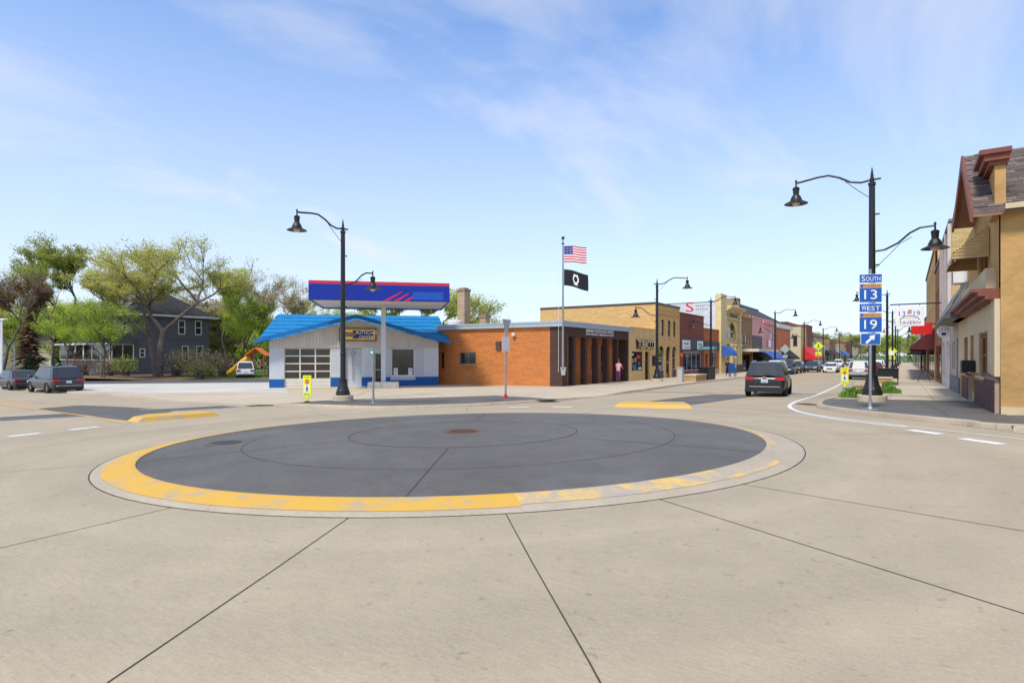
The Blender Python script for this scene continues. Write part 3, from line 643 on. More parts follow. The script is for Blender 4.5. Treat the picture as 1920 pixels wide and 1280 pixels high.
# in-street pedestrian signs
def ped_sign(x, y, rz_e, label, lean=0.03):
    pl = Plane((x, y), rz_e); zg = G(x, y)+0.115; t = thing('crossing_sign', label, 'road sign', (x, y, zg))
    b = B(); b.lathe([(0.16, 0), (0.16, 0.02), (0.05, 0.05), (0.03, 0.08)], (x, y, zg), 12); b.build('base', M['black'], t)
    part_box(t, 'post', pl, -0.045, 0.045, zg+0.05, zg+0.32, -0.02, 0.02, SY)
    p = part_box(t, 'panel', pl, -0.19, 0.19, zg+0.27, zg+1.2, -0.012, 0.012, SY, 0.006)
    for o, sg in ((0.0125, 1),):
        oc = [(0.105*math.cos(R(22.5+45*i)), 0.105*math.sin(R(22.5+45*i))) for i in range(8)]
        b = B(); b.add([pl.P(u, zg+0.92+v, 0.0145) for u, v in oc], [tuple(range(8))]); b.build('stop_octagon', SRED, p, fix=False)
        part_text(p, pl, 'STOP', -0.08, zg+0.89, 0.06, 0.16, 0.0145, SW, 0.002)
        part_box(p, 'white_patch', pl, -0.12, 0.12, zg+0.42, zg+0.79, 0.0122, 0.0145, SW)
        marks(p, pl, -0.13, zg+1.09, 0.045, 0.26, 0.0125, SBLK, 8, 3); marks(p, pl, -0.05, zg+0.745, 0.03, 0.1, 0.0146, SBLK, 3, 4)
        marks(p, pl, -0.13, zg+0.33, 0.045, 0.26, 0.0125, SBLK, 6, 5)
        b = B(); o = 0.0165
        def poly(q): b.add([pl.P(u, zg+v, o) for u, v in q], [tuple(range(len(q)))])
        poly([(0.03*math.cos(R(40*i)), 0.70+0.03*math.sin(R(40*i))) for i in range(9)])
        poly([(-.035, .66), (.03, .66), (.04, .60), (.025, .555), (-.03, .555), (-.03, .60)])
        poly([(-.03, .56), (.0, .56), (-.045, .45), (-.08, .45)]); poly([(.0, .56), (.028, .56), (.07, .45), (.035, .45)])
        poly([(-.035, .655), (-.015, .64), (-.07, .565), (-.085, .58)]); poly([(.02, .65), (.035, .635), (.085, .575), (.07, .56)])
        b.build('walking_figure', SBLK, p, fix=False)
x, y = gp(576, 754, 0.11); ped_sign(x, y, (math.cos(R(30)), math.sin(R(30))), 'yellow-green pedestrian stop sign on the kerb left of the near lamp')
x, y = gp(1596, 722, 0.0); ped_sign(-2.9, 38.2, (math.cos(R(15)), math.sin(R(15))), 'yellow-green pedestrian stop sign at the right kerb beside the planters')
# sign posts at the far kerb
x, y = gp(700, 756, 0.11); pl = Plane((x, y), (math.cos(R(75)), math.sin(R(75)))); zg = G(x, y)+0.115
t = thing('sign_post', 'thin galvanised post with a small green sign before the service station', 'road sign', (x, y, zg))
part_box(t, 'post', pl, -0.03, 0.03, zg, zg+2.28, -0.03, 0.03, M['galv']); b = B(); b.lathe([(0.2, 0), (0.2, 0.015), (0.07, 0.03), (0.05, 0.3)], (x, y, zg), 14); b.build('base_plate', M['galv'], t)
pl = Plane((x, y), (math.cos(R(30)), math.sin(R(30)))); p = part_box(t, 'sign_panel', pl, -0.14, 0.06, zg+2.08, zg+2.28, 0.032, 0.036, SGRN); marks(p, pl, -0.11, zg+2.12, 0.12, 0.13, 0.036, SW, 2, 6)
x, y = gp(948, 747, 0.11); zg = G(x, y)+0.115; pl = Plane((x, y), (math.cos(R(100)), math.sin(R(100))))
t = thing('yield_sign', 'back of a yield sign on a steel post with red base', 'road sign', (x, y, zg))
part_box(t, 'post', pl, -0.035, 0.035, zg, zg+3.68, -0.035, 0.035, M['galv']); part_box(t, 'red_sleeve', pl, -0.055, 0.055, zg, zg+0.2, -0.055, 0.055, SRED)
pl2 = Plane((x, y), (math.cos(R(-22)), math.sin(R(-22)))); b = B(); q = [(-.42, 3.68), (.12, 3.68), (-.12, 2.98)]; pl3 = Plane((x, y), (math.cos(R(98)), math.sin(R(98))))
b.prism([pl3.P(-.46, zg+3.68, 0.05), pl3.P(.46, zg+3.68, 0.05), pl3.P(0, zg+2.9, 0.05)], pl3.n*0.006); b.build('yield_panel', ALU, t)
b = B(); pbox(b, pl3, -.42, .30, zg+2.2, zg+2.87, 0.05, 0.056); b.build('sign_panel', SW, t)
b = B(); pbox(b, pl3, -.05, .05, zg+2.0, zg+3.6, 0.036, 0.05); b.build('bracket', M['galv'], t)
def far_sign(x, y, label, parts, h, e=(1, 0)):
    pl = Plane((x, y), e); zg = G(x, y)+0.12; t = thing('road_sign', label, 'road sign', (x, y, zg)); part_box(t, 'post', pl, -0.04, 0.04, zg, zg+h, -0.03, 0.03, M['galv'])
    for shape, z, s, m in parts:
        b = B()
        if shape == 'd': b.prism([pl.P(-s, zg+z, .04), pl.P(0, zg+z-s, .04), pl.P(s, zg+z, .04), pl.P(0, zg+z+s, .04)], pl.n*0.01)
        else: pbox(b, pl, -s, s, zg+z-s*0.7, zg+z+s*0.7, .04, .05)
        b.build('sign_panel', m, t)
    return t, pl, zg
far_sign(-13.2, 84.0, 'grey back of a diamond road sign on the left kerb', [('d', 3.1, 0.62, ALU), ('r', 2.15, 0.3, ALU)], 3.5)
t, pl, zg = far_sign(-13.4, 121, 'yellow-green diamond pedestrian crossing sign with arrow plate on Main Street', [('d', 4.1, 0.85, SY), ('r', 2.7, 0.5, SY)], 4.6)
b = B()
for q in ([(0.09*math.cos(R(40*i)), 4.45+0.09*math.sin(R(40*i))) for i in range(9)], [(-.1, 4.33), (.1, 4.33), (.08, 4.0), (-.08, 4.0)], [(-.08, 4.0), (.0, 4.0), (-.15, 3.6), (-.25, 3.6)], [(.0, 4.0), (.08, 4.0), (.25, 3.6), (.15, 3.6)], [(-.3, 2.75), (.2, 2.55), (.15, 2.45), (-.35, 2.65)]):
    b.add([pl.P(u, zg+v, .053) for u, v in q], [tuple(range(len(q)))])
b.build('walking_figure', SBLK, t, fix=False)
far_sign(-1.7, 88, 'white speed limit sign by the right kerb', [('r', 2.6, 0.42, SW)], 3.0)
far_sign(-1.75, 104, 'yellow-green crossing sign by the right kerb', [('d', 3.0, 0.7, SY), ('r', 2.0, 0.4, SY)], 3.6)
# ---------------------------------------------------------------- vehicles (local: length along +x, forward +x)
TYRE = mat('tyre', (0.018, 0.018, 0.019), 0.8, 0.2, 6); RIM = mat('alloy_rim', (0.35, 0.36, 0.37), 0.35, 0.2, 9, metal=0.7); CLAD = mat('black_trim', (0.02, 0.02, 0.021), 0.6, 0.15, 6)
TAIL = mat('tail_light_red', (0.42, 0.012, 0.018), 0.2, 0.15, 8, spec=0.7); HEADL = mat('headlight', (0.6, 0.62, 0.65), 0.12, 0.1, 6, spec=0.8); PLATE = mat('plate', (0.55, 0.62, 0.70), 0.5, 0.12, 14); CHROME = mat('chrome_trim', (0.6, 0.6, 0.6), 0.25, 0.05, metal=0.9)
AUTOGLASS = mat('car_glass', (0.03, 0.035, 0.04), 0.04, 0.0, spec=0.9)
def paint(name, c): return mat('paint_'+name, c, 0.28, 0.03, 2, spec=0.5, coat=0.25)
def make_car(name, label, pm, L=4.65, W=1.84, H=1.66, kind='suv', group=None, rack=False):
    t = thing(name, label, 'car', group=group); hw_ = W/2; wr = 0.355 if kind == 'suv' else 0.33; wb = L*0.585; ax_r, ax_f = -wb/2-0.02*L, wb/2+0.0*L
    bel = 1.06 if kind == 'suv' else 0.93; zb = 0.24
    st = [(-L/2, .80, .42, bel*.80), (-L/2+.07, .92, .30, bel*.93), (-L/2+.28, .985, zb, bel*.99), (-L/2+.8, 1, zb, bel), (0, 1, zb-.02, bel), (L/2-1.35, 1, zb, bel*.985), (L/2-.9, .985, zb, bel*.95), (L/2-.35, .95, zb+.02, bel*.86), (L/2-.1, .84, .27, bel*.74), (L/2, .70, .36, bel*.60)]
    b = B(); n = 12; vs = []
    for x, k_, z0, z1 in st:
        w_ = hw_*k_; h = z1-z0
        half = [(w_*.86, z0), (w_*.975, z0+h*.16), (w_, z0+h*.42), (w_*.995, z0+h*.68), (w_*.955, z0+h*.92), (w_*.86, z1)]
        vs += [(x, y, z) for y, z in half]+[(x, -y, z) for y, z in reversed(half)]
    fs = [(i*n+j, i*n+(j+1) % n, (i+1)*n+(j+1) % n, (i+1)*n+j) for i in range(len(st)-1) for j in range(n)]+[tuple(range(n)), tuple((len(st)-1)*n+j for j in reversed(range(n)))]
    b.add(vs, fs); o = b.build('body', pm, t, True, True)
    sub = o.modifiers.new('round', 'SUBSURF'); sub.levels = 1; sub.render_levels = 2
    # cabin
    if kind == 'suv': xb0, xb1, xr0, xr1, wr_ = -L/2+.10, L/2-1.22, -L/2+.58, L/2-2.05, .74
    elif kind == 'pickup': xb0, xb1, xr0, xr1, wr_ = -0.75, L/2-1.45, -0.60, L/2-2.2, .76
    else: xb0, xb1, xr0, xr1, wr_ = -L/2+.55, L/2-1.25, -L/2+1.35, L/2-2.1, .70
    zt = H; b = B(); wbm = hw_*.93; wtm = hw_*wr_
    rows = [(xb0, wbm, bel-.06), (xr0, wtm, zt-.05), (xr0+.25, wtm*1.01, zt), (xr1-.25, wtm*1.01, zt), (xr1, wtm, zt-.05), (xb1, wbm*.97, bel-.10)]
    base = [(xb0, wbm, bel-.06), (xr0, hw_*.945, bel-.06), (xr0+.25, hw_*.95, bel-.06), (xr1-.25, hw_*.95, bel-.06), (xr1, hw_*.95, bel-.07), (xb1, wbm*.97, bel-.10)]
    vs = []
    for (x, y, z), (x2, y2, z2) in zip(rows, base): vs += [(x2, y2, z2), (x, y, z), (x, y*.55, z+.025), (x, -y*.55, z+.025), (x, -y, z), (x2, -y2, z2)]
    fs = [(i*6+j, i*6+j+1, (i+1)*6+j+1, (i+1)*6+j) for i in range(5) for j in range(5)]
    b.add(vs, fs); b.build('roof', pm, t, False, True)
    def glass(q, nm='window'):
        g = B(); p = [Vector(v) for v in q]; nn = (p[1]-p[0]).cross(p[2]-p[0]).normalized(); c = sum(p, Vector())/len(p)
        if nn.dot(c-Vector((0, 0, 0.9))) < 0: nn = -nn
        p = [c+(v-c)*0.97+nn*0.012 for v in p]; g.add(p, [tuple(range(len(p)))]); return g.build(nm, AUTOGLASS, t, False, True, fix=False)
    def sp(f, top, sd):                              # a point on the cabin side: f along, top 0..1
        xa, xc = xb0+(xb1-xb0)*f, xr0+(xr1-xr0)*f; ya, yc = hw_*.945, wtm
        k_ = 0.10+0.80*top; return (xa+(xc-xa)*k_, sd*(ya+(yc-ya)*k_), bel-.06+(zt-.05-bel+.06)*k_)
    cuts = [.06, .33, .62, .93] if kind == 'suv' else ([.08, .5, .9] if kind == 'pickup' else [.14, .5, .9])
    for sd in (-1, 1):
        for a, c in zip(cuts, cuts[1:]): glass([sp(a+.015, 0, sd), sp(c-.015, 0, sd), sp(c-.015, 1, sd), sp(a+.015, 1, sd)])
    def ep(xb, xr, f, top, wb_): k_ = 0.10+0.82*top; return (xb+(xr-xb)*k_, f*(wb_+(wtm-wb_)*k_)*.93, bel-.06+(zt-.05-bel+.06)*k_)
    glass([ep(xb0, xr0, -1, 0, wbm), ep(xb0, xr0, 1, 0, wbm), ep(xb0, xr0, 1, 1, wbm), ep(xb0, xr0, -1, 1, wbm)], 'rear_window')
    glass([ep(xb1, xr1, -1, 0, wbm), ep(xb1, xr1, 1, 0, wbm), ep(xb1, xr1, 1, 1, wbm), ep(xb1, xr1, -1, 1, wbm)], 'windscreen')
    # wheels
    for x in (ax_r, ax_f):
        for sd in (-1, 1):
            y = sd*(hw_-.105); b = B(); seg = 20
            prof_ = [(wr*.62, -.10), (wr*.93, -.11), (wr, -.08), (wr, .08), (wr*.93, .11), (wr*.62, .10)]
            for rr, yy in prof_:
                for k_ in range(seg): b.v.append((x+rr*math.cos(2*math.pi*k_/seg), y+yy*sd, wr+rr*math.sin(2*math.pi*k_/seg)))
            b.f += [(i*seg+k_, i*seg+(k_+1) % seg, (i+1)*seg+(k_+1) % seg, (i+1)*seg+k_) for i in range(5) for k_ in range(seg)]; b.mi = [0]*len(b.f)
            wl = b.build('wheel', TYRE, t, False, True)
            b = B(); yo = y+sd*.085
            b.add([(x+wr*.63*math.cos(2*math.pi*k_/seg), yo-sd*.03, wr+wr*.63*math.sin(2*math.pi*k_/seg)) for k_ in range(seg)], [tuple(range(seg))]); b.cur = 0
            for k_ in range(5):
                a0 = 2*math.pi*k_/5; q = [(.10, -.35), (.62, -.16), (.62, .16), (.10, .35)]
                b.add([(x+wr*r_*math.cos(a0+da), yo, wr+wr*r_*math.sin(a0+da)) for r_, da in q], [(0, 1, 2, 3)])
            b.build('rim', RIM, wl, False, True)
            b = B(); ro = wr+.075; yy = sd*(hw_+.004)        # wheel-arch trim
            pts = [(x+ro*math.cos(R(a)), yy, wr+ro*math.sin(R(a))) for a in range(-20, 201, 20)]+[(x+(wr+.01)*math.cos(R(a)), yy, wr+(wr+.01)*math.sin(R(a))) for a in range(200, -21, -20)]
            b.prism(pts, (0, -sd*.10, 0)); b.build('wheel_arch', CLAD, t, False, True)
    part = lambda nm, m, *bx, **kw: B().box(*bx).build(nm, m, t, False, True, bevel=kw.get('bevel', .015))
    part('bumper', CLAD, -L/2-.035, -L/2+.25, -hw_*.86, hw_*.86, .26, .50); part('bumper', CLAD if kind != 'sedan' else pm, L/2-.25, L/2+.02, -hw_*.72, hw_*.72, .24, .46)
    part('bumper_trim', CHROME, -L/2-.045, -L/2, -hw_*.74, hw_*.74, .50, .535, bevel=.005)
    for sd in (-1, 1):
        z1 = bel*.92; a, c = sorted((sd*hw_*.50, sd*hw_*.93)); part('tail_light', TAIL, -L/2-.015, -L/2+.22, a, c, z1-.17, z1)
        a, c = sorted((sd*hw_*.46, sd*hw_*.86)); part('headlight', HEADL, L/2-.32, L/2-.06, a, c, bel*.60, bel*.60+.15)
        b = B(); b.box(xb1-.30, xb1-.12, min(sd*hw_*.95, sd*(hw_+.2)), max(sd*hw_*.95, sd*(hw_+.2)), bel, bel+.15); b.build('mirror', pm if kind != 'x' else CLAD, t, False, True, bevel=.03)
        if rack: b = B(); b.tube([(xr0+.2, sd*wtm*.9, zt-.02), (xr0+.3, sd*wtm*.9, zt+.05), (xr1-.4, sd*wtm*.9, zt+.05), (xr1-.2, sd*wtm*.9, zt-.02)], .018, 6); b.build('roof_rail', CHROME, t, False, True)
    part('license_plate', PLATE, -L/2-.03, -L/2+.05, -.15, .15, .70 if kind == 'suv' else .62, .86 if kind == 'suv' else .77, bevel=.003)
    part('grille', CLAD, L/2-.10, L/2+.015, -hw_*.42, hw_*.42, .48, .66)
    if kind == 'pickup': part('cargo_bed', CLAD, -L/2+.15, -.85, -hw_*.8, hw_*.8, bel-.02, bel+.015)
    return t
def put(car, x, y, heading): car.location = (x, y, G(x, y)); car.rotation_euler = (0, 0, heading); return car
UP, DN = R(90), R(-90)
SUVP = (gp(115, 736)[0]-1.6, gp(115, 736)[1]+.15)
eq = put(make_car('crossover_car', 'black crossover SUV with red tail lights driving away on Main Street', paint('black', (0.012, 0.013, 0.014)), 4.65, 1.84, 1.66, rack=True), -5.75, 31.9, UP+R(5))
ev = Vector((math.cos(UP+R(5)), math.sin(UP+R(5)), 0)); pl = Plane((eq.location.x-ev.x*2.36, eq.location.y-ev.y*2.36), (ev.y, -ev.x)); zc = eq.location.z; ROOTM[eq.name] = (Matrix.Translation(eq.location) @ Matrix.Rotation(UP+R(5), 4, 'Z')).inverted()
marks(eq, pl, -0.11, zc+0.745, 0.06, 0.22, 0.02, mat('plate_print', (.20, .27, .33), .6), 6, 7)
part_box(eq, 'emblem', pl, -0.09, 0.09, zc+0.955, zc+0.985, -0.03, 0.0, SGOLD); part_box(eq, 'wiper', pl, -0.05, 0.30, zc+1.09, zc+1.11, -0.12, -0.06, CLAD)
put(make_car('parked_suv', 'dark grey SUV parked by the left kerb, seen from behind', paint('graphite', (0.04, 0.042, 0.048)), 4.95, 1.99, 1.80, rack=True), *SUVP, R(180))
put(make_car('parked_sedan', 'dark sedan parked ahead of the grey SUV at the left edge', paint('charcoal', (0.03, 0.032, 0.036)), 5.3, 1.95, 1.46, 'sedan'), SUVP[0]-7.0, SUVP[1]-.1, R(180))
put(make_car('parked_suv', 'white SUV parked beside the wooden playset behind the lot', paint('white', (0.72, 0.72, 0.70)), 5.2, 2.0, 1.95), *cam_xy(459, 70), R(150))
CG = 'cars parked along Main Street'
silver = make_car('parked_suv', 'silver SUV parked at the right kerb behind the yellow-green sign', paint('silver', (0.36, 0.36, 0.35)), 5.0, 1.95, 1.80, group=CG); put(silver, -3.7, 66.0, UP)
white0 = make_car('parked_car', 'white SUV parked at the left kerb beyond the black crossover', paint('white', (0.72, 0.72, 0.70)), 4.8, 1.9, 1.75, group=CG); put(white0, -12.7, 74.5, DN)
pick = make_car('parked_pickup', 'black pickup parked behind the white SUV on the left kerb', paint('black', (0.012, 0.013, 0.014)), 5.6, 2.0, 1.88, 'pickup', group=CG); put(pick, -12.7, 82.2, DN)
grey0 = make_car('parked_car', 'dark grey car, third in the row on the left kerb', paint('graphite', (0.04, 0.042, 0.048)), 4.7, 1.86, 1.6, group=CG); put(grey0, -12.7, 89.5, DN)
place(grey0, -11.4, 96.0, DN, 'grey SUV facing the camera just before the red awning', CG, first=[grey0.name])
put(make_car('oncoming_car', 'white sedan driving towards the camera on Main Street', paint('white', (0.72, 0.72, 0.70)), 4.7, 1.84, 1.44, 'sedan'), -8.9, 95.0, DN)
sed = make_car('distant_car', 'dark sedan in the left lane behind the white oncoming sedan', paint('charcoal', (0.03, 0.032, 0.036)), 4.7, 1.84, 1.5, 'sedan', group=CG); put(sed, -11.0, 118, DN)
place(sed, -12.4, 126, DN, 'second dark car behind the white oncoming sedan', CG, first=[sed.name])
red0 = make_car('distant_car', 'red car far down Main Street on the left', paint('red', (0.40, 0.015, 0.015)), 4.6, 1.84, 1.5, 'sedan', group=CG); put(red0, -9.6, 165, R(75))
for i, (x, y, src, lb) in enumerate(((-3.7, 74, pick, 'black pickup parked in front of the silver SUV, right kerb'), (-3.7, 82, red0, 'red car parked at the right kerb past the silver SUV'), (-3.7, 90, grey0, 'dark grey car parked at the right kerb past the red one'),
        (-3.7, 100, sed, 'dark sedan parked at the right kerb, fourth beyond the silver SUV'), (-3.7, 112, white0, 'white SUV parked far along the right kerb'), (-3.7, 126, grey0, 'farthest dark car parked along the right kerb'), (-12.6, 150, white0, 'white SUV parked far along the left kerb'), (-12.6, 185, silver, 'silver SUV parked at the far end of the left kerb'))):
    place(src, x, y, UP if x > -5 else DN, lb, CG, first=[src.name])
# ---------------------------------------------------------------- materials of the buildings
WPAINT = brick('white_painted_brick', (0.52, 0.54, 0.57), (0.48, 0.50, 0.54), (0.45, 0.47, 0.50), 0.4, 0.2, 0.07); BLUEB = mat('blue_painted_base', (0.002, 0.085, 0.30), 0.6, 0.15, 3)
SIDING = mat('pale_wood_siding', (0.52, 0.48, 0.43), 0.7, 0.10, 2, streak=0.2); SIDEW = mat('white_wood_siding', (0.60, 0.62, 0.65), 0.6, 0.08, 2); ROOFB = mat('blue_shingle', (0.003, 0.19, 0.43), 0.6, 0.22, 2.5, 0.3, 30)
FASC = mat('blue_fascia', (0.004, 0.13, 0.38), 0.5, 0.08, 2); CBLUE = mat('canopy_blue', (0.002, 0.022, 0.28), 0.35, 0.04, 1.5); CRED = mat('canopy_red', (0.55, 0.02, 0.06), 0.4, 0.04); CLB = mat('canopy_patch_blue', (0.01, 0.08, 0.42), 0.4, 0.05)
CREAM = mat('cream_metal', (0.66, 0.62, 0.54), 0.5, 0.06, 2)
GLASSW = mat('warm_dark_glass', (0.035, 0.03, 0.025), 0.08, 0.35, 1.2, spec=0.7)
MARK = mat('notice_print', (.28, .12, .13), .6)
# ---------------------------------------------------------------- service station (stands at 45 degrees to both streets)
gpl = Plane((-37.9, 25.2), (1, 1)); W_ = gpl.px(822); zg = -0.76
t = thing('service_station', 'white service station with bright blue shingle roof on the corner lot', 'service station', (gpl.P(W_/2, 0)[0], gpl.P(W_/2, 0)[1], zg), R(45))
S = gpl.px; zs = 2.12
g0, g1 = S(533), S(619.5); d0, d1 = S(702), S(716); w0, w1 = S(733), S(778); r0, r1 = S(647), S(678)
ops = [(g0, g1, zg-0.2, zs), (r0, r1, zg+0.2, zs-0.02), (d0, d1, zg-0.2, zs-0.35), (w0, w1, 0.0, zs)]
b = B(); facade(b, gpl, 0, W_, zg-0.5, zs, ops, 0.22); dep = 8.5
for a, c in ((0, 0.25), (W_-0.25, W_)): pbox(b, gpl, a, c, zg-0.3, zs, -dep, -0.0+0.0 if False else -0.002)
pbox(b, gpl, 0, W_, zg-0.3, zs, -dep-0.25, -dep); b.build('wall', WPAINT, t)
for a, c in ((0.0, g0), (g1, r0), (r1, d0), (d1, w0-0.05), (w1+0.05, W_)): part_box(t, 'blue_base', gpl, a, c, zg-0.25, zg+(0.62 if a == 0 else 0.72), 0.0, 0.012, BLUEB) if c-a > 0.1 else None
part_box(t, 'blue_base', gpl, w0-0.05, w1+0.05, zg-0.25, zg+0.5, 0, 0.012, BLUEB)
part_box(t, 'recess_panel', gpl, r0, r1, zg, zs, -0.22, -0.2, WPAINT)
# vertical board siding: right-hand pier and gable, each board a raised strip
b = B(); n = 7
for i in range(n): a = S(795)+(W_-S(795))*i/n; pbox(b, gpl, a+0.01, a+(W_-S(795))/n-0.01, zg+0.75, zs, 0.0, 0.03)
for i in range(5): a = r1+0.02+(d0-r1-0.1)*i/5; pbox(b, gpl, a+0.01, a+(d0-r1-0.1)/5-0.01, zg+0.75, zs, 0.0, 0.03)
o = b.build('board_siding', SIDEW, t); o['kind'] = 'stuff'
peak_s = S(669); zp = 4.26; ze = 2.42; ov = 0.85
def zroof(s): return ze+(zp-ze)*(1-abs(s-peak_s)/(peak_s+ov if s < peak_s else W_+ov-peak_s))
b = B(); nb = 52
for i in range(nb):
    a, c = W_*i/nb+0.008, W_*(i+1)/nb-0.008
    b.prism([gpl.P(a, zs, 0.02), gpl.P(c, zs, 0.02), gpl.P(c, zroof(c)-0.05, 0.02), gpl.P(a, zroof(a)-0.05, 0.02)], gpl.n*0.03)
b.prism([gpl.P(0, zs, -0.1), gpl.P(W_, zs, -0.1), gpl.P(W_, zroof(W_)-.06, -0.1), gpl.P(peak_s, zp-.06, -0.1), gpl.P(0, zroof(0)-.06, -0.1)], gpl.n*0.12)
o = b.build('gable_boards', SIDING, t); o['kind'] = 'stuff'
# gable roof planes and fascia
for s_end, nm in ((-ov, 'l'), (W_+ov, 'r')):
    b = B(); q = [gpl.P(s_end, ze, 0.75), gpl.P(peak_s, zp, 0.75), gpl.P(peak_s, zp+0.28, 0.75), gpl.P(s_end, ze+0.28, 0.75)]
    b.prism(q, gpl.n*0.06); b.build('fascia', FASC, t)
    b = B(); b.prism([gpl.P(s_end, ze+0.16, 0.74), gpl.P(peak_s, zp+0.16, 0.74), gpl.P(peak_s, zp+0.25, 0.74), gpl.P(s_end, ze+0.25, 0.74)], -gpl.n*(0.8 if True else 4)); b.build('gable_roof', SIDING, t)
# main roof: stepped shingle courses from the front eave to the ridge
nc = 7; zr_, tr = 4.86, 5.0
for i in range(nc):
    f0, f1 = i/nc, (i+1)/nc; o0, o1 = -0.12-(tr-0.12)*f0, -0.12-(tr-0.12)*f1-0.10; z0, z1 = ze+0.20+(zr_-ze-0.2)*f0, ze+0.20+(zr_-ze-0.2)*f1
    e0 = ov-(ov-0.35)*f0; e1 = ov-(ov-0.35)*f1
    b = B(); b.hexa([gpl.P(-e0, z0-.06, o0), gpl.P(W_+e0, z0-.06, o0), gpl.P(W_+e1, z1-.06, o1), gpl.P(-e1, z1-.06, o1), gpl.P(-e0, z0+.05, o0), gpl.P(W_+e0, z0+.05, o0), gpl.P(W_+e1, z1+.0, o1), gpl.P(-e1, z1+.0, o1)]); b.build('shingle_course', ROOFB, t)
b = B(); b.hexa([gpl.P(-.35, zr_-.1, -tr), gpl.P(W_+.35, zr_-.1, -tr), gpl.P(W_+.9, ze, -tr-5), gpl.P(-.9, ze, -tr-5), gpl.P(-.35, zr_, -tr), gpl.P(W_+.35, zr_, -tr), gpl.P(W_+.9, ze+.1, -tr-5), gpl.P(-.9, ze+.1, -tr-5)]); b.build('rear_roof', ROOFB, t)
# garage door with panes
gd = B(); nx, nz = 3, 4; zb0, zb1 = zg+0.62, zs-0.04
for i in range(nx+1): c = g0+(g1-g0)*i/nx; pbox(gd, gpl, max(g0, c-.045), min(g1, c+.045), zg-.1, zs, -.16, -.10)
for j in range(nz+1): c = zb0+(zb1-zb0)*j/nz; pbox(gd, gpl, g0, g1, c-.04, c+.04, -.155, -.098)
door = gd.build('garage_door', CREAM, t)
for i in range(nx):
    for j in range(nz): b = B(); pbox(b, gpl, g0+(g1-g0)*i/nx+.04, g0+(g1-g0)*(i+1)/nx-.04, zb0+(zb1-zb0)*j/nz+.035, zb0+(zb1-zb0)*(j+1)/nz-.035, -.14, -.13); b.build('pane', GLASSW, door)
for j in range(3): part_box(door, 'door_panel', gpl, g0+.03, g1-.03, zg-.1+j*.235, zg-.1+(j+1)*.235-.02, -.15, -.11, CREAM, .008)
window(t, gpl, w0, w1, 0.0, zs, 1, 1, M['white'], GLASSW, .10, .09); window(t, gpl, d0, d1, zg, zs-.35, 1, 2, CREAM, GLASSW, .12, .07, 'door')
for sx in (S(741.5), S(769)):
    p = part_box(t, 'notice', gpl, sx-.13, sx+.17, .1, .62, -.10, -.095, SW); b = B(); [b.add([gpl.P(sx+.02+r*math.cos(R(a)), .44+r*math.sin(R(a)), -.092) for r, a in ((.07, q), (.10, q), (.10, q+30), (.07, q+30))], [(0, 1, 2, 3)]) for q in range(0, 360, 30)]; b.add([gpl.P(sx+.02+u, .44+v, -.091) for u, v in ((-.06, .045), (-.045, .06), (.06, -.045), (.045, -.06))], [(0, 1, 2, 3)]); b.build('prohibition_symbol', MARK, p, fix=False); marks(p, gpl, sx-.09, .17, .06, .22, -.095, MARK, 5, 8)
b = B(); sx = S(661); pbox(b, gpl, sx-.1, sx+.1, 1.55, 1.9, -.2, -.02); b.tube([gpl.P(sx, 1.55, -.08), gpl.P(sx, .3, -.08), gpl.P(sx, zg+.5, -.08)], .03, 6); b.build('electric_meter', M['galv'], t)
# sign on the gable
s0, s1 = S(636.5), S(705.5); z0, z1 = 2.64, 3.56
t = thing('shop_sign', 'yellow framed dark blue auto care sign on the service station gable', 'sign', gpl.P((s0+s1)/2, z0, 0.06), R(45))
SYEL = mat('sign_yellow', (0.72, 0.40, 0.02), 0.4, 0.05); NAVY = mat('sign_navy', (0.02, 0.02, 0.14), 0.4, 0.05)
part_box(t, 'frame', gpl, s0, s1, z0, z1, .06, .24, SBLK); p = part_box(t, 'face', gpl, s0+.06, s1-.06, z0+.06, z1-.06, .24, .25, SYEL)
b = B(); b.add([gpl.P(u, v, .256) for u, v in ((s0+.95, z0+.17), (s1-.25, z0+.17), (s1-.16, z1-.17), (s0+.95, z1-.17))], [(0, 1, 2, 3)]); b.build('navy_field', NAVY, p, fix=False)
b = B(); cx, cz = s0+.66, (z0+z1)/2; b.add([gpl.P(cx+.40*math.cos(R(60*i))*1.15, cz+.38*math.sin(R(60*i)), .262) for i in range(6)], [tuple(range(6))]); b.build('hexagon', mat('pale_yellow', (.75, .55, .12), .4), p, fix=False)
part_box(p, 'hexagon_band', gpl, cx-.40, cx+.40, cz-.15, cz+.15, .256, .266, NAVY)
part_text(p, gpl, 'NAPA', cx-.34, cz-.11, .22, .68, .266, SYEL, .004); part_text(p, gpl, 'AUTOCARE', s0+1.16, cz+.02, .26, 1.55, .257, SW, .006); part_text(p, gpl, 'CENTER', s0+1.42, cz-.32, .23, 1.0, .257, SW, .006)
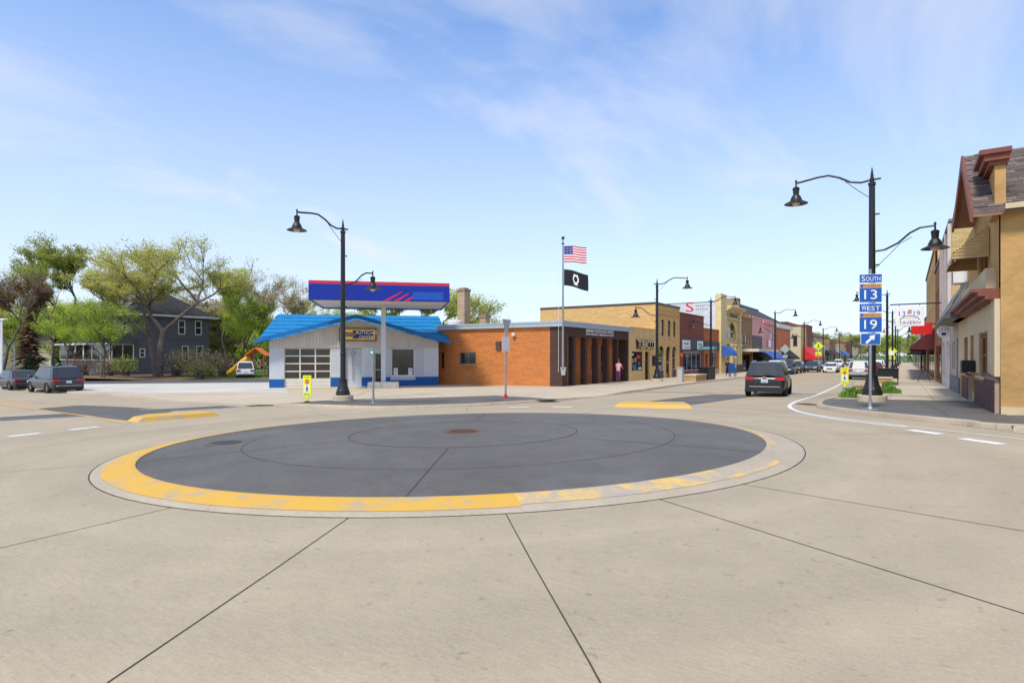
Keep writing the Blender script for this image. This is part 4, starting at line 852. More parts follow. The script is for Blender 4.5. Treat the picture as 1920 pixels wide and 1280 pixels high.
# ---------------------------------------------------------------- fuel canopy
cpl = Plane((gp(730, 728, 0.11)[0], gp(730, 728, 0.11)[1]), (1, 1)); cxy = cam_xy(719, 40.6); cpl = Plane(cxy, (1, 1)); zc = G(*cxy)+.11
t = thing('fuel_canopy', 'blue petrol station canopy with red stripe on a single white column', 'canopy', (cxy[0], cxy[1], zc), R(45))
zc0, zc1 = 5.0, 6.22; hwid, hd = 4.35, 3.6; sh = -0.1
part_box(t, 'soffit', cpl, -hwid+sh+.03, hwid+sh-.03, zc0+.08, zc0+.3, -hd+.03, hd-.03, CREAM)
for a, c, o0, o1 in ((-hwid+sh, hwid+sh, hd-.06, hd), (-hwid+sh, hwid+sh, -hd, -hd+.06), (-hwid+sh, -hwid+sh+.06, -hd+.06, hd-.06), (hwid+sh-.06, hwid+sh, -hd+.06, hd-.06)):
    f = part_box(t, 'fascia_panel', cpl, a, c, zc0, zc1-.2, o0, o1, CBLUE); part_box(f, 'red_band', cpl, a, c, zc1-.2, zc1, o0, o1, CRED)
part_box(t, 'deck', cpl, -hwid+sh+.08, hwid+sh-.08, zc1-.25, zc1-.12, -hd+.08, hd-.08, M['galv'])
for k_ in range(3):
    a = S_ = -hwid+sh+4.5+k_*.62; b = B(); b.add([cpl.P(u, v, hd+.004) for u, v in ((a, zc0+.02), (a+.32, zc0+.02), (a+1.25-k_*.2, zc0+.62-.1*k_), (a+1.15-k_*.2, zc0+.62-.1*k_))], [(0, 1, 2, 3)]); b.build('red_stripe', CRED, t, fix=False)
part_box(t, 'lettering_patch', cpl, -hwid+sh+6.35, -hwid+sh+8.3, zc0+.12, zc0+.62, hd, hd+.005, CLB)
part_box(t, 'column', cpl, -.15, .15, zc+.4, zc0+.1, -.15, .15, mat('column_grey', (.52, .54, .57), .5, .1, 3)); part_box(t, 'footing', cpl, -1.05, 1.05, zc-.1, zc+.42, -.5, .5, mat('rusty_white_concrete', (.55, .50, .43), .8, .3, 2), .03)
for u, v in ((-2.6, 1.6), (2.9, 1.6), (-2.6, -1.4), (2.9, -1.4)): part_box(t, 'downlight', cpl, u-.25, u+.25, zc0+.02, zc0+.09, v-.25, v+.25, CREAM)
# ---------------------------------------------------------------- Main Street, left side: generic shop builder
XL = -19.5; lpl = Plane((XL, 0), (0, 1)); Y = lambda px: onX(px, XL)
def zz(py, s): return lpl.z(py, s)
ROOFT = mat('flat_roof', (0.16, 0.15, 0.14), 0.9, 0.2, 1)
def shop(name, label, s0, s1, z1, wm, ops=(), depth=14.0, side=None, cop=None, coph=.18, copm=None, cat='building', rec=.18):
    z0 = G(XL, s0)-.4; t = thing(name, label, cat, (XL, (s0+s1)/2, G(XL, (s0+s1)/2)))
    b = B(); facade(b, lpl, s0, s1, z0, z1, list(ops), rec); b.build('wall', wm, t)
    for nm, a, c in (('side_wall', s0, s0+.25), ('side_wall', s1-.25, s1)): part_box(t, nm, lpl, a, c, z0, z1-.004, -depth, -.003, side or wm)
    part_box(t, 'rear_wall', lpl, s0+.25, s1-.25, z0, z1-.01, -depth, -depth+.25, side or wm)
    part_box(t, 'roof', lpl, s0+.26, s1-.26, z1-.45, z1-.35, -depth+.26, -.22, ROOFT)
    if cop:
        part_box(t, 'coping', lpl, s0-.02, s1+.02, z1, z1+coph, -.35, .07, copm or cop); part_box(t, 'coping', lpl, s0-.03, s0+.32, z1-.002, z1+coph-.004, -depth, -.36, copm or cop)
    return t
PEACH = brick('orange_brick', (0.60, 0.205, 0.05), (0.48, 0.145, 0.035), (0.48, 0.24, 0.11)); DKBR = brick('dark_brown_brick', (0.085, 0.045, 0.035), (0.06, 0.032, 0.026), (0.10, 0.065, 0.055)); YELB = brick('yellow_brick', (0.72, 0.46, 0.175), (0.62, 0.35, 0.11), (0.60, 0.41, 0.21)); STUC = mat('tan_stucco', (0.72, 0.49, 0.21), 0.9, 0.12, 1.2, 0.3, 30)
REDB = brick('red_brown_brick', (0.27, 0.08, 0.048), (0.20, 0.056, 0.036), (0.20, 0.10, 0.075)); ORB = brick('bright_orange_brick', (0.56, 0.155, 0.045), (0.45, 0.115, 0.035), (0.36, 0.17, 0.09)); BRNB = brick('brown_tan_brick', (0.34, 0.19, 0.085), (0.25, 0.13, 0.055), (0.28, 0.18, 0.10))
PALEB = mat('pale_blue_metal', (0.36, 0.44, 0.50), 0.45, 0.08, 3); CSTONE = mat('cream_stone', (0.70, 0.55, 0.27), 0.8, 0.10, 1.5, 0.2, 20); WHT = mat('whitewashed_wall', (0.62, 0.64, 0.66), 0.85, 0.13, 0.8, 0.25, 20); BRNM = mat('brown_metal', (0.10, 0.055, 0.038), 0.5, 0.12, 2)
GREYP = mat('dark_grey_panel', (0.06, 0.06, 0.065), 0.6, 0.12, 2); TANP = mat('tan_paint', (0.50, 0.40, 0.27), 0.8, 0.08, 2); PINK = mat('pink_paint', (0.70, 0.33, 0.29), 0.75, 0.08, 1.5); ORGP = mat('orange_panel', (0.62, 0.16, 0.05), 0.7, 0.12, 2)
BAW = mat('black_awning', (0.015, 0.015, 0.017), 0.8, 0.2, 3); RAW = mat('red_awning', (0.62, 0.02, 0.02), 0.7, 0.1, 3); UAW = mat('blue_awning', (0.03, 0.12, 0.42), 0.7, 0.1, 3); MAR = mat('maroon_awning', (0.09, 0.015, 0.02), 0.8, 0.15, 3)
DARKIN = mat('shop_interior', (0.03, 0.028, 0.025), 0.9, 0.3, 2)
# --- post office
s0, s1 = Y(1054), Y(1178.5); zg = G(XL, 40)+.1; zt = 3.9
t = thing('post_office', 'low orange brick post office with dark brown brick piers and pale blue roof edge', 'building', (XL, 41, zg))
ppl = Plane((XL, s0), (1, 0))          # south side wall runs towards -X; its s is measured in +X from XL
xs = lambda px: ppl.px(px)
xw0, xw1, xc = xs(861), xs(892), xs(1031.5)
b = B(); facade(b, ppl, -11.2, xc, zg-.5, zt-.35, [(xw0, xw1, zat(683, 44.6), zat(660, 44.6)), (xs(826), xs(833), zat(690, 46), zat(660, 46))], .2); b.build('wall', PEACH, t)
window(t, ppl, xw0, xw1, zat(683, 44.6), zat(660, 44.6), 2, 1, M['galv'], M['glass'], .12, .05); window(t, ppl, xs(826), xs(833), zat(690, 46), zat(660, 46), 1, 2, BRNM, M['glass'], .12, .05)
part_box(t, 'window_sill', ppl, xw0-.1, xw1+.1, zat(683, 44.6)-.12, zat(683, 44.6), -.05, .08, PEACH)
b = B(); pbox(b, ppl, xc, 0, zg-.5, zt-.35, -.75, .02); b.build('corner_pier', DKBR, t)
zf0 = zat(631, 40.5)
part_box(t, 'fascia', lpl, s0+.02, s1, zf0, zt-.35, -.40, -.004, DKBR)
part_box(t, 'roof_edge', lpl, s0-.22, s1+.05, zt-.35, zt+.02, -11.2, .2, PALEB); part_box(t, 'roof_edge_lip', lpl, s0-.25, s1+.05, zt-.10, zt+.03, -11.2, .24, PALEB)
for a, c in ((1072.5, 1082.5), (1095, 1104.4), (1116, 1125.6), (1136, 1144), (1154, 1163)):
    m_ = (Y(a)+Y(c))/2; part_box(t, 'pier', lpl, m_-.16, m_+.16, zg-.3, zf0, -.42, -.01, DKBR)
rb = .85; bpl = Plane((XL-rb, 0), (0, 1)); bs = lambda px: bpl.px(px); edges = [s0+.5]+[(Y(a)+Y(c))/2 for a, c in ((1072.5, 1082.5), (1095, 1104.4), (1116, 1125.6), (1136, 1144), (1154, 1163))]+[s1-.25]
ops = []
for i in range(4): m_ = edges[i]+(edges[i+1]-edges[i])*.62; ops.append((m_-.52, m_+.52, zg+1.05, zf0-.45))
dm = edges[4]+(edges[5]-edges[4])*.55; ops.append((dm-.55, dm+.55, zg-.1, zf0-.35))
b = B(); facade(b, bpl, s0+.05, s1-.25, zg-.4, zf0+.3, ops, .2); b.build('recessed_wall', PEACH, t)
for i, o in enumerate(ops): window(t, bpl, *o[:4], 2 if i < 4 else 1, 1 if i < 4 else 2, BRNM if i < 4 else M['galv'], M['glass'], .1, .06, 'window' if i < 4 else 'door')
b = B(); pbox(b, lpl, s1-.25, s1, zg-.4, zt-.36, -14, -.006); b.build('end_wall', DKBR, t); part_box(t, 'porch_ceiling', lpl, s0+.1, s1-.25, zf0+.02, zf0+.1, -rb, -.41, CREAM)
sp_ = Y(1098.5); sq = Y(1150); part_text(t, lpl, 'UNITED STATES POST OFFICE', sp_, zat(624.3, 45), .25, sq-sp_, 0, SW, .04); part_text(t, lpl, 'NEW PRAGUE, MINNESOTA 56071', sp_, zat(631.6, 45)+.07, .16, sq-sp_, 0, SW, .03)
part_box(t, 'wall_lamp', ppl, xs(962), xs(968), zat(630, 42), zat(624, 42), 0, .25, CREAM, .03); part_box(t, 'wall_box', ppl, xs(931), xs(940), zat(656, 43), zat(640, 43), 0, .12, BRNM)
for (px_, py_, w_, h_, lb, nm) in ((869.5, 540, 1.35, 0, 'tall tan brick chimney behind the post office roof', 'chimney'), (909, 588, 1.2, 0, 'short tan brick chimney on the post office roof', 'chimney')):
    d = 56.0 if px_ < 900 else 53.0; x, y = cam_xy(px_, d); z0 = zt-.1 if px_ > 900 else -.5; zt_ = zat(py_ if px_ < 900 else 588.5, d); c = thing(nm, lb, 'chimney', (x, y, z0))
    b = B(); w2 = 17/1100*d/2 if px_ < 900 else 14/1100*d/2; b.box(x-w2, x+w2, y-w2, y+w2, z0, zt_-.35); b.build('stack', brick('chimney_brick', (.50, .36, .22), (.42, .28, .16), (.40, .31, .22)), c); b = B(); b.box(x-w2-.06, x+w2+.06, y-w2-.06, y+w2+.06, zt_-.35, zt_-.12); b.box(x-w2+.1, x+w2-.1, y-w2+.1, y+w2-.1, zt_-.12, zt_); b.build('cap', brick('chimney_cap_brick', (.36, .22, .12), (.30, .17, .09), (.32, .22, .14)), c)
x, y = cam_xy(853, 52); c = thing('rooftop_vent', 'pale rooftop ventilation unit behind the post office roof', 'vent', (x, y, zt-.2)); b = B(); b.lathe([(.75, -.3), (.75, .2), (.65, .25), (.65, .65), (.55, .72)], (x, y, zt), 16); b.build('housing', M['white'], c)
# flagpole on the post office corner and its two flags
fx, fy = XL+.22, s0-.28; ftop = zat(445, 40.0); fb = zat(692, 40)
t = thing('flagpole', 'tall grey flagpole mounted on the post office corner pier', 'flagpole', (fx, fy, fb)); b = B(); b.tube([(fx, fy, fb), (fx, fy, ftop-.45)], [.085, .05], 10); b.build('pole', M['galv'], t)
b = B(); b.lathe([(.0, -.12), (.09, -.08), (.12, 0), (.09, .08), (0, .12)], (fx, fy, ftop-.1), 12); b.lathe([(.04, -.5), (.14, -.46), (.03, -.40), (.03, -.2)], (fx, fy, ftop-.02), 10); b.build('finial', M['black'], t)
b = B(); b.prism([(fx-.2, fy, fb+.15), (fx+.2, fy, fb+.15), (fx+.12, fy, fb-.4), (fx-.12, fy, fb-.4)], (0, .12, 0)); b.build('wall_bracket', ALU, t); b = B(); b.tube([(fx-.35, fy+.05, ftop-1.2), (fx-.38, fy+.05, fb-.2)], .012, 5); b.build('halyard', M['white'], t)
FR = mat('flag_red', (.55, .015, .03), .8, .06); FW = mat('flag_white', (.78, .78, .78), .8, .04); FB = mat('flag_blue', (.02, .04, .22), .8, .06); FK = mat('flag_black', (.012, .012, .014), .8, .1)
def flag(name, label, z1, z0, L, fun, droop, mats, extra=None):
    t = thing(name, label, 'flag', (fx+.08, fy, z0)); nx, nz = 26, 26; bd = {}
    def P(u, v):
        wv = .16*math.sin(u*7.5+v*1.2)*u; return (fx+.08+L*u*.93, fy+L*u*.30+wv, z0+(z1-z0)*v-droop*u**1.3+.05*math.sin(u*6)*u)
    for i in range(nx):
        for j in range(nz): k_ = fun((i+.5)/nx, (j+.5)/nz); bd.setdefault(k_, B()).quad(P(i/nx, j/nz), P((i+1)/nx, j/nz), P((i+1)/nx, (j+1)/nz), P(i/nx, (j+1)/nz))
    for k_, (nm, m_) in mats.items(): bd[k_].build(nm, m_, t, True, fix=False) if k_ in bd else None
    return t, P
t, P = flag('national_flag', 'American flag flying at the top of the flagpole', zat(463, 40), zat(493, 40), 1.5, lambda u, v: 'b' if (u < .42 and v > 6/13) else int(v*13), .12, {'b': ('canton', FB), **{i: ('stripe', FW if i % 2 else FR) for i in range(13)}})
b = B()
for i in range(6):
    for j in range(5):
        u, v = .035+i*.067, .50+j*.098; p0 = Vector(P(u, v))+Vector((0, -.012, 0)); b.add([p0+Vector((.022*math.cos(R(a)), 0, .022*math.sin(R(a)))) for a in range(90, 450, 72)], [(0, 1, 2, 3, 4)])
b.build('stars', FW, t, fix=False)['kind'] = 'stuff'
t, P = flag('service_flag', 'black flag with white round emblem below the American flag', zat(506, 40), zat(536, 40), 1.62, lambda u, v: 'k', .42, {'k': ('cloth', FK)})
b = B(); n = 20
for k_ in range(n):
    a0, a1 = 2*math.pi*k_/n, 2*math.pi*(k_+1)/n; q = [(.53+r*.135*math.cos(a), .50+r*.29*math.sin(a)) for r, a in ((.62, a0), (1, a0), (1, a1), (.62, a1))]; b.add([Vector(P(*c))+Vector((.0, -.014, 0)) for c in q], [(0, 1, 2, 3)])
for q in ([(.44, .80), (.62, .80), (.62, .74), (.44, .74)], [(.44, .22), (.62, .22), (.62, .15), (.44, .15)]): b.add([Vector(P(*c))+Vector((0, -.014, 0)) for c in q], [(0, 1, 2, 3)])
q = [(.47, .32), (.53, .30), (.57, .42), (.585, .55), (.55, .66), (.50, .62), (.485, .5)]; b2 = B(); b.build('emblem_ring', FW, t, fix=False)
# --- tobacco shop
s0, s1 = Y(1179), Y(1229); zt = zat(614, 50); zg = G(XL, s0)+.11
wn = (Y(1184.5), Y(1205), zat(694, 52), zat(659, 52)); dr = (Y(1209.5), Y(1218), zg-.1, zat(659, 53))
t = shop('tobacco_shop', 'single-storey tan stucco tobacco shop beside the post office', s0, s1, zt, STUC, [wn, dr], 12, cop=STUC, coph=.08)
w_ = window(t, lpl, *wn, 1, 1, BRNM, M['glass'], .06, .05); part_box(t, 'door_leaf', lpl, dr[0], dr[1], dr[2], dr[3], -.9, -.8, BRNM)
for i, (u, v, a, c, m_) in enumerate(((.08, .80, .16, .1, SW), (.52, .62, .34, .2, SRED), (.12, .42, .1, .22, SYEL), (.35, .45, .12, .22, TANP), (.12, .12, .34, .2, SB), (.2, .02, .3, .08, SGRN), (.68, .05, .26, .12, SW), (.7, .3, .12, .16, SGRN))):
    W2, H2 = wn[1]-wn[0], wn[3]-wn[2]; part_box(w_, 'window_poster', lpl, wn[0]+W2*u, wn[0]+W2*(u+a), wn[2]+H2*v, wn[2]+H2*(v+c), -.082, -.075, m_)
tb = part_text(t, lpl, 'TOBACCO', Y(1191.5), zat(654, 52), .78, Y(1223)-Y(1191.5), .01, SBLK, .22); part_text(tb, lpl, 'TOBACCO', Y(1191.5)+.02, zat(654, 52)+.02, .74, Y(1223)-Y(1191.5)-.04, .232, mat('cream_letter', (.80, .66, .40), .5), .006, 'letter_face')
part_box(t, 'notice_case', lpl, Y(1223), Y(1228.5), zat(686, 53), zat(667, 53), 0, .15, SBLK)
# --- yellow brick two-storey
s0, s1 = Y(1229), Y(1274.3); zt = 6.35; zg = G(XL, s0)+.11; d = 57
up = [(Y(a), Y(c), zat(630, d), zat(599, d), .9) for a, c in ((1239.5, 1245.5), (1252, 1257.5), (1262.5, 1267))]; lo = [(Y(a), Y(c), zg-.1, zat(648.5, d), .95) for a, c in ((1234, 1245.5), (1249, 1258), (1260.5, 1268.5))]
t = shop('brick_building', 'two-storey yellow brick building with three arched doorways', s0, s1, zt, YELB, up+lo, 12.6, cop=BRNM, coph=.22)
for o in up: window(t, lpl, *o[:4], 1, 2, BRNM, M['glass'], .1, .05); part_box(t, 'window_sill', lpl, o[0]-.1, o[1]+.1, o[2]-.12, o[2], -.1, .06, TANP)
for i, o in enumerate(lo): window(t, lpl, o[0], o[1], o[2] if i == 1 else zg+.75, o[3], 1, 2, CREAM, M['glass'], .12, .07, 'door' if i == 1 else 'window'); part_box(t, 'sill_panel', lpl, o[0], o[1], zg-.1, zg+.75, -.17, -.08, GREYP) if i != 1 else None
for z_ in (zt-.35, zt-.75, zat(591, d)): part_box(t, 'brick_course', lpl, s0, s1, z_-.08, z_, .003, .07, YELB)
# --- red-brown brick shop and low orange shop
def signband(t, s0, s1, z0, z1, m_): return part_box(t, 'sign_band', lpl, s0+.1, s1-.1, z0, z1, .003, .12, m_)
s0, s1 = Y(1274.6), Y(1319.5); d = 64.5; zg = G(XL, s0)+.11; zt = 5.95
op = (Y(1281), Y(1315), zat(694, d), zat(659, d))
t = shop('brick_shop', 'red-brown brick shop with a dark sign band and wide shop windows', s0, s1, zt, REDB, [op], 15, cop=REDB, coph=.1)
window(t, lpl, *op, 4, 1, M['white'], M['glass'], .1, .07, split=True); p = signband(t, s0, s1, zat(658, d), zat(634, d), GREYP)
for a, c, lines in ((1277.5, 1292, (0, 1)), (1305.5, 1316, (0, 1))):
    f = part_box(p, 'sign_face', lpl, Y(a), Y(c), zat(655, d), zat(638.5, d), .12, .14, SW); w2 = Y(c)-Y(a)
    for i, tx in enumerate(lines): marks(f, lpl, Y(a)+w2*.14, zat(647.5 if i == 0 else 653, d), .30 if i == 0 else .16, w2*.72, .14, NAVY if a < 1300 or i == 0 else GREYP, 4 if i == 0 else 6, int(a)+i)
part_box(t, 'round_sign', lpl, Y(1275), Y(1279), zat(669, d), zat(661, d), .02, .1, mat('orange_sign', (.75, .16, .03), .5), .05)
s0, s1 = Y(1320), Y(1347.5); d = 70; zt = zat(617.5, d); zg = G(XL, s0)+.11
ops = [(Y(1323), Y(1326.5), zg-.1, zat(663, d)), (Y(1330), Y(1344), zat(692, d), zat(659, d))]
t = shop('low_brick_shop', 'low orange brick shop with grey sign band left of the bank', s0, s1, zt, ORB, ops, 12, cop=ORB, coph=.1)
window(t, lpl, *ops[1], 3, 1, M['white'], M['glass'], .1, .06); window(t, lpl, *ops[0], 1, 2, BRNM, M['glass'], .1, .05, 'door'); signband(t, s0, s1, zat(655, d), zat(640, d), GREYP); part_box(t, 'lower_wall', lpl, Y(1321), Y(1346.5), zg-.2, zat(692, d), .003, .04, TANP)
hs = thing('hanging_sign', 'green and white hanging shop sign above the low brick shop', 'sign', (XL+.9, Y(1322), zat(655, 66))); hp = Plane((XL+.1, Y(1322)-2.5), (1, 0)); p = part_box(hs, 'panel', hp, .1, 1.9, zat(655, 65.5), zat(649, 65.5), -.05, .05, mat('teal_sign', (.02, .25, .27), .5)); marks(p, hp, .25, zat(654, 65.5), .2, 1.4, .05, mat('pale_teal', (.25, .45, .48), .5), 5, 9); part_box(hs, 'bracket', hp, -.1, 2.0, zat(648, 65.5), zat(648, 65.5)+.05, -.02, .02, M['black'])
# --- bank with the white side wall
s0, s1 = Y(1347.8), Y(1386); zt = zat(560, 78); zg = G(XL, s0)+.11; d = 79
arch = (Y(1363.5), Y(1379.5), zat(637, d), zat(604, d), .9)
t = shop('bank_building', 'cream stone bank with arched window and whitewashed side wall', s0, s1, zt-.9, CSTONE, [arch, (Y(1369), Y(1376), zg-.1, zat(655, d))], 26, side=WHT, rec=.35)
part_box(t, 'side_parapet', lpl, s0+.001, s0+.3, zt-.92, zat(566.5, 74), -8.5, -.3, WHT); part_box(t, 'side_parapet', lpl, s0+.002, s0+.3, zt-1.8, zat(573.5, 74.5), -26, -8.5, WHT)
part_box(t, 'parapet', lpl, s0, s1, zt-.9, zt, -.5, -.001, CSTONE); part_box(t, 'corner_pilaster', lpl, s0-.05, Y(1358.5), zg-.3, zt+.25, -.4, .28, CSTONE); part_box(t, 'corner_pilaster', lpl, Y(1383.5), s1+.05, zg-.3, zat(585, d), -.4, .28, CSTONE)
for z0, z1, o in ((zat(585, d), zat(582, d), .45), (zat(582, d), zat(579, d), .75), (zat(579, d), zat(577, d), .95), (zat(600, d), zat(598, d), .3), (zat(645, d), zat(642.5, d), .35)): part_box(t, 'cornice', lpl, Y(1358.6), s1+.25, z0, z1, -.1, o, CSTONE)
wb = Y(1382)-Y(1362); marks(t, lpl, Y(1362), zat(595, d), .5, wb*.22, .0, BRNM, 4, 10); part_text(t, lpl, 'NATIONAL BANK', Y(1362)+wb*.30, zat(595, d), .5, wb*.70, .0, BRNM, .03)
w_ = window(t, lpl, *arch[:4], 3, 2, CSTONE, M['glass'], .3, .35)
for px_ in (1365, 1371.5, 1377.5, 1382): b = B(); b.lathe([(.42, 0), (.42, .9), (.34, .95), (.30, 3.4), (.42, 3.6), (.42, 3.8)], (XL+.35, Y(px_), zg-.05), 14); b.build('column', CSTONE, t)
for px_ in (1365, 1371.5, 1377.5, 1382): part_box(t, 'column_base', lpl, Y(px_)-.48, Y(px_)+.48, zg-.3, zg+1.0, .02, .80, GREYP)
part_box(t, 'lower_side_paint', lpl, s0-.03, s0, zg-.3, zat(623, 74), -2.8, -.41, CSTONE)
pls = Plane((XL, s0-.004), (1, 0)); f = part_text(t, pls, 'S', -4.15, zat(583.5, 74.5), 1.25, 1.0, 0.0, SRED, .01, 'painted_letter'); marks(t, pls, -2.9, zat(573.5, 74), .22, 2.1, 0, M['galv'], 8, 11); marks(t, pls, -2.9, zat(580, 74), .2, 1.6, 0, M['galv'], 6, 12)
def awning(par, s0, s1, z0, z1, out, m_, name='awning', front=.25):
    b = B(); b.add([lpl.P(s0, z1, .02), lpl.P(s1, z1, .02), lpl.P(s1, z0, out), lpl.P(s0, z0, out), lpl.P(s0, z0-front, out), lpl.P(s1, z0-front, out), lpl.P(s0, z0-front, .02), lpl.P(s1, z0-front, .02)], [(0, 1, 2, 3), (3, 2, 5, 4), (0, 3, 4, 6), (1, 7, 5, 2)]); return b.build(name, m_, par)
aw = thing('shop_awning', 'rounded blue awning over the bank side door', 'awning', (XL+.6, s0+1, zat(667, 73))); b = B(); n = 7; a0, a1 = Y(1348.5), Y(1348.5)+2.3
prof_ = [(1.35*math.sin(R(90*i/n)), zat(667, 73)+1.25*math.cos(R(90*i/n))) for i in range(n+1)]
b.add([lpl.P(a0, z, o+.29) for o, z in prof_]+[lpl.P(a1, z, o+.29) for o, z in prof_]+[lpl.P(a0, prof_[-1][1], .29), lpl.P(a1, prof_[-1][1], .29)], [(i, i+1, n+2+i, n+1+i) for i in range(n)]+[tuple(range(n+1))+(2*n+2,), tuple(range(n+1, 2*n+2))+(2*n+3,)]); b.build('canvas', UAW, aw)
# --- brown brick, pink, orange, and on down the street
s0, s1 = Y(1386.4), Y(1410); d = 86; zg = G(XL, s0)+.11; zt = zat(597, d)
ops = [(Y(a), Y(c), zat(648, d), zat(628, d)) for a, c in ((1387.5, 1389.5), (1391, 1396), (1397, 1402), (1405, 1408))]+[(Y(1389), Y(1407), zg-.1, zat(664, d))]
t = shop('brown_brick_shop', 'two-storey brown brick building with a flat metal canopy next to the bank', s0, s1, zt, BRNB, ops, 14, cop=BRNB, coph=.25)
for o in ops[:4]: window(t, lpl, *o, 1, 2, CREAM, M['glass'], .1, .06)
window(t, lpl, *ops[4], 4, 1, BRNM, M['glass'], .3, .08, 'shopfront'); part_box(t, 'canopy', lpl, s0, Y(1427), zat(659, 84), zat(654, 84), .02, 2.6, CREAM)
for px_ in (1387.5, 1394, 1401, 1408.5): part_box(t, 'parapet_block', lpl, Y(px_)-.3, Y(px_)+.3, zt+.2, zt+.75, -.3, .05, BRNB)
s0, s1 = Y(1410.3), Y(1453); d = 97; zg = G(XL, s0)+.11; zt = zat(601, d)
ops = [(Y(1444), Y(1450), zat(640, d), zat(622, d)), (Y(1413), Y(1451), zg-.1, zat(668, d))]
t = shop('pink_building', 'two-storey pink fronted building with dark mansard roof', s0, s1, zt, PINK, ops, 20, side=BRNB, cop=PINK, coph=.3)
window(t, lpl, *ops[0], 1, 2, M['white'], M['glass'], .1, .12); window(t, lpl, *ops[1], 7, 1, GREYP, M['glass'], .3, .1, 'shopfront'); part_box(t, 'grey_panel', lpl, s0+.1, Y(1428), zat(655, d), zat(630, 92), .003, .1, GREYP); part_box(t, 'pilaster', lpl, Y(1428), Y(1436), zg, zt, .003, .12, PINK); part_box(t, 'cornice', lpl, Y(1428), s1, zt-.5, zt-.2, .003, .35, PINK)
RSL = mat('dark_slate_roof', (.045, .05, .052), .8, .2, 2, .3, 20); zr2 = zat(584, 100)
b = B(); b.hexa([lpl.P(s0, zt+.3, -.4), lpl.P(s1+14, zt+.3, -.4), lpl.P(s1+14, zt+.3, -18), lpl.P(s0, zt+.3, -18), lpl.P(s0+2, zr2+1, -4), lpl.P(s1+6, zr2+1, -4), lpl.P(s1+6, zr2+1, -14), lpl.P(s0+2, zr2+1, -14)]); b.build('mansard_roof', RSL, t); part_box(t, 'green_ridge', lpl, s0+1.9, s1+6.1, zr2+1, zr2+1.25, -14, -3.9, mat('green_metal', (.03, .12, .09), .5)); part_box(t, 'chimney', lpl, s1-2, s1+.5, zr2+1.2, zr2+3.0, -9, -6, BRNB)
awning(t, Y(1428), Y(1453), zat(671, d), zat(655, d), 1.6, UAW); awning(t, s0+.5, Y(1428), zat(672, d), zat(659, d), 1.6, BAW)
b = B(); pbox(b, lpl, Y(1437), Y(1439.5), zat(650, 95), zat(636, 95), .4, .5); b.build('blade_sign', SW, t)
s0, s1 = Y(1453.3), Y(1482); d = 112; zt = zat(612, d); zg = G(XL, s0)+.11
t = shop('orange_panel_shop', 'shop with bright orange panelled upper front and black awning', s0, s1, zt, TANP, [(s0+1, s1-1, zg-.1, zat(672, d))], 16, cop=CREAM, coph=.35)
for i in range(7): a = s0+1.2+(s1-s0-2.4)*i/7; part_box(t, 'orange_panel', lpl, a+.08, a+(s1-s0-2.4)/7-.08, zat(655, d), zat(619, d), .003, .12, ORGP)
window(t, lpl, s0+1, s1-1, zg-.1, zat(672, d), 6, 1, GREYP, M['glass'], .3, .1, 'shopfront'); awning(t, Y(1466), s1-.3, zat(671, d), zat(656, d), 1.8, BAW); part_box(t, 'cornice', lpl, s0, s1, zt-.5, zt-.002, .003, .5, CREAM)
s0, s1 = 144.5, Y(1512); zt = zat(613, 133); zg = G(XL, s0)+.11
t = shop('cream_corner_building', 'two-storey cream side-walled building with narrow brick front beyond the side street', s0, s1, zt, YELB, [], 15, side=mat('cream_stucco', (.58, .46, .31), .85, .08), cop=BRNM, coph=.2)
pls = Plane((XL, s0-.002), (1, 0)); u0, u1 = pls.px(1487), pls.px(1495); part_box(t, 'window', pls, u0, u1, zat(649, 133), zat(629, 133), 0, .05, GREYP); f = window(t, pls, u0+.1, u1-.1, zat(648, 133), zat(630, 133), 1, 2, BRNM, M['glass'], -.12, .08)
s0, s1 = Y(1512.3), Y(1523); zt = zat(612, 142)
t = shop('dark_red_building', 'narrow dark red brick building with a red awning', s0, s1, zt, REDB, [(s0+1, s0+2.3, 3.5, 6.3), (s1-3, s1-1.6, 3.5, 6.3)], 15, cop=REDB, coph=.3)
for o in ((s0+1, s0+2.3, 3.5, 6.3), (s1-3, s1-1.6, 3.5, 6.3)): window(t, lpl, *o, 1, 2, CREAM, M['glass'], .1, .1)
aw = thing('shop_awning', 'bright red sloping awning on the left side of Main Street', 'awning', (XL+1, 150, 1.5)); awning(aw, Y(1505), s1, zat(671, 140), zat(650, 140), 2.6, RAW, 'canvas', .35)
GAB = mat('brown_shingle', (.13, .055, .045), .85, .2, 1.5); CRS = mat('pale_cream_siding', (.62, .55, .38), .8, .06)
s0, s1 = 166, 186; t = shop('gabled_building', 'pale cream building with a big red-brown roof past the dark red building', s0, s1, 6.3, CRS, [(s0+3, s0+5, 3.2, 5.2), (s0+9, s0+11, 3.2, 5.2)], 16)
for o in ((s0+3, s0+5, 3.2, 5.2), (s0+9, s0+11, 3.2, 5.2)): window(t, lpl, *o, 1, 2, M['white'], M['glass'], .1, .1)
b = B(); b.hexa([lpl.P(s0-.5, 6.2, .6), lpl.P(s1+.5, 6.2, .6), lpl.P(s1+.5, 6.2, -16), lpl.P(s0-.5, 6.2, -16), lpl.P(s0-.5, 10.2, -6), lpl.P(s1-3, 10.2, -6), lpl.P(s1-3, 10.2, -10), lpl.P(s0-.5, 10.2, -10)]); b.build('roof', GAB, t)
FARL = [(190, 202, 4.6, TANP, 'low tan shop', BAW), (203, 222, 6.4, BRNB, 'brown brick two-storey shop', MAR), (223, 240, 4.8, WHT, 'low white shop', None), (241, 262, 5.6, YELB, 'yellow brick shop', UAW), (263, 290, 6.5, REDB, 'red brick block', None), (291, 330, 5.0, CRS, 'pale low building', None)]
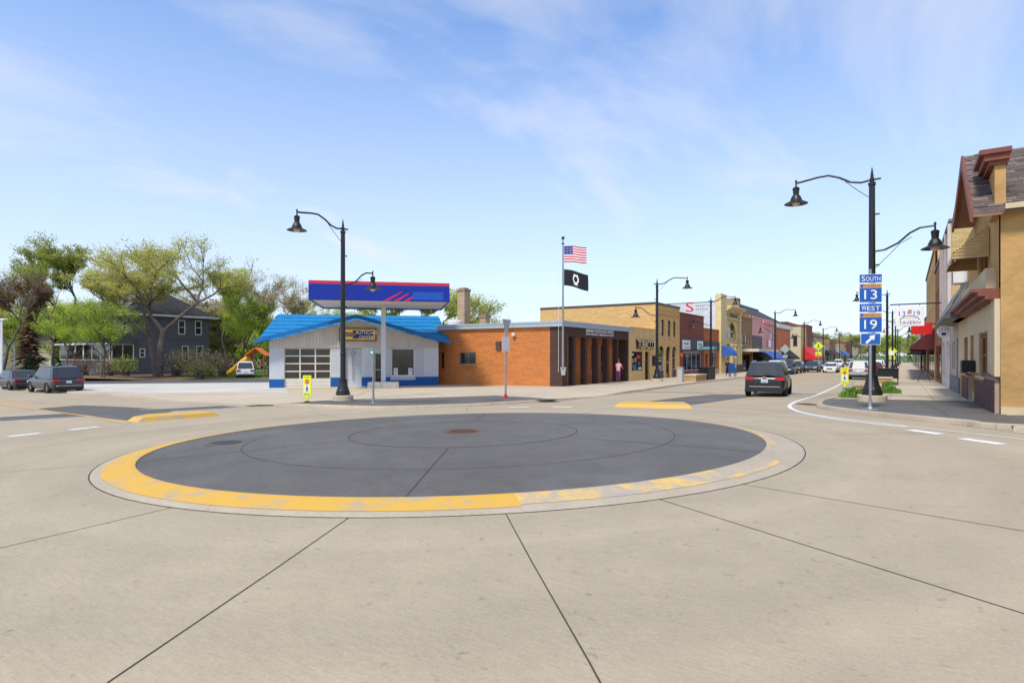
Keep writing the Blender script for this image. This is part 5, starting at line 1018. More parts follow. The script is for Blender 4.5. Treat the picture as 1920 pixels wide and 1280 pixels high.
for (a, c, z_, m_, lb, am) in FARL:
    t = shop('distant_shop', 'distant '+lb+' on the left side of Main Street', a, c, z_, m_, [(a+1, c-1, -1.3, 1.7)], 14, cop=BRNM, coph=.15); window(t, lpl, a+1, c-1, -1.3, 1.7, 5, 1, GREYP, M['glass'], .2, .1, 'shopfront')
    if am: awning(t, a+1, c-1, 1.7, 3.0, 1.6, am)
# ---------------------------------------------------------------- right side of Main Street (building line X = 2)
XR = 2.0
def rbx(par, name, y0, y1, z0, z1, o0, o1, m, bevel=0.0): return B().box(XR-o1, XR-o0, y0, y1, z0, z1).build(name, m, par, bevel=bevel)
rpl = Plane((XR, 0), (0, -1))
def rfac(par, name, y0, y1, z0, z1, ops, m, rec=.15): b = B(); facade(b, rpl, -y1, -y0, z0, z1, [(-o[1], -o[0], o[2], o[3]) for o in ops], rec); return b.build(name, m, par)
def rwin(par, o, nx, nz, fm, ins=.1, fw=.08, gm=None, name='window'): return window(par, rpl, -o[1], -o[0], o[2], o[3], nx, nz, fm, gm or M['glass'], ins, fw, name)
ROUGH = mat('rough_stucco', (0.47, 0.28, 0.105), 0.95, 0.2, 1.3, 1.0, 7.0); CRM = mat('cream_board', (0.58, 0.46, 0.29), 0.8, 0.08, 2); MARN = mat('red_brown_trim', (0.20, 0.055, 0.035), 0.6, 0.2, 4); SHN = mat('weathered_shingle', (0.15, 0.115, 0.10), 0.9, 0.35, 3.0, 0.3, 30); AWT = mat('tan_metal_awning', (0.52, 0.37, 0.17), 0.5, 0.12, 2)
SOF = mat('soffit_brown', (0.30, 0.15, 0.09), 0.8, 0.12, 3)
Y0, Y1 = 19.4, 33.0; ze_ = 5.43; zb_ = -0.4
t = thing('tavern', 'tan rough stucco tavern with shingled gable and brick wainscot on the right corner', 'building', (XR, 26, G(XR, 26)))
upw = (22.1, 24.3, 3.72, 4.95); wins = [(21.9, 24.3, .95, 2.25), (28.6, 30.2, .9, 2.35)]; drs = [(26.2, 27.3, 0.3, 2.3)]
rfac(t, 'wall', Y0, Y1, zb_, 6.2, [upw]+wins+drs, ROUGH, .2); b = B(); b.box(XR, 16, Y0+.002, Y0+.3, zb_, ze_); b.build('end_wall', ROUGH, t); b = B(); b.box(XR, 16, Y0-.06, Y0+.002, zb_, .28); b.build('plinth', CRM, t)
rbx(t, 'rear_volume', 26, Y1, zb_, 6.2, -12, -.2, ROUGH)
rbx(t, 'storefront_board', 20.25, 32.9, 2.3, 3.05, .004, .05, CRM); rbx(t, 'storefront_post', Y0+.02, 20.25, 1.05, 3.05, .004, .12, CRM); rbx(t, 'storefront_board', 24.4, 26.1, 1.0, 2.3, .004, .04, CRM); rbx(t, 'storefront_board', 27.4, 28.5, .9, 2.3, .004, .04, CRM); rbx(t, 'storefront_board', 30.3, 32.9, .9, 2.3, .004, .04, CRM); rbx(t, 'storefront_board', 20.25, 21.8, 1.05, 2.3, .004, .045, CRM)
rbx(t, 'sign_board', 20.3, 32.9, 3.32, 3.95, .0, .22, CRM)
for z0, z1, o in ((3.05, 3.14, .30), (3.14, 3.24, .45), (3.24, 3.33, .58)): rbx(t, 'cornice', Y0+.1, 32.9, z0, z1, 0, o, MARN)
for o in wins: rwin(t, o, 1, 2, MARN, .06, .11); rbx(t, 'window_sill', o[0]-.1, o[1]+.1, o[2]-.09, o[2], -.1, .14, CRM)
rwin(t, drs[0], 1, 2, MARN, .1, .1, None, 'door'); rwin(t, upw, 2, 1, TANP, .08, .09)
rbx(t, 'wall_heater', 25.3, 26.0, 1.02, 1.42, .05, .42, SBLK, .02)
# brick wainscot, brick by brick
BRK = [mat('wainscot_brick_a', (.115, .05, .042), .75, .2, 6), mat('wainscot_brick_b', (.09, .042, .038), .75, .2, 6)]; MORT = mat('wainscot_mortar', (.40, .30, .23), .9, .1, 4)
for (ya, yb, zt_) in ((19.55, 21.75, 1.02), (21.75, 24.9, .82), (26.0+1.4, 30.4, .86)):
    core = rbx(t, 'wainscot', ya, yb, -.15, zt_, .003, .10, MORT); n = int((zt_+.13)/.078); L = .42
    meshes = []
    for j in range(n):
        y = ya-(L/2 if j % 2 else 0)
        while y < yb-.02:
            a, c = max(ya, y)+.006, min(yb, y+L)-.006
            if c-a > .05: rbx(core, 'brick', a, c, -.15+j*.078+.006, -.15+(j+1)*.078-.006, .10, .118, BRK[(j*7+int(y*3)) % 2])
            y += L
    if zt_ > 1 or True: rbx(core, 'cap', ya-.02, yb+.02, zt_, zt_+.06, .0, .15, MARN)
# gable roof
RG = [(19.05, 5.35), (22.05, 7.52), (24.8, 6.6), (26.4, 6.35)]
b = B(); b.add([(XR, Y0, ze_)]+[(XR-.005, y, z-.12) for y, z in RG[1:]]+[(XR-.005, 26.4, 5.4)], [(0, 1, 2, 3, 4)]); b.build('gable_wall', ROUGH, t)
for (ya, za), (yb, zb2) in zip(RG, RG[1:]):
    b = B(); b.hexa([(1.42, ya, za-.16), (16, ya, za-.16), (16, yb, zb2-.16), (1.42, yb, zb2-.16), (1.42, ya, za), (16, ya, za), (16, yb, zb2), (1.42, yb, zb2)]); b.build('roof_deck', SHN, t)
    b = B(); b.hexa([(1.36, ya, za-.34), (1.42, ya, za-.34), (1.42, yb, zb2-.34), (1.36, yb, zb2-.34), (1.36, ya, za+.03), (1.42, ya, za+.03), (1.42, yb, zb2+.03), (1.36, yb, zb2+.03)]); b.build('rake_board', MARN, t)
    b = B(); b.hexa([(1.42, ya, za-.22), (2.0, ya, za-.22), (2.0, yb, zb2-.22), (1.42, yb, zb2-.22), (1.42, ya, za-.17), (2.0, ya, za-.17), (2.0, yb, zb2-.17), (1.42, yb, zb2-.17)]); b.build('soffit', SOF, t)
sl = Vector((0, RG[1][0]-RG[0][0], RG[1][1]-RG[0][1])); SLn = sl.length; sl.normalize(); nn = Vector((0, -sl.z, sl.y)); rows = 26; tabs = {}
for wd in (.30, .24, .34):
    b = B(); lw = SLn/rows*1.25; b.hexa([Vector((0, 0, 0)), Vector((wd-.012, 0, 0)), Vector((wd-.012, 0, 0))+sl*lw-nn*.012, sl*lw-nn*.012, nn*.016, Vector((wd-.012, 0, 0))+nn*.016, Vector((wd-.012, 0, 0))+sl*lw-nn*.002, sl*lw-nn*.002])
    me = bpy.data.meshes.new('shingle'); me.from_pydata([tuple(v) for v in b.v], [], b.f); tabs[wd] = me
SHM = [SHN, mat('weathered_shingle_light', (.22, .17, .145), .9, .3, 3), mat('weathered_shingle_dark', (.10, .078, .07), .9, .3, 3)]
TM = {}
for wd, me in tabs.items():
    for i, m_ in enumerate(SHM): m2 = me.copy(); m2.materials.append(m_); TM[(wd, i)] = m2
rt = ROOTM[t.name]
for j in range(rows):
    x = 1.43-(j % 3)*.1
    while x < 3.7:
        wd = rnd.choice((.30, .24, .34)); p = rt @ (Vector((x, RG[0][0], RG[0][1]))+sl*(SLn*j/rows)+nn*.006)
        if x > 1.40: o = bpy.data.objects.new('shingle', TM[(wd, rnd.choice((0, 0, 1, 2)))]); COL.objects.link(o); o.parent = t; o.location = p
        x += wd
b = B(); b.box(2.05, 16, 18.98, 19.12, 5.25, 5.38); b.build('gutter', CRM, t)
b = B(); b.box(1.86, 2.08, 19.15, 20.5, 5.2, 6.42); b.build('corner_bay', ROUGH, t)
for z0, z1, o in ((6.40, 6.50, .12), (6.50, 6.66, .22), (6.66, 6.78, .32)): b = B(); b.box(1.86-o, 2.08+o*.3, 19.15-o*.7, 20.5+o*.3, z0, z1); b.build('bay_cornice', MARN, t)
# corrugated awning over the upper window
aw = thing('window_awning', 'tan corrugated metal awning over the tavern upper window', 'awning', (XR-.5, 23.4, 4.6)); n = 12; ya, yb = 21.7, 25.0
b = B()
for i in range(n):
    f0, f1 = i/n, (i+1)/n
    for f, g_ in ((f0, .02), ((f0+f1)/2, .055)):
        pass
    P_ = lambda f, y, l: (XR-.02-.85*f, y, 5.30-.72*f+l)
    b.quad(P_(f0, ya, 0), P_(f0, yb, 0), P_((f0+f1)/2, yb, .045), P_((f0+f1)/2, ya, .045)); b.quad(P_((f0+f1)/2, ya, .045), P_((f0+f1)/2, yb, .045), P_(f1, yb, 0), P_(f1, ya, 0))
b.build('canopy', AWT, aw); b = B()
for i in range(11): a = ya+(yb-ya)*i/11; c = ya+(yb-ya)*(i+1)/11; m_ = (a+c)/2; b.add([(XR-.87, a, 4.58), (XR-.87, c, 4.58), (XR-.87, c, 4.46), (XR-.87, m_, 4.40), (XR-.87, a, 4.46)], [(0, 1, 2, 3, 4)])
b.build('valance', AWT, aw)
for y in (ya, yb):
    for i in range(9):
        z0, z1 = 4.44+.86*i/9, 4.44+.86*(i+1)/9; xo = lambda z: XR-.87 if z < 4.58 else XR-.87+.85*(z-4.58)/.72
        b = B(); b.prism([(XR-.02, y, z0), (xo(z0), y, z0), (xo(z1), y, z1), (XR-.02, y, z1)], (0, .01, 0)); b.prism([(XR-.02, y-.018, z0), (xo(z0), y-.018, z0), (xo(z0), y-.018, z0+.045), (XR-.02, y-.018, z0+.045)], (0, .02, 0)); b.build('side_slat', AWT, aw)
# grey one-storey front with shingled hood
GREYW = mat('grey_beige_siding', (.42, .35, .30), .8, .08, 2); GREYD = mat('grey_wainscot', (.17, .17, .175), .8, .15, 3); GSH = [mat('grey_slate_tab_a', (.20, .205, .20), .85, .25, 4), mat('grey_slate_tab_b', (.14, .145, .145), .85, .25, 4)]
t = thing('grey_shopfront', 'grey-beige one-storey front with a grey shingled hood beside the tavern', 'building', (XR, 36, G(XR, 36)))
ops = [(34.2, 35.2, .2, 2.4), (36.2, 36.9, .9, 2.3), (37.6, 38.4, .9, 2.3)]
rfac(t, 'wall', 33.0, 39.6, -.8, 4.3, ops, GREYW); rbx(t, 'wainscot', 33.0, 39.6, -.8, .55, .003, .06, GREYD); rbx(t, 'roof', 33, 39.6, 4.1, 4.3, -10, -.16, ROOFT)
for i, o in enumerate(ops): rwin(t, o, 1, 1, MARN if i == 0 else GREYD, .08, .07, None, 'door' if i == 0 else 'window')
b = B(); b.hexa([(XR-.75, 28.6, 3.05), (XR, 28.6, 3.05), (XR, 37.6, 3.05), (XR-.75, 37.6, 3.05), (XR-.05, 28.6, 4.45), (XR, 28.6, 4.45), (XR, 37.6, 4.45), (XR-.05, 37.6, 4.45)]); hood = b.build('hood', GREYD, t)
d_ = Vector((.70, 0, 1.40)); dn = Vector((-1.4, 0, .70)).normalized(); me2 = []
for m_ in GSH:
    b = B(); q = [Vector((0, .0, .30)), Vector((0, .22, .0)), Vector((0, .44, .30)), Vector((0, .22, .62))]; u = d_.normalized()
    q = [Vector((0, v.y, 0))+u*v.z for v in q]; b.prism([v+dn*.02 for v in q], dn*.02); me = bpy.data.meshes.new('slate'); me.from_pydata([tuple(v) for v in b.v], [], b.f); me.materials.append(m_); me2.append(me)
rt = ROOTM[t.name]
for j in range(4):
    for i in range(20):
        o = bpy.data.objects.new('slate', me2[(i+j*3+rnd.randint(0, 1)) % 2]); COL.objects.link(o); o.parent = hood; o.location = (rt @ (Vector((XR-.75, 28.62+i*.445+(.22 if j % 2 else 0)*(i < 19), 3.05))+d_*(j*.215)))
ac = thing('window_air_conditioner', 'white air conditioner box on the wall above the grey hood', 'air conditioner', (XR-.3, 29.5, 4.5)); rbx(ac, 'case', 29.2, 29.9, 4.45, 4.95, -.05, .45, M['white'], .02); rbx(ac, 'grille', 29.25, 29.85, 4.5, 4.9, .45, .46, GREYD)
# two-storey with pale front and yellow brick side
YELS = brick('buff_brick', (.60, .45, .20), (.50, .34, .13), (.34, .26, .15), .3, .1); PALEP = mat('pale_pink_boards', (.60, .50, .46), .8, .08, 2)
t = thing('pale_front_building', 'two-storey building with pale painted front and buff brick side wall', 'building', (XR, 44, G(XR, 44))); ops = [(41, 42.2, 5.0, 7.2), (44, 45.2, 5.0, 7.2), (46.8, 48, 5.0, 7.2), (40.5, 43.5, .0, 2.4), (45, 48.3, 0, 2.4)]
rfac(t, 'wall', 39.6, 49, -.9, 8.8, ops, PALEP); b = B(); b.box(XR, 14, 39.59, 39.9, -.9, 8.8); b.build('side_wall', YELS, t); rbx(t, 'coping', 39.5, 49, 8.8, 8.95, -12, .1, GREYD); rbx(t, 'rear_volume', 40, 48.9, -.9, 8.5, -12, -.2, YELS)
for o in ops: rwin(t, o, 1 if o[2] > 3 else 3, 2 if o[2] > 3 else 1, M['white'], .1, .1)
for y in (39.7, 43.0, 46.0, 48.8): rbx(t, 'pilaster', y-.2, y+.2, 3.2, 8.7, .003, .14, PALEP)
def rshop(name, label, y0, y1, z1, m, ops, depth=12, aw=None, awz=(2.3, 3.4)):
    g = G(XR, y0); t = thing(name, label, 'building', (XR, (y0+y1)/2, G(XR, (y0+y1)/2))); rfac(t, 'wall', y0, y1, g-.4, z1, ops, m); rbx(t, 'body', y0, y1, g-.4, z1-.3, -depth, -.16, m); rbx(t, 'coping', y0, y1, z1, z1+.18, -.4, .1, BRNM)
    rbx(t, 'side_parapet', y0, y0+.3, z1-.3, z1+.004, -depth, -.16, m)
    for o in ops: rwin(t, o, 1 if o[2] > 3 else 3, 2 if o[2] > 3 else 1, BRNM, .1, .09, None, 'window' if o[2] > 3 else 'shopfront')
    if aw:
        a = thing('shop_awning', aw[1], 'awning', (XR-.8, (y0+y1)/2, awz[0])); z0, z1_ = awz; ya, yb = y0+.5, y1-.5
        b = B(); b.add([(XR-.02, ya, z1_), (XR-.02, yb, z1_), (XR-1.7, yb, z0), (XR-1.7, ya, z0), (XR-1.7, ya, z0-.3), (XR-1.7, yb, z0-.3), (XR-.02, ya, z0-.3), (XR-.02, yb, z0-.3)], [(0, 1, 2, 3), (3, 2, 5, 4), (0, 3, 4, 6), (1, 7, 5, 2)]); b.build('canvas', aw[0], a)
    return t
rshop('brown_brick_building', 'tall brown brick building right of the hanging tavern sign', 49.1, 60, 8.3, brick('warm_brown_brick', (.36, .15, .06), (.28, .11, .045), (.28, .17, .10)), [(50.5, 52, 4.2, 6.6), (54, 55.5, 4.2, 6.6), (57.3, 58.8, 4.2, 6.6), (50, 59, -.3, 2.3)])
rshop('yellow_brick_block', 'tallest yellow brick block on the right side of Main Street', 60.1, 86, 10.4, YELB, [(y, y+1.4, z, z+2.3) for y in (62, 66, 70, 74, 78, 82) for z in (3.8, 7.0)]+[(62, 84, -.5, 2.2)], 14, (MAR, 'dark maroon and black awning on the yellow brick block'), (2.35, 3.9))
for i, (a, c, z_, m_, aw, lb) in enumerate(((86.2, 100, 6.0, TANP, (BAW, 'black awning on the tan shop, far right side'), 'tan two-storey shop on the far right side'), (100.2, 120, 5.2, REDB, (MAR, 'maroon awning on the distant red brick shop'), 'red brick shop on the far right side'), (120.2, 150, 6.2, PALEP, None, 'pale distant block on the right side'), (150.2, 190, 4.5, BRNB, None, 'low brown distant building on the right side'), (190.2, 260, 5.5, CRS, None, 'farthest cream building on the right side'))):
    rshop('distant_shop', lb, a, c, z_, m_, [(a+1.5, c-1.5, -.6-i*.2, 1.6)], 12, aw, (1.9, 3.0))
# hanging signs
hp = Plane((0, 48.2), (1, 0)); s0, s1 = hp.px(1678.5), hp.px(1733); z0, z1 = zat(612, 40.4), zat(575.5, 40.4)
t = thing('tavern_sign', 'large white 13-19 Tavern sign hanging from a long bar', 'sign', ((s0+s1)/2, 48.2, z0)); p = part_box(t, 'panel', hp, s0, s1, z0, z1, -.08, .08, SW, .02); Wd = s1-s0; H_ = z1-z0
part_box(t, 'bar', hp, s0-.3, 2.2, z1+.12, z1+.2, -.04, .04, M['black'])
for u in (s0+.25, s1-.25): part_box(t, 'hanger', hp, u-.015, u+.015, z1, z1+.13, -.015, .015, M['black'])
part_text(p, hp, '13', s0+Wd*.13, z0+H_*.52, H_*.24, Wd*.22, .08, SB, .004); part_text(p, hp, '19', s0+Wd*.64, z0+H_*.52, H_*.24, Wd*.22, .08, SB, .004); part_text(p, hp, 'TAVERN', s0+Wd*.13, z0+H_*.09, H_*.17, Wd*.74, .08, NAVY, .004)
b = B(); c = lambda u, v: hp.P(s0+Wd*u, z0+H_*v, .085)
for k_ in range(14):
    a0, a1 = R(20+140*k_/14), R(20+140*(k_+1)/14); r0_, r1_ = .34, .375; b.add([c(.5+r*math.cos(a), .22+r*.85*math.sin(a)) for r, a in ((r0_, a0), (r1_, a0), (r1_, a1), (r0_, a1))], [(0, 1, 2, 3)])
b.build('arch_mark', SBLK, p, fix=False); b = B()
for k_ in range(6): a0 = .27+k_*.08; b.add([c(a0, .36), c(a0+.045, .46), c(a0+.06, .45), c(a0+.018, .36)], [(0, 1, 2, 3)])
b.build('flame_mark', mat('sign_orange', (.65, .18, .03), .5), p, fix=False); b = B(); b.add([c(.44, .62), c(.56, .62), c(.58, .74), c(.54, .86), c(.46, .80), c(.41, .72)], [tuple(range(6))]); b.build('figure_mark', mat('sign_mauve', (.45, .25, .24), .5), p, fix=False)
op_ = Plane((0, 35.0), (1, 0)); cx = (op_.px(1756.5)+op_.px(1782.5))/2; rx = (op_.px(1782.5)-op_.px(1756.5))/2; cz = zat(621.5, 28.3); rz_ = .30
t = thing('oval_sign', 'small white oval 13-19 sign on an iron bracket below the grey hood', 'sign', (cx, 35.0, cz)); b = B(); b.prism([op_.P(cx+rx*math.cos(R(15*i)), cz+rz_*math.sin(R(15*i)), -.03) for i in range(24)], op_.n*.06); p = b.build('panel', SW, t)
part_text(p, op_, '13', cx-rx*.72, cz+.02, .15, rx*.55, .03, SRED, .003); part_text(p, op_, '19', cx+rx*.2, cz+.02, .15, rx*.5, .03, SRED, .003); b = B(); b.add([op_.P(cx+.1*math.cos(R(40*i)), cz-.12+.07*math.sin(R(40*i)), .034) for i in range(9)], [tuple(range(9))]); b.build('emblem', SBLK, p, fix=False)
b = B(); b.tube([(cx-rx, 35, cz+rz_+.1), (2.0, 35, cz+rz_+.16)], .02, 6); b.tube([(cx, 35, cz+rz_), (cx, 35, cz+rz_+.12)], .012, 5); b.tube([(cx+.1, 35, cz+rz_+.14), (1.98, 35, cz+rz_+.55)], .015, 5); b.build('bracket', M['black'], t)
rp_ = Plane((0, 58), (1, 0)); s0, s1 = rp_.px(1708), rp_.px(1748); t = thing('red_sign', 'plain red projecting shop sign behind the tavern sign', 'sign', ((s0+s1)/2, 58, 3.3)); part_box(t, 'panel', rp_, s0, s1, zat(627, 48.3), zat(606, 48.3), -.1, .1, mat('red_sign_face', (.62, .012, .012), .4, .05)); part_box(t, 'bracket', rp_, s1, 2.0, zat(609, 48.3), zat(607.5, 48.3), -.03, .03, M['black'])
# sandwich board, bins, planters
x, y = 1.15, 56.0; z_ = G(x, y)+.13; t = thing('sandwich_board', 'dark maroon folding sandwich board on the right pavement', 'board', (x, y, z_))
for sg in (-1, 1): b = B(); b.hexa([(x+sg*.40-.02, y-.4, z_), (x+sg*.40+.02, y-.4, z_), (x+sg*.40+.02, y+.4, z_), (x+sg*.40-.02, y+.4, z_), (x+sg*.03-.02, y-.4, z_+1.25), (x+sg*.03+.02, y-.4, z_+1.25), (x+sg*.03+.02, y+.4, z_+1.25), (x+sg*.03-.02, y+.4, z_+1.25)]); b.build('leaf_panel', mat('maroon_board', (.07, .022, .026), .6, .15, 3), t)
def planter(x0, x1, y0, y1, h, label):
    xm, ym = (x0+x1)/2, (y0+y1)/2; g = G(xm, ym)+.12; t = thing('planter', label, 'planter', (xm, ym, g)); b = B(); b.box(x0, x1, y0, y1, g-.1, g+h-.1); b.build('wall', brick('planter_brick', (.50, .30, .13), (.44, .24, .10), (.42, .30, .18)), t, bevel=0); b = B(); b.box(x0-.05, x1+.05, y0-.05, y1+.05, g+h-.1, g+h); b.build('cap', M['walk'], t)
planter(-1.9, -.95, 30.8, 31.6, .5, 'low tan brick planter behind the lamp base on the right pavement'); planter(-1.7, -.8, 47, 48, .5, 'second tan brick planter farther along the right pavement')
planter(-15.3, -14.1, 47.6, 50.6, .55, 'long tan brick planter at the left kerb by the yellow brick building')
def tuft(x, y, r, h, label, n=260):
    g = G(x, y)+.12; t = thing('plant', label, 'plant', (x, y, g)); b = B()
    for i in range(n):
        a, d = rnd.uniform(0, 6.283), r*math.sqrt(rnd.random()); bx, by = x+d*math.cos(a), y+d*math.sin(a)*.7; l = h*rnd.uniform(.5, 1.05)*(1-.45*d/r); la, lm = rnd.uniform(0, 6.283), rnd.uniform(.1, .5)*l; w_ = .02
        tx, ty = bx+lm*math.cos(la), by+lm*math.sin(la); px_, py_ = -math.sin(la)*w_, math.cos(la)*w_
        b.add([(bx-px_, by-py_, g), (bx+px_, by+py_, g), (bx+px_+(tx-bx)*.5, by+py_+(ty-by)*.5, g+l*.65), (bx-px_+(tx-bx)*.5, by-py_+(ty-by)*.5, g+l*.65), (tx, ty, g+l)], [(0, 1, 2, 3), (3, 2, 4)])
    b.build('leaves', GRS[rnd.randint(0, 1)], t, fix=False); b = B(); b.lathe([(r*.8, -.02), (r*.75, .03)], (x, y, g), 14); b.build('soil', M['soil'], t)
GRS = [mat('tuft_green', (.10, .22, .025), .8, .3, 3), mat('tuft_green_b', (.07, .16, .02), .8, .3, 3)]
tuft(-1.55, 27.6, .75, .5, 'bright green leafy clump beside the right lamp base', 420); tuft(-2.0, 33.4, .5, .42, 'green clump beside the first brick planter on the right'); tuft(-.6, 32.6, .42, .4, 'small green clump right of the first brick planter'); tuft(-1.0, 38.5, .55, .4, 'green clump in the middle of the right pavement strip'); tuft(-.9, 45.5, .5, .38, 'farthest green clump on the right pavement strip')
def bin_(x, y, w, d, h, label, m=SBLK, legs=False):
    g = G(x, y)+.12; t = thing('waste_bin', label, 'bin', (x, y, g)); b = B(); b.box(x-w/2, x+w/2, y-d/2, y+d/2, g+(.35 if legs else .0), g+h); b.build('case', m, t, bevel=.02); b = B(); b.box(x-w/2-.04, x+w/2+.04, y-d/2-.04, y+d/2+.04, g+h, g+h+.06); b.build('lid', m, t)
    if legs:
        for sx in (-1, 1):
            for sy in (-1, 1): b = B(); b.box(x+sx*(w/2-.05)-.03, x+sx*(w/2-.05)+.03, y+sy*(d/2-.05)-.03, y+sy*(d/2-.05)+.03, g, g+.35); b.build('leg', m, t)
bin_(-1.1, 50.5, 1.3, .7, 1.0, 'black bin on legs on the right pavement behind the lamp', SBLK, True)
bin_(-14.6, 52.6, .8, 2.4, 1.05, 'large black street box at the left kerb'); bin_(-14.9, 46.2, .4, .4, 1.1, 'grey-white newspaper box beside the lamp at the tobacco shop', mat('newsbox_grey', (.42, .43, .43), .5, .1))
# mailbox
x, y = -14.9, 63.0; g = G(x, y)+.12; t = thing('mailbox', 'blue street mailbox on four legs by the second lamp', 'mailbox', (x, y, g)); MB_ = mat('mailbox_blue', (.015, .06, .20), .4, .08, 3); b = B()
pr = [(-.32, .35), (.32, .35), (.32, 1.1)]+[(.32*math.cos(R(a)), 1.1+.3*math.sin(R(a))) for a in range(15, 180, 15)]+[(-.32, 1.1)]
b.prism([(x+u, y-.35, g+v) for u, v in pr], (0, .7, 0)); b.build('body', MB_, t)
for sx in (-.27, .27):
    for sy in (-.3, .3): b = B(); b.box(x+sx-.03, x+sx+.03, y+sy-.03, y+sy+.03, g, g+.36); b.build('leg', MB_, t)
b = B(); b.box(x+.32, x+.335, y-.2, y+.2, g+.95, g+1.12); b.build('slot_door', SW, t)
# people
SKIN = mat('skin', (.45, .26, .18), .6, .05)
def person(label, x, y, rz, lean, cloth_top, cloth_leg, hair_c, arm_fwd=.3):
    g = G(x, y)+.125; t = thing('person', label, 'person', (x, y, g), rz); V = []; E = []; Rd = []
    def v(p, r): V.append(p); Rd.append(r); return len(V)-1
    def e(a, b_): E.append((a, b_))
    L = lean; pel = v((0, 0, .93), .14); bel = v((L*.3, 0, 1.12), .135); ch = v((L*.7, 0, 1.34), .15); nk = v((L*1.0, 0, 1.50), .06); hd0 = v((L*1.12, 0, 1.60), .085); hd = v((L*1.2, 0, 1.71), .09)
    for a, b_ in ((pel, bel), (bel, ch), (ch, nk), (nk, hd0), (hd0, hd)): e(a, b_)
    for sd in (-1, 1):
        hip = v((0, sd*.10, .88), .095); kn = v((.03+sd*.06, sd*.11, .50), .065); an = v((-.02+sd*.10, sd*.11, .09), .045); toe = v((.12+sd*.10, sd*.12, .04), .04)
        for a, b_ in ((pel, hip), (hip, kn), (kn, an), (an, toe)): e(a, b_)
        sh_ = v((L*.85, sd*.19, 1.42), .06); el = v((L*.8+arm_fwd*.35, sd*.25, 1.16), .045); wrs = v((L*.8+arm_fwd, sd*.22, .98+arm_fwd*.3), .034); hn = v((L*.8+arm_fwd+.08, sd*.21, .93+arm_fwd*.35), .035)
        for a, b_ in ((ch, sh_), (sh_, el), (el, wrs), (wrs, hn)): e(a, b_)
    me = bpy.data.meshes.new('body'); me.from_pydata(V, E, []); o = bpy.data.objects.new('body', me); COL.objects.link(o)
    md = o.modifiers.new('skin', 'SKIN'); md.use_smooth_shade = True
    for i, r_ in enumerate(Rd): me.skin_vertices[0].data[i].radius = (r_, r_)
    me.skin_vertices[0].data[0].use_root = True; o.modifiers.new('sub', 'SUBSURF').levels = 1
    dg = bpy.context.evaluated_depsgraph_get(); m2 = bpy.data.meshes.new_from_object(o.evaluated_get(dg)); bpy.data.objects.remove(o)
    for m_ in (SKIN, cloth_top, cloth_leg, SBLK): m2.materials.append(m_)
    mats_ = list(m2.materials)
    for p in m2.polygons:
        z = p.center.z; yy = abs(p.center.y); p.material_index = 3 if z < .1 else (2 if z < .97 and yy < .2 else (0 if (z > 1.49 or (z < 1.06 and yy >= .17)) else 1)); p.use_smooth = True
    o = bpy.data.objects.new('body', m2); COL.objects.link(o); o.parent = t
    b = B(); b.lathe([(.0, .125), (.06, .115), (.098, .06), (.105, .0), (.10, -.07), (.07, -.10)], (L*1.18-.025, 0, 1.72), 12); b.build('hair', hair_c, t, True, True)
HB = mat('brown_hair', (.08, .045, .025), .8, .2); PKT = mat('pink_jacket', (.62, .30, .36), .8, .1, 4); PUR = mat('purple_trousers', (.16, .04, .13), .8, .15, 4); DKC = mat('dark_coat', (.02, .02, .025), .8, .2)
yy = onX(1164.5, -18.6); person('person in pink jacket and purple trousers leaning at the post office entrance', -18.75, yy-.2, R(100), .16, PKT, PUR, HB, .42)
person('person in a dark coat standing beside the blue mailbox', -15.4, onX(1364.5, -15.4), R(-60), .02, DKC, DKC, HB, .1)
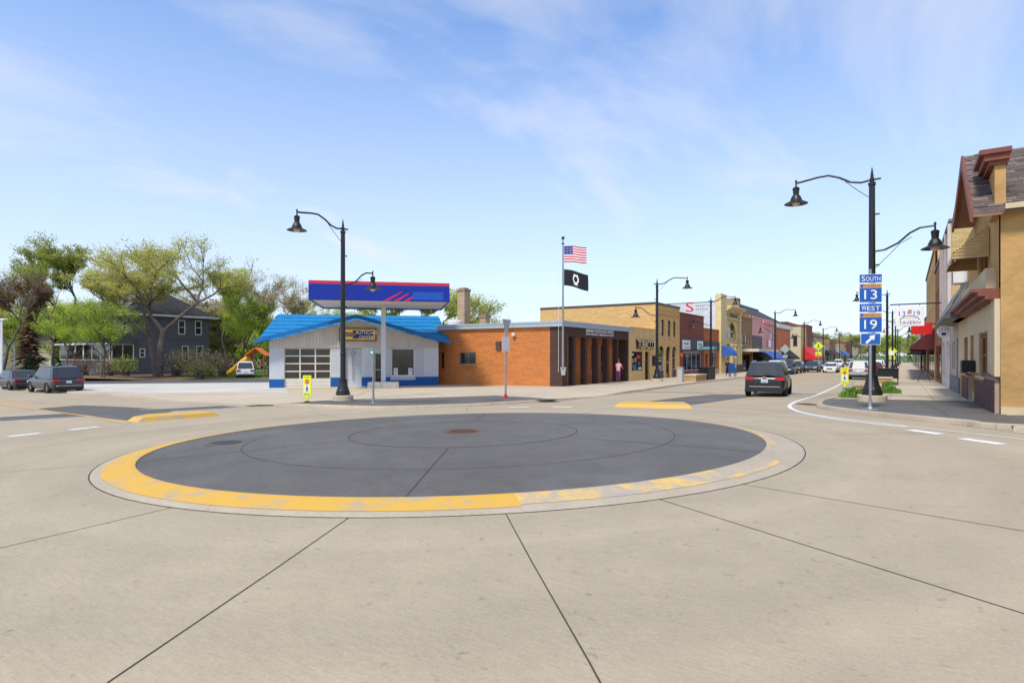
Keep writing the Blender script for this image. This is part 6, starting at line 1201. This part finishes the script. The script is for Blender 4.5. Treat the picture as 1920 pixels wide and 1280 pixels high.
# ---------------------------------------------------------------- trees
def tree_mesh(seed, H, spread, trunks, levels=4, leaf_n=5000, leaf=.16, split=(3, 4), up=.35, first=.28, wood_r=.32, droop=0.0, conic=False, tipdens=1.0):
    rg = random.Random(seed); segs = []; tips = []
    def grow(p, d, L, r, lv):
        n = 3 if lv < levels else 2; q = p.copy(); dd = d.copy()
        for i in range(n):
            dd = (dd+Vector((rg.uniform(-.16, .16), rg.uniform(-.16, .16), rg.uniform(-.06, .14)-droop*.1*lv))).normalized(); q2 = q+dd*(L/n); ra, rb = r*(1-.30*i/n), r*(1-.30*(i+1)/n); segs.append((q.copy(), q2.copy(), ra, rb)); q = q2
            if lv >= 2 and lv < levels and rg.random() < .5: side(q, dd, L*.55, rb*.5, lv+1)
            if lv >= levels-1: tips.append((q.copy(), L*.5))
        if lv < levels:
            k = rg.randint(*split)
            for j in range(k): side(q, dd, L*rg.uniform(.62, .86), r*.62, lv+1)
        else: tips.append((q.copy(), L*.6))
    def side(q, dd, L, r, lv):
        a = rg.uniform(0, 6.283); sp = rg.uniform(.45, .95)*spread; ax = Vector((math.cos(a), math.sin(a), 0)); nd = (dd*.8+ax*sp+Vector((0, 0, up*(.6 if lv < 3 else .2)-droop*lv*.1))).normalized(); grow(q, nd, L, max(r, .006), lv)
    for (ox, oy, lx, ly, s) in trunks: grow(Vector((ox, oy, -.2)), Vector((lx, ly, 1)).normalized(), H*first*s, wood_r*s, 0)
    mz = max(s[1].z for s in segs); k = H/mz; kx = k
    V = []; F = []
    for a, b_, ra, rb in segs:
        a = a*k; b_ = b_*k; t = (b_-a).normalized(); u = t.cross(Vector((.3, .5, .81))).normalized(); w = t.cross(u); n = 7 if ra > .08 else (4 if ra > .02 else 3); base = len(V)
        for (c, r) in ((a, ra), (b_, rb)):
            for i in range(n): an = 6.28318*i/n; V.append(tuple(c+(u*math.cos(an)+w*math.sin(an))*max(r, .007)*1.08))
        F += [(base+i, base+(i+1) % n, base+n+(i+1) % n, base+n+i) for i in range(n)]
    wood = bpy.data.meshes.new('trunk'); wood.from_pydata(V, [], F)
    lv = []
    npg = np.random.default_rng(seed); T = np.array([tuple(t[0]*k) for t in tips]); TR = np.array([t[1]*k for t in tips]); idx = npg.integers(0, len(T), leaf_n)
    C = T[idx]+npg.normal(0, .30, (leaf_n, 3))*TR[idx][:, None]*tipdens; nrm = npg.normal(0, 1, (leaf_n, 3)); nrm /= np.linalg.norm(nrm, axis=1)[:, None]; o = np.cross(nrm, npg.normal(0, 1, (leaf_n, 3))); o /= np.linalg.norm(o, axis=1)[:, None]; p2 = np.cross(nrm, o); s = leaf*npg.uniform(.5, 1.2, (leaf_n, 1))
    Q = np.stack([C-o*s*.5, C+p2*s*.33, C+o*s*.5, C-p2*s*.33], 1).reshape(-1, 3)
    crown = bpy.data.meshes.new('crown'); crown.from_pydata(Q.tolist(), [], np.arange(leaf_n*4).reshape(-1, 4).tolist())
    return wood, crown
BARK = mat('bark', (.16, .115, .085), .95, .35, 3, 1.0, 14); BARK2 = mat('grey_bark', (.13, .105, .09), .95, .3, 3, .8, 14)
def leafm(n, c):
    m = mat(n, c, .75, .45, .6); t = m.node_tree; b = t.nodes['Principled BSDF']; tr = t.nodes.new('ShaderNodeBsdfTranslucent'); mx_ = t.nodes.new('ShaderNodeMixShader'); mx_.inputs[0].default_value = .45
    src = b.inputs['Base Color'].links[0].from_socket; t.links.new(src, tr.inputs['Color']); t.links.new(b.outputs[0], mx_.inputs[1]); t.links.new(tr.outputs[0], mx_.inputs[2]); t.links.new(mx_.outputs[0], t.nodes['Material Output'].inputs[0]); return m
LYG = leafm('spring_leaf', (.54, .56, .10)); LBR = leafm('bud_brown', (.48, .41, .24)); LGR = leafm('fresh_green_leaf', (.40, .54, .06)); LDK = leafm('dark_leaf', (.11, .15, .04)); LRB = leafm('rusty_needles', (.28, .17, .10)); LSP = leafm('spruce_needles', (.025, .055, .03)); LOL = leafm('olive_leaf', (.36, .39, .09))
TMESH = {}
def tree(label, px, d, H, key, lm, z=None, rz=0.0, wide=1.0, name='tree', cat='tree', group=None, bark=None, **kw):
    x, y = cam_xy(px, d); z = (YARD(x, y) if x < -52 else G(x, y)) if z is None else z
    if key not in TMESH: TMESH[key] = tree_mesh(H=10.0, **kw)
    wd, cr = TMESH[key]; t = thing(name, label, cat, (x, y, z), rz, group); t.scale = (H/10*wide, H/10*wide, H/10)
    for nm, me, m_ in (('trunk', wd, bark or BARK), ('crown', cr, lm)):
        me = me.copy(); me.materials.clear(); me.materials.append(m_); o = bpy.data.objects.new(nm, me); COL.objects.link(o); o.parent = t
        if nm == 'trunk': me.shade_smooth()
    return t
TG = 'trees round the grey house and behind the service station'
# the big twin-trunk elm: two crowns' worth of leaves, pale buds over yellow-green
elm = tree('huge spreading elm with two bare trunks in front of the grey house', 297, 64, 16.4, 'elm', LYG, -.6, 2.5, 1.22, bark=BARK2, seed=11, spread=1.0, trunks=((-.35, 0, -.26, .05, .9), (.28, 0, .10, .0, 1.05)), levels=5, leaf_n=36000, leaf=.095, split=(2, 3), up=.25, first=.26, wood_r=.17, tipdens=1.4)
cr2 = tree_mesh(11, 10.0, 1.0, ((-.35, 0, -.26, .05, .9), (.28, 0, .10, .0, 1.05)), 5, 36000, .07, (2, 3), .25, .26, .17, tipdens=1.9)[1]; cr2.materials.append(LBR); o = bpy.data.objects.new('buds', cr2); COL.objects.link(o); o.parent = elm
kA = dict(seed=3, spread=.9, trunks=((0, 0, 0, 0, 1),), levels=5, leaf_n=26000, leaf=.13, tipdens=1.4, split=(2, 3), up=.35, first=.24, wood_r=.15)
kB = dict(seed=21, spread=.75, trunks=((0, 0, .05, 0, 1),), levels=5, leaf_n=20000, leaf=.11, tipdens=1.4, split=(2, 3), up=.5, first=.26, wood_r=.11)
kC = dict(seed=34, spread=1.0, trunks=((0, 0, 0, 0, 1), (.2, .1, .3, .1, .8)), levels=4, leaf_n=18000, leaf=.14, tipdens=1.3, split=(3, 4), up=.3, first=.22, wood_r=.13)
for (lb, px, d, H, key, lm, rz, wd, kw) in (
 ('tall dark olive tree behind the left side of the grey house', 130, 88, 19.5, 'A', LOL, 0, 1.0, kA), ('brownish dark tree at the far left behind the spruce', 62, 80, 13, 'A', LRB, 1.2, .9, kA), ('pale budding tree left of the huge elm', 175, 72, 13.2, 'B', LBR, .4, 1.3, kB), ('bright green young tree in front of the porch', 190, 60, 8.2, 'C', LGR, 0, 1.0, kC), ('bright green low tree left of the porch', 125, 66, 8.6, 'C', LGR, 2.0, 1.1, kC), ('olive tree at the left edge of the yard', 100, 84, 15, 'B', LOL, 3.0, 1.2, kB),
 ('yellow-green tree right of the grey house', 425, 84, 14.8, 'A', LYG, 2.2, .95, kA), ('bright yellow-green tree by the playset', 450, 76, 10.5, 'C', LGR, 1.0, 1.0, kC), ('slim yellow-green tree beside the service station roof', 478, 82, 11.5, 'B', LYG, 1.5, 1.0, kB), ('sparse bare tree behind the service station roof', 525, 78, 12.6, 'B', LBR, 4.0, 1.15, kB), ('thin budding tree behind the left end of the canopy', 570, 86, 11.0, 'B', LYG, 5.0, 1.2, kB),
 ('yellow-green tree behind the canopy centre', 735, 82, 12.2, 'A', LYG, .8, 1.1, kA), ('broad yellow-green tree behind the canopy right end', 800, 84, 13.0, 'A', LYG, 3.6, 1.1, kA), ('round green tree behind the tall chimney', 868, 84, 11.8, 'C', LYG, .5, 1.15, kC), ('low yellow-green tree behind the service station', 640, 90, 9.5, 'C', LYG, 2.6, 1.4, kC), ('small tree top behind the post office', 992, 105, 8.2, 'C', LYG, 4.1, .8, kC),
 ('bare dark tree at the left picture edge', 5, 70, 12.5, 'bare', LBR, 0, 1.0, dict(seed=5, spread=.8, trunks=((0, 0, .1, 0, 1),), levels=5, leaf_n=900, leaf=.10, split=(2, 3), up=.4, first=.25, wood_r=.16))):
    tree(lb, px, d, H, key, lm, None, rz, wd, group=TG, bark=BARK2 if key in 'Abare' else None, **kw)
wood = {'w': ([], [], 0), 'LOL': ([], [], 0), 'LYG': ([], [], 0), 'LBR': ([], [], 0), 'LGR': ([], [], 0)}
for i in range(74):                               # the far wood behind the houses: one mass nobody could count
    px = -70+i*11.5+rnd.uniform(-8, 8) if i < 54 else 1490+(i-54)*12.5+rnd.uniform(-5, 5); d = rnd.uniform(96, 140) if i < 54 else rnd.uniform(300, 420); x, y = cam_xy(px, d); h = (rnd.uniform(14, 19) if px < 470 else rnd.uniform(10, 13.5))/10 if i < 54 else rnd.uniform(1.5, 2.2); ca_, sa_ = math.cos(i*.9), math.sin(i*.9)
    for kk, me in (('w', TMESH['ABC'[i % 3]][0]), (('LOL', 'LYG', 'LBR', 'LGR', 'LOL')[i % 5], TMESH['ABC'[i % 3]][1])):
        co = np.empty(len(me.vertices)*3); me.vertices.foreach_get('co', co); co = co.reshape(-1, 3)*(h*1.45, h*1.45, h); q = np.stack([co[:, 0]*ca_-co[:, 1]*sa_+x, co[:, 0]*sa_+co[:, 1]*ca_+y, co[:, 2]-1.9-h*2.6], 1)
        if kk == 'w':
            fs = [tuple(p.vertices) for p in me.polygons]
        else: fs = np.arange(len(co)).reshape(-1, 4).tolist()
        vl, fl, n = wood[kk]; vl.append(q); fl += [tuple(v+n for v in f) for f in fs]; wood[kk] = (vl, fl, n+len(co))
root = None
for kk, (vl, fl, n) in wood.items():
    if not vl: continue
    me = bpy.data.meshes.new('background_wood'); me.from_pydata(np.concatenate(vl).tolist(), [], fl); o = link_mesh('background_wood' if root is None else 'foliage', me, BARK if kk == 'w' else globals()[kk], root); o['kind'] = 'stuff'
    if root is None: root = tag(o, 'far mass of spring trees behind the houses and service station', 'trees')
FT = 'trees at the far end of Main Street'
for i, (px, d, H, lm, lb) in enumerate(((1575, 330, 17, LBR, 'bare brown tree left at the street end'), (1600, 300, 14, LOL, 'olive tree at the street end'), (1640, 360, 15, LBR, 'brown tree behind the far yellow shop'), (1668, 340, 16, LYG, 'green tree at the end of the right pavement'), (1712, 230, 13, LGR, 'green tree above the far right shops'), (1545, 320, 16, LOL, 'dark narrow tree above the gabled building'), (1480, 230, 13, LBR, 'bare treetop above the orange panelled shop'))):
    tree('distant '+lb, px, d, H, 'A' if i % 2 else 'B', lm, G(*cam_xy(px, d)), i*1.1, 1.2, group=FT, **(kA if i % 2 else kB))
def conifer(label, px, d, H, r, lm, seed):
    x, y = cam_xy(px, d); z = YARD(x, y) if x < -52 else G(x, y); t = thing('conifer', label, 'tree', (x, y, z)); rg = np.random.default_rng(seed); b = B(); b.tube([(0, 0, -.1), (0, 0, H*.95)], [.05*H**.5, .01], 6); b.build('trunk', BARK, t, True, True)
    V = []; F = []
    for i in range(1600):
        f = rg.random()**.7; zz_ = H*(.06+.92*f); rr = r*(1-f)*rg.uniform(.35, 1.05); a = rg.uniform(0, 6.283); c = np.array((rr*math.cos(a), rr*math.sin(a), zz_-rr*.18)); o_ = np.array((math.cos(a), math.sin(a), -.25)); p_ = np.array((-math.sin(a), math.cos(a), 0)); s = .10*H*(1.1-f)*rg.uniform(.6, 1.2); n = len(V); V += [tuple(c-o_*s), tuple(c+p_*s*.35), tuple(c+o_*s), tuple(c-p_*s*.35)]; F.append((n, n+1, n+2, n+3))
    me = bpy.data.meshes.new('crown'); me.from_pydata(V, [], F); me.materials.append(lm); o = bpy.data.objects.new('crown', me); COL.objects.link(o); o.parent = t
conifer('small dark spruce on the lawn at the left', 57, 56, 3.0, 1.35, LSP, 1); conifer('rust-tinged tall conifer behind the spruce', 55, 74, 9.5, 2.2, LRB, 2); conifer('small dark conifer tip behind the post office', 961, 95, 7.4, 1.2, LSP, 3); conifer('dark conifer tip above the yellow brick wall', 1098, 100, 9.3, 1.5, LSP, 4); conifer('dark conifer between canopy and chimney', 832, 70, 7.0, 1.0, LSP, 5)
def shrub(label, px, d, H, r, lm, seed, n=900, twigs=90):
    x, y = cam_xy(px, d); z = YARD(x, y); t = thing('shrub', label, 'shrub', (x, y, z)); rg = random.Random(seed); b = B()
    for i in range(twigs): a = rg.uniform(0, 6.283); k_ = rg.uniform(.2, 1)*r; h = H*rg.uniform(.6, 1); b.tube([(rg.uniform(-.3, .3)*r, rg.uniform(-.3, .3)*r, 0), (k_*.6*math.cos(a), k_*.6*math.sin(a), h*.6), (k_*math.cos(a), k_*math.sin(a), h)], [.02, .012, .005], 3, False)
    b.build('stems', BARK, t, False, True, fix=False)['kind'] = 'stuff'
    V = []; F = []
    for i in range(n):
        a = rg.uniform(0, 6.283); rr = r*math.sqrt(rg.random()); c = Vector((rr*math.cos(a), rr*math.sin(a), H*rg.uniform(.25, 1.0)*(1-.3*rr/r))); u = Vector((rg.gauss(0, 1), rg.gauss(0, 1), rg.gauss(0, 1))).normalized(); w = u.cross(Vector((.3, .2, .9))).normalized(); s = rg.uniform(.04, .10); m_ = len(V); V += [tuple(c-u*s), tuple(c+w*s*.6), tuple(c+u*s), tuple(c-w*s*.6)]; F.append((m_, m_+1, m_+2, m_+3))
    me = bpy.data.meshes.new('leaves'); me.from_pydata(V, [], F); me.materials.append(lm); o = bpy.data.objects.new('leaves', me); COL.objects.link(o); o.parent = t
for i, (px, d, H, r, lm, lb) in enumerate(((330, 65.5, 3.2, 1.6, LBR, 'bare brown shrub right of the elm trunks'), (360, 66, 3.6, 1.9, LOL, 'olive shrub under the right house windows'), (392, 67, 3.4, 1.8, LBR, 'brown twiggy shrub at the right house corner'), (418, 68, 3.0, 1.6, LRB, 'reddish shrub near the white SUV'), (235, 65, 2.6, 1.3, LGR, 'green shrub before the porch'), (155, 66, 2.6, 1.6, LRB, 'dark red-brown shrub left of the porch'), (205, 64.5, 2.2, 1.2, LBR, 'low brown shrub under the porch windows'), (375, 64, 2.2, 1.6, LOL, 'low olive shrub in front of the right house wall'))):
    shrub(lb, px, d, H, r, lm, 50+i)
# ---------------------------------------------------------------- grey house
hx, hy = cam_xy(250, 70); hz_ = -.6; ze2 = zat(589, 70); HG = mat('charcoal_house_paint', (.125, .125, .137), .8, .12, 1.5, .2, 25); HR = mat('charcoal_roof_shingle', (.04, .04, .045), .9, .25, 2, .3, 20); WT = M['white']
t = thing('grey_house', 'two-storey charcoal grey house with white window frames behind the elm', 'house', (hx, hy, hz_))
ep = Plane((hx, hy), (0, 1)); sp2 = Plane((hx, hy), (1, 0))      # east face (s = +Y), south face (s = +X, building lies at s<0)
ew = [(ep.px(a), ep.px(c), zat(y1, ep.depth(ep.px((a+c)/2))), zat(y0, ep.depth(ep.px((a+c)/2)))) for a, c, y0, y1 in ((334, 347.5, 600, 627), (365.5, 378.5, 601, 628), (341, 354, 648, 677), (368, 381, 648, 676), (261.5, 272.5, 653, 670))]
LE = ep.px(393); LS = -9.8
b = B(); facade(b, ep, 0, LE, hz_-.5, ze2, ew, .12); b.build('wall', HG, t)
sw = [(sp2.px(a), sp2.px(c), zat(y1, 71.5), zat(y0, 71.5)) for a, c, y0, y1 in ((211.5, 219, 599, 625), (229.5, 237, 598, 624), (193, 199, 600, 614))]
b = B(); facade(b, sp2, LS, 0, hz_-.5, ze2, sw, .12); b.build('wall', HG, t); b = B(); b.box(hx+LS, hx-.2, hy+.2, hy+LE, hz_-.5, ze2-.02); b.build('rear_volume', HG, t)
for o in ew: f = window(t, ep, *o, 1, 2, WT, M['glass'], .02, .12); 
for o in sw: window(t, sp2, *o, 1, 2, WT, M['glass'], .02, .12)
part_box(t, 'belt_course', ep, 0, LE, zat(636, 73), zat(636, 73)+.12, 0, .05, HG)
b = B(); e0 = .75; zr3 = zat(546, 76); b.add([(hx+e0, hy-e0, ze2), (hx+e0, hy+LE+e0, ze2), (hx+LS-e0, hy+LE+e0, ze2), (hx+LS-e0, hy-e0, ze2), (hx-3.6, hy+4.2, zr3), (hx-3.6, hy+LE-4.2, zr3), (hx+LS+3.6, hy+LE-4.2, zr3), (hx+LS+3.6, hy+4.2, zr3)], [(0, 1, 5, 4), (1, 2, 6, 5), (2, 3, 7, 6), (3, 0, 4, 7), (4, 5, 6, 7), (3, 2, 1, 0)]); b.build('roof', HR, t)
b = B()
for (x0, x1, y0, y1) in ((hx+e0, hx+e0+.12, hy-e0-.12, hy+LE+e0), (hx+LS-e0, hx+e0, hy-e0-.12, hy-e0)): b.box(x0, x1, y0, y1, ze2-.12, ze2+.10)
b.build('gutter', WT, t)['kind'] = 'stuff'
dx = hx+sp2.px(219); b = B(); b.box(dx-.75, dx+.75, hy+.2, hy+2.5, ze2, zat(577, 72)); b.prism([(dx-.95, hy+.1, zat(577, 72)), (dx+.95, hy+.1, zat(577, 72)), (dx, hy+.1, zat(563, 72))], (0, 3, 0)); dm_ = b.build('dormer', WT, t); dp = Plane((dx, hy+.19), (1, 0)); window(t, dp, -.42, .42, ze2+.12, zat(571, 72), 1, 2, WT, M['glass'], -.06, .1)
# porch on the south face
px0, px1 = sp2.px(158)-.2, .35; py0 = hy-2.6; pz = zat(644, 68); pp = Plane((hx, py0), (1, 0)); b = B(); b.box(hx+px0, hx+px1, py0+.06, hy, hz_-.5, zat(676, 68)); b.build('porch_base', HG, t)
n = 6; segs_ = [px0+(px1-px0)*i/n for i in range(n+1)]
for i in range(n): window(t, pp, segs_[i]+.04, segs_[i+1]-.04, zat(676, 68), pz, 1 if i != 2 else 1, 1, WT, M['glass'], -.05, .11)
pe = Plane((hx+px1, py0), (0, 1)); window(t, pe, .1, 2.5, zat(676, 68), pz, 2, 1, WT, M['glass'], -.05, .12)
b = B(); b.hexa([(hx+px0-.4, py0-.4, pz), (hx+px1+.4, py0-.4, pz), (hx+px1+.4, hy, pz), (hx+px0-.4, hy, pz), (hx+px0+.9, hy-.3, zat(624, 70)), (hx+px1-.9, hy-.3, zat(624, 70)), (hx+px1-.9, hy, zat(624, 70)), (hx+px0+.9, hy, zat(624, 70))]); b.build('porch_roof', HR, t)
b = B(); b.box(hx+px0-.45, hx+px1+.45, py0-.5, py0-.4, pz-.08, pz+.1); b.build('porch_gutter', WT, t)
# far cream house at the left edge, pole, post
x, y = cam_xy(45, 96); g = YARD(x, y); t = thing('cream_house', 'low pale yellow house behind the lawn at the left edge', 'house', (x, y, g)); fp = Plane((x, y), (CA, SA)); z1 = zat(636, 96); ops = [(fp.px(a), fp.px(c), zat(652, 96), zat(645, 96)) for a, c in ((4, 8), (12, 19), (36, 46))]
b = B(); facade(b, fp, -9, fp.px(97), g-1, z1, ops, .1); b.build('wall', CRS, t)
for o in ops: window(t, fp, *o, 1, 1, WT, M['glass'], .03, .12)
b = B(); s1 = fp.px(99); q = [fp.P(-9.5, z1, .6), fp.P(s1, z1, .6), fp.P(s1, z1, -8), fp.P(-9.5, z1, -8), fp.P(-9.5, z1+2.2, -3.5), fp.P(s1, z1+2.2, -3.5)]; b.add(q, [(0, 1, 5, 4), (2, 3, 4, 5), (1, 2, 5), (3, 0, 4), (0, 3, 2, 1)]); b.build('roof', HR, t)
x, y = cam_xy(3, 45); t = thing('light_pole', 'slim white light pole at the left picture edge', 'street lamp', (x, y, G(x, y))); b = B(); b.tube([(x, y, G(x, y)), (x, y, zat(600, 45))], [.09, .07], 8); b.build('pole', M['white'], t); b = B(); b.box(x-.1, x+.9, y-.12, y+.12, zat(600, 45), zat(600, 45)+.1); b.build('lamp_head', M['white'], t)
x, y = cam_xy(27, 44); t = thing('sign_post', 'thin green-grey post standing by the lawn at the left', 'post', (x, y, G(x, y))); b = B(); b.box(x-.04, x+.04, y-.03, y+.03, G(x, y), zat(650, 44)); b.build('post', M['galv'], t)
# playset
x, y = cam_xy(484, 71); g = G(x, y)+.1; t = thing('playset', 'wooden playset with orange roof and yellow slide behind the lot', 'playset', (x, y, g), YAW); WD = mat('cedar_wood', (.25, .10, .05), .8, .2, 3); ORR = mat('orange_tarp', (.70, .17, .03), .6, .08); YEL = mat('yellow_plastic', (.75, .42, .02), .4, .05)
for sx in (-1, 1):
    for sy in (-.7, .7): B().box(sx-.06, sx+.06, sy-.06, sy+.06, 0, 2.6).build('post', WD, t, local=True)
B().box(-1.1, 1.1, -.8, .8, 1.3, 1.42).build('platform', WD, t, local=True)
for i in range(7): B().box(-1+i*.31, -.9+i*.31, -.8, -.74, 1.42, 2.1).build('railing_slat', WD, t, local=True)
for sg in (-1, 1): b = B(); b.prism([(0, -.9, 3.5), (sg*1.3, -.9, 2.55), (sg*1.3, -.9, 2.47), (0, -.9, 3.42)], (0, 1.8, 0)); b.build('roof_panel', ORR, t, local=True)
b = B(); b.tube([(-1.0, 0, 2.2), (-1.5, 0, 2.1), (-2.3, -.2, 1.4), (-3.1, -.4, .6), (-3.6, -.5, .35)], .33, 10); b.build('slide', YEL, t, True, True)
for sg in (-1, 1): b = B(); b.tube([(1.0, 0, 2.5), (2.6, sg*.9, 0)], .06, 6); b.build('swing_leg', WD, t, local=True)
b = B(); b.tube([(1.0, 0, 2.5), (2.6, 0, 2.45)], .06, 6); b.build('swing_beam', WD, t, local=True)
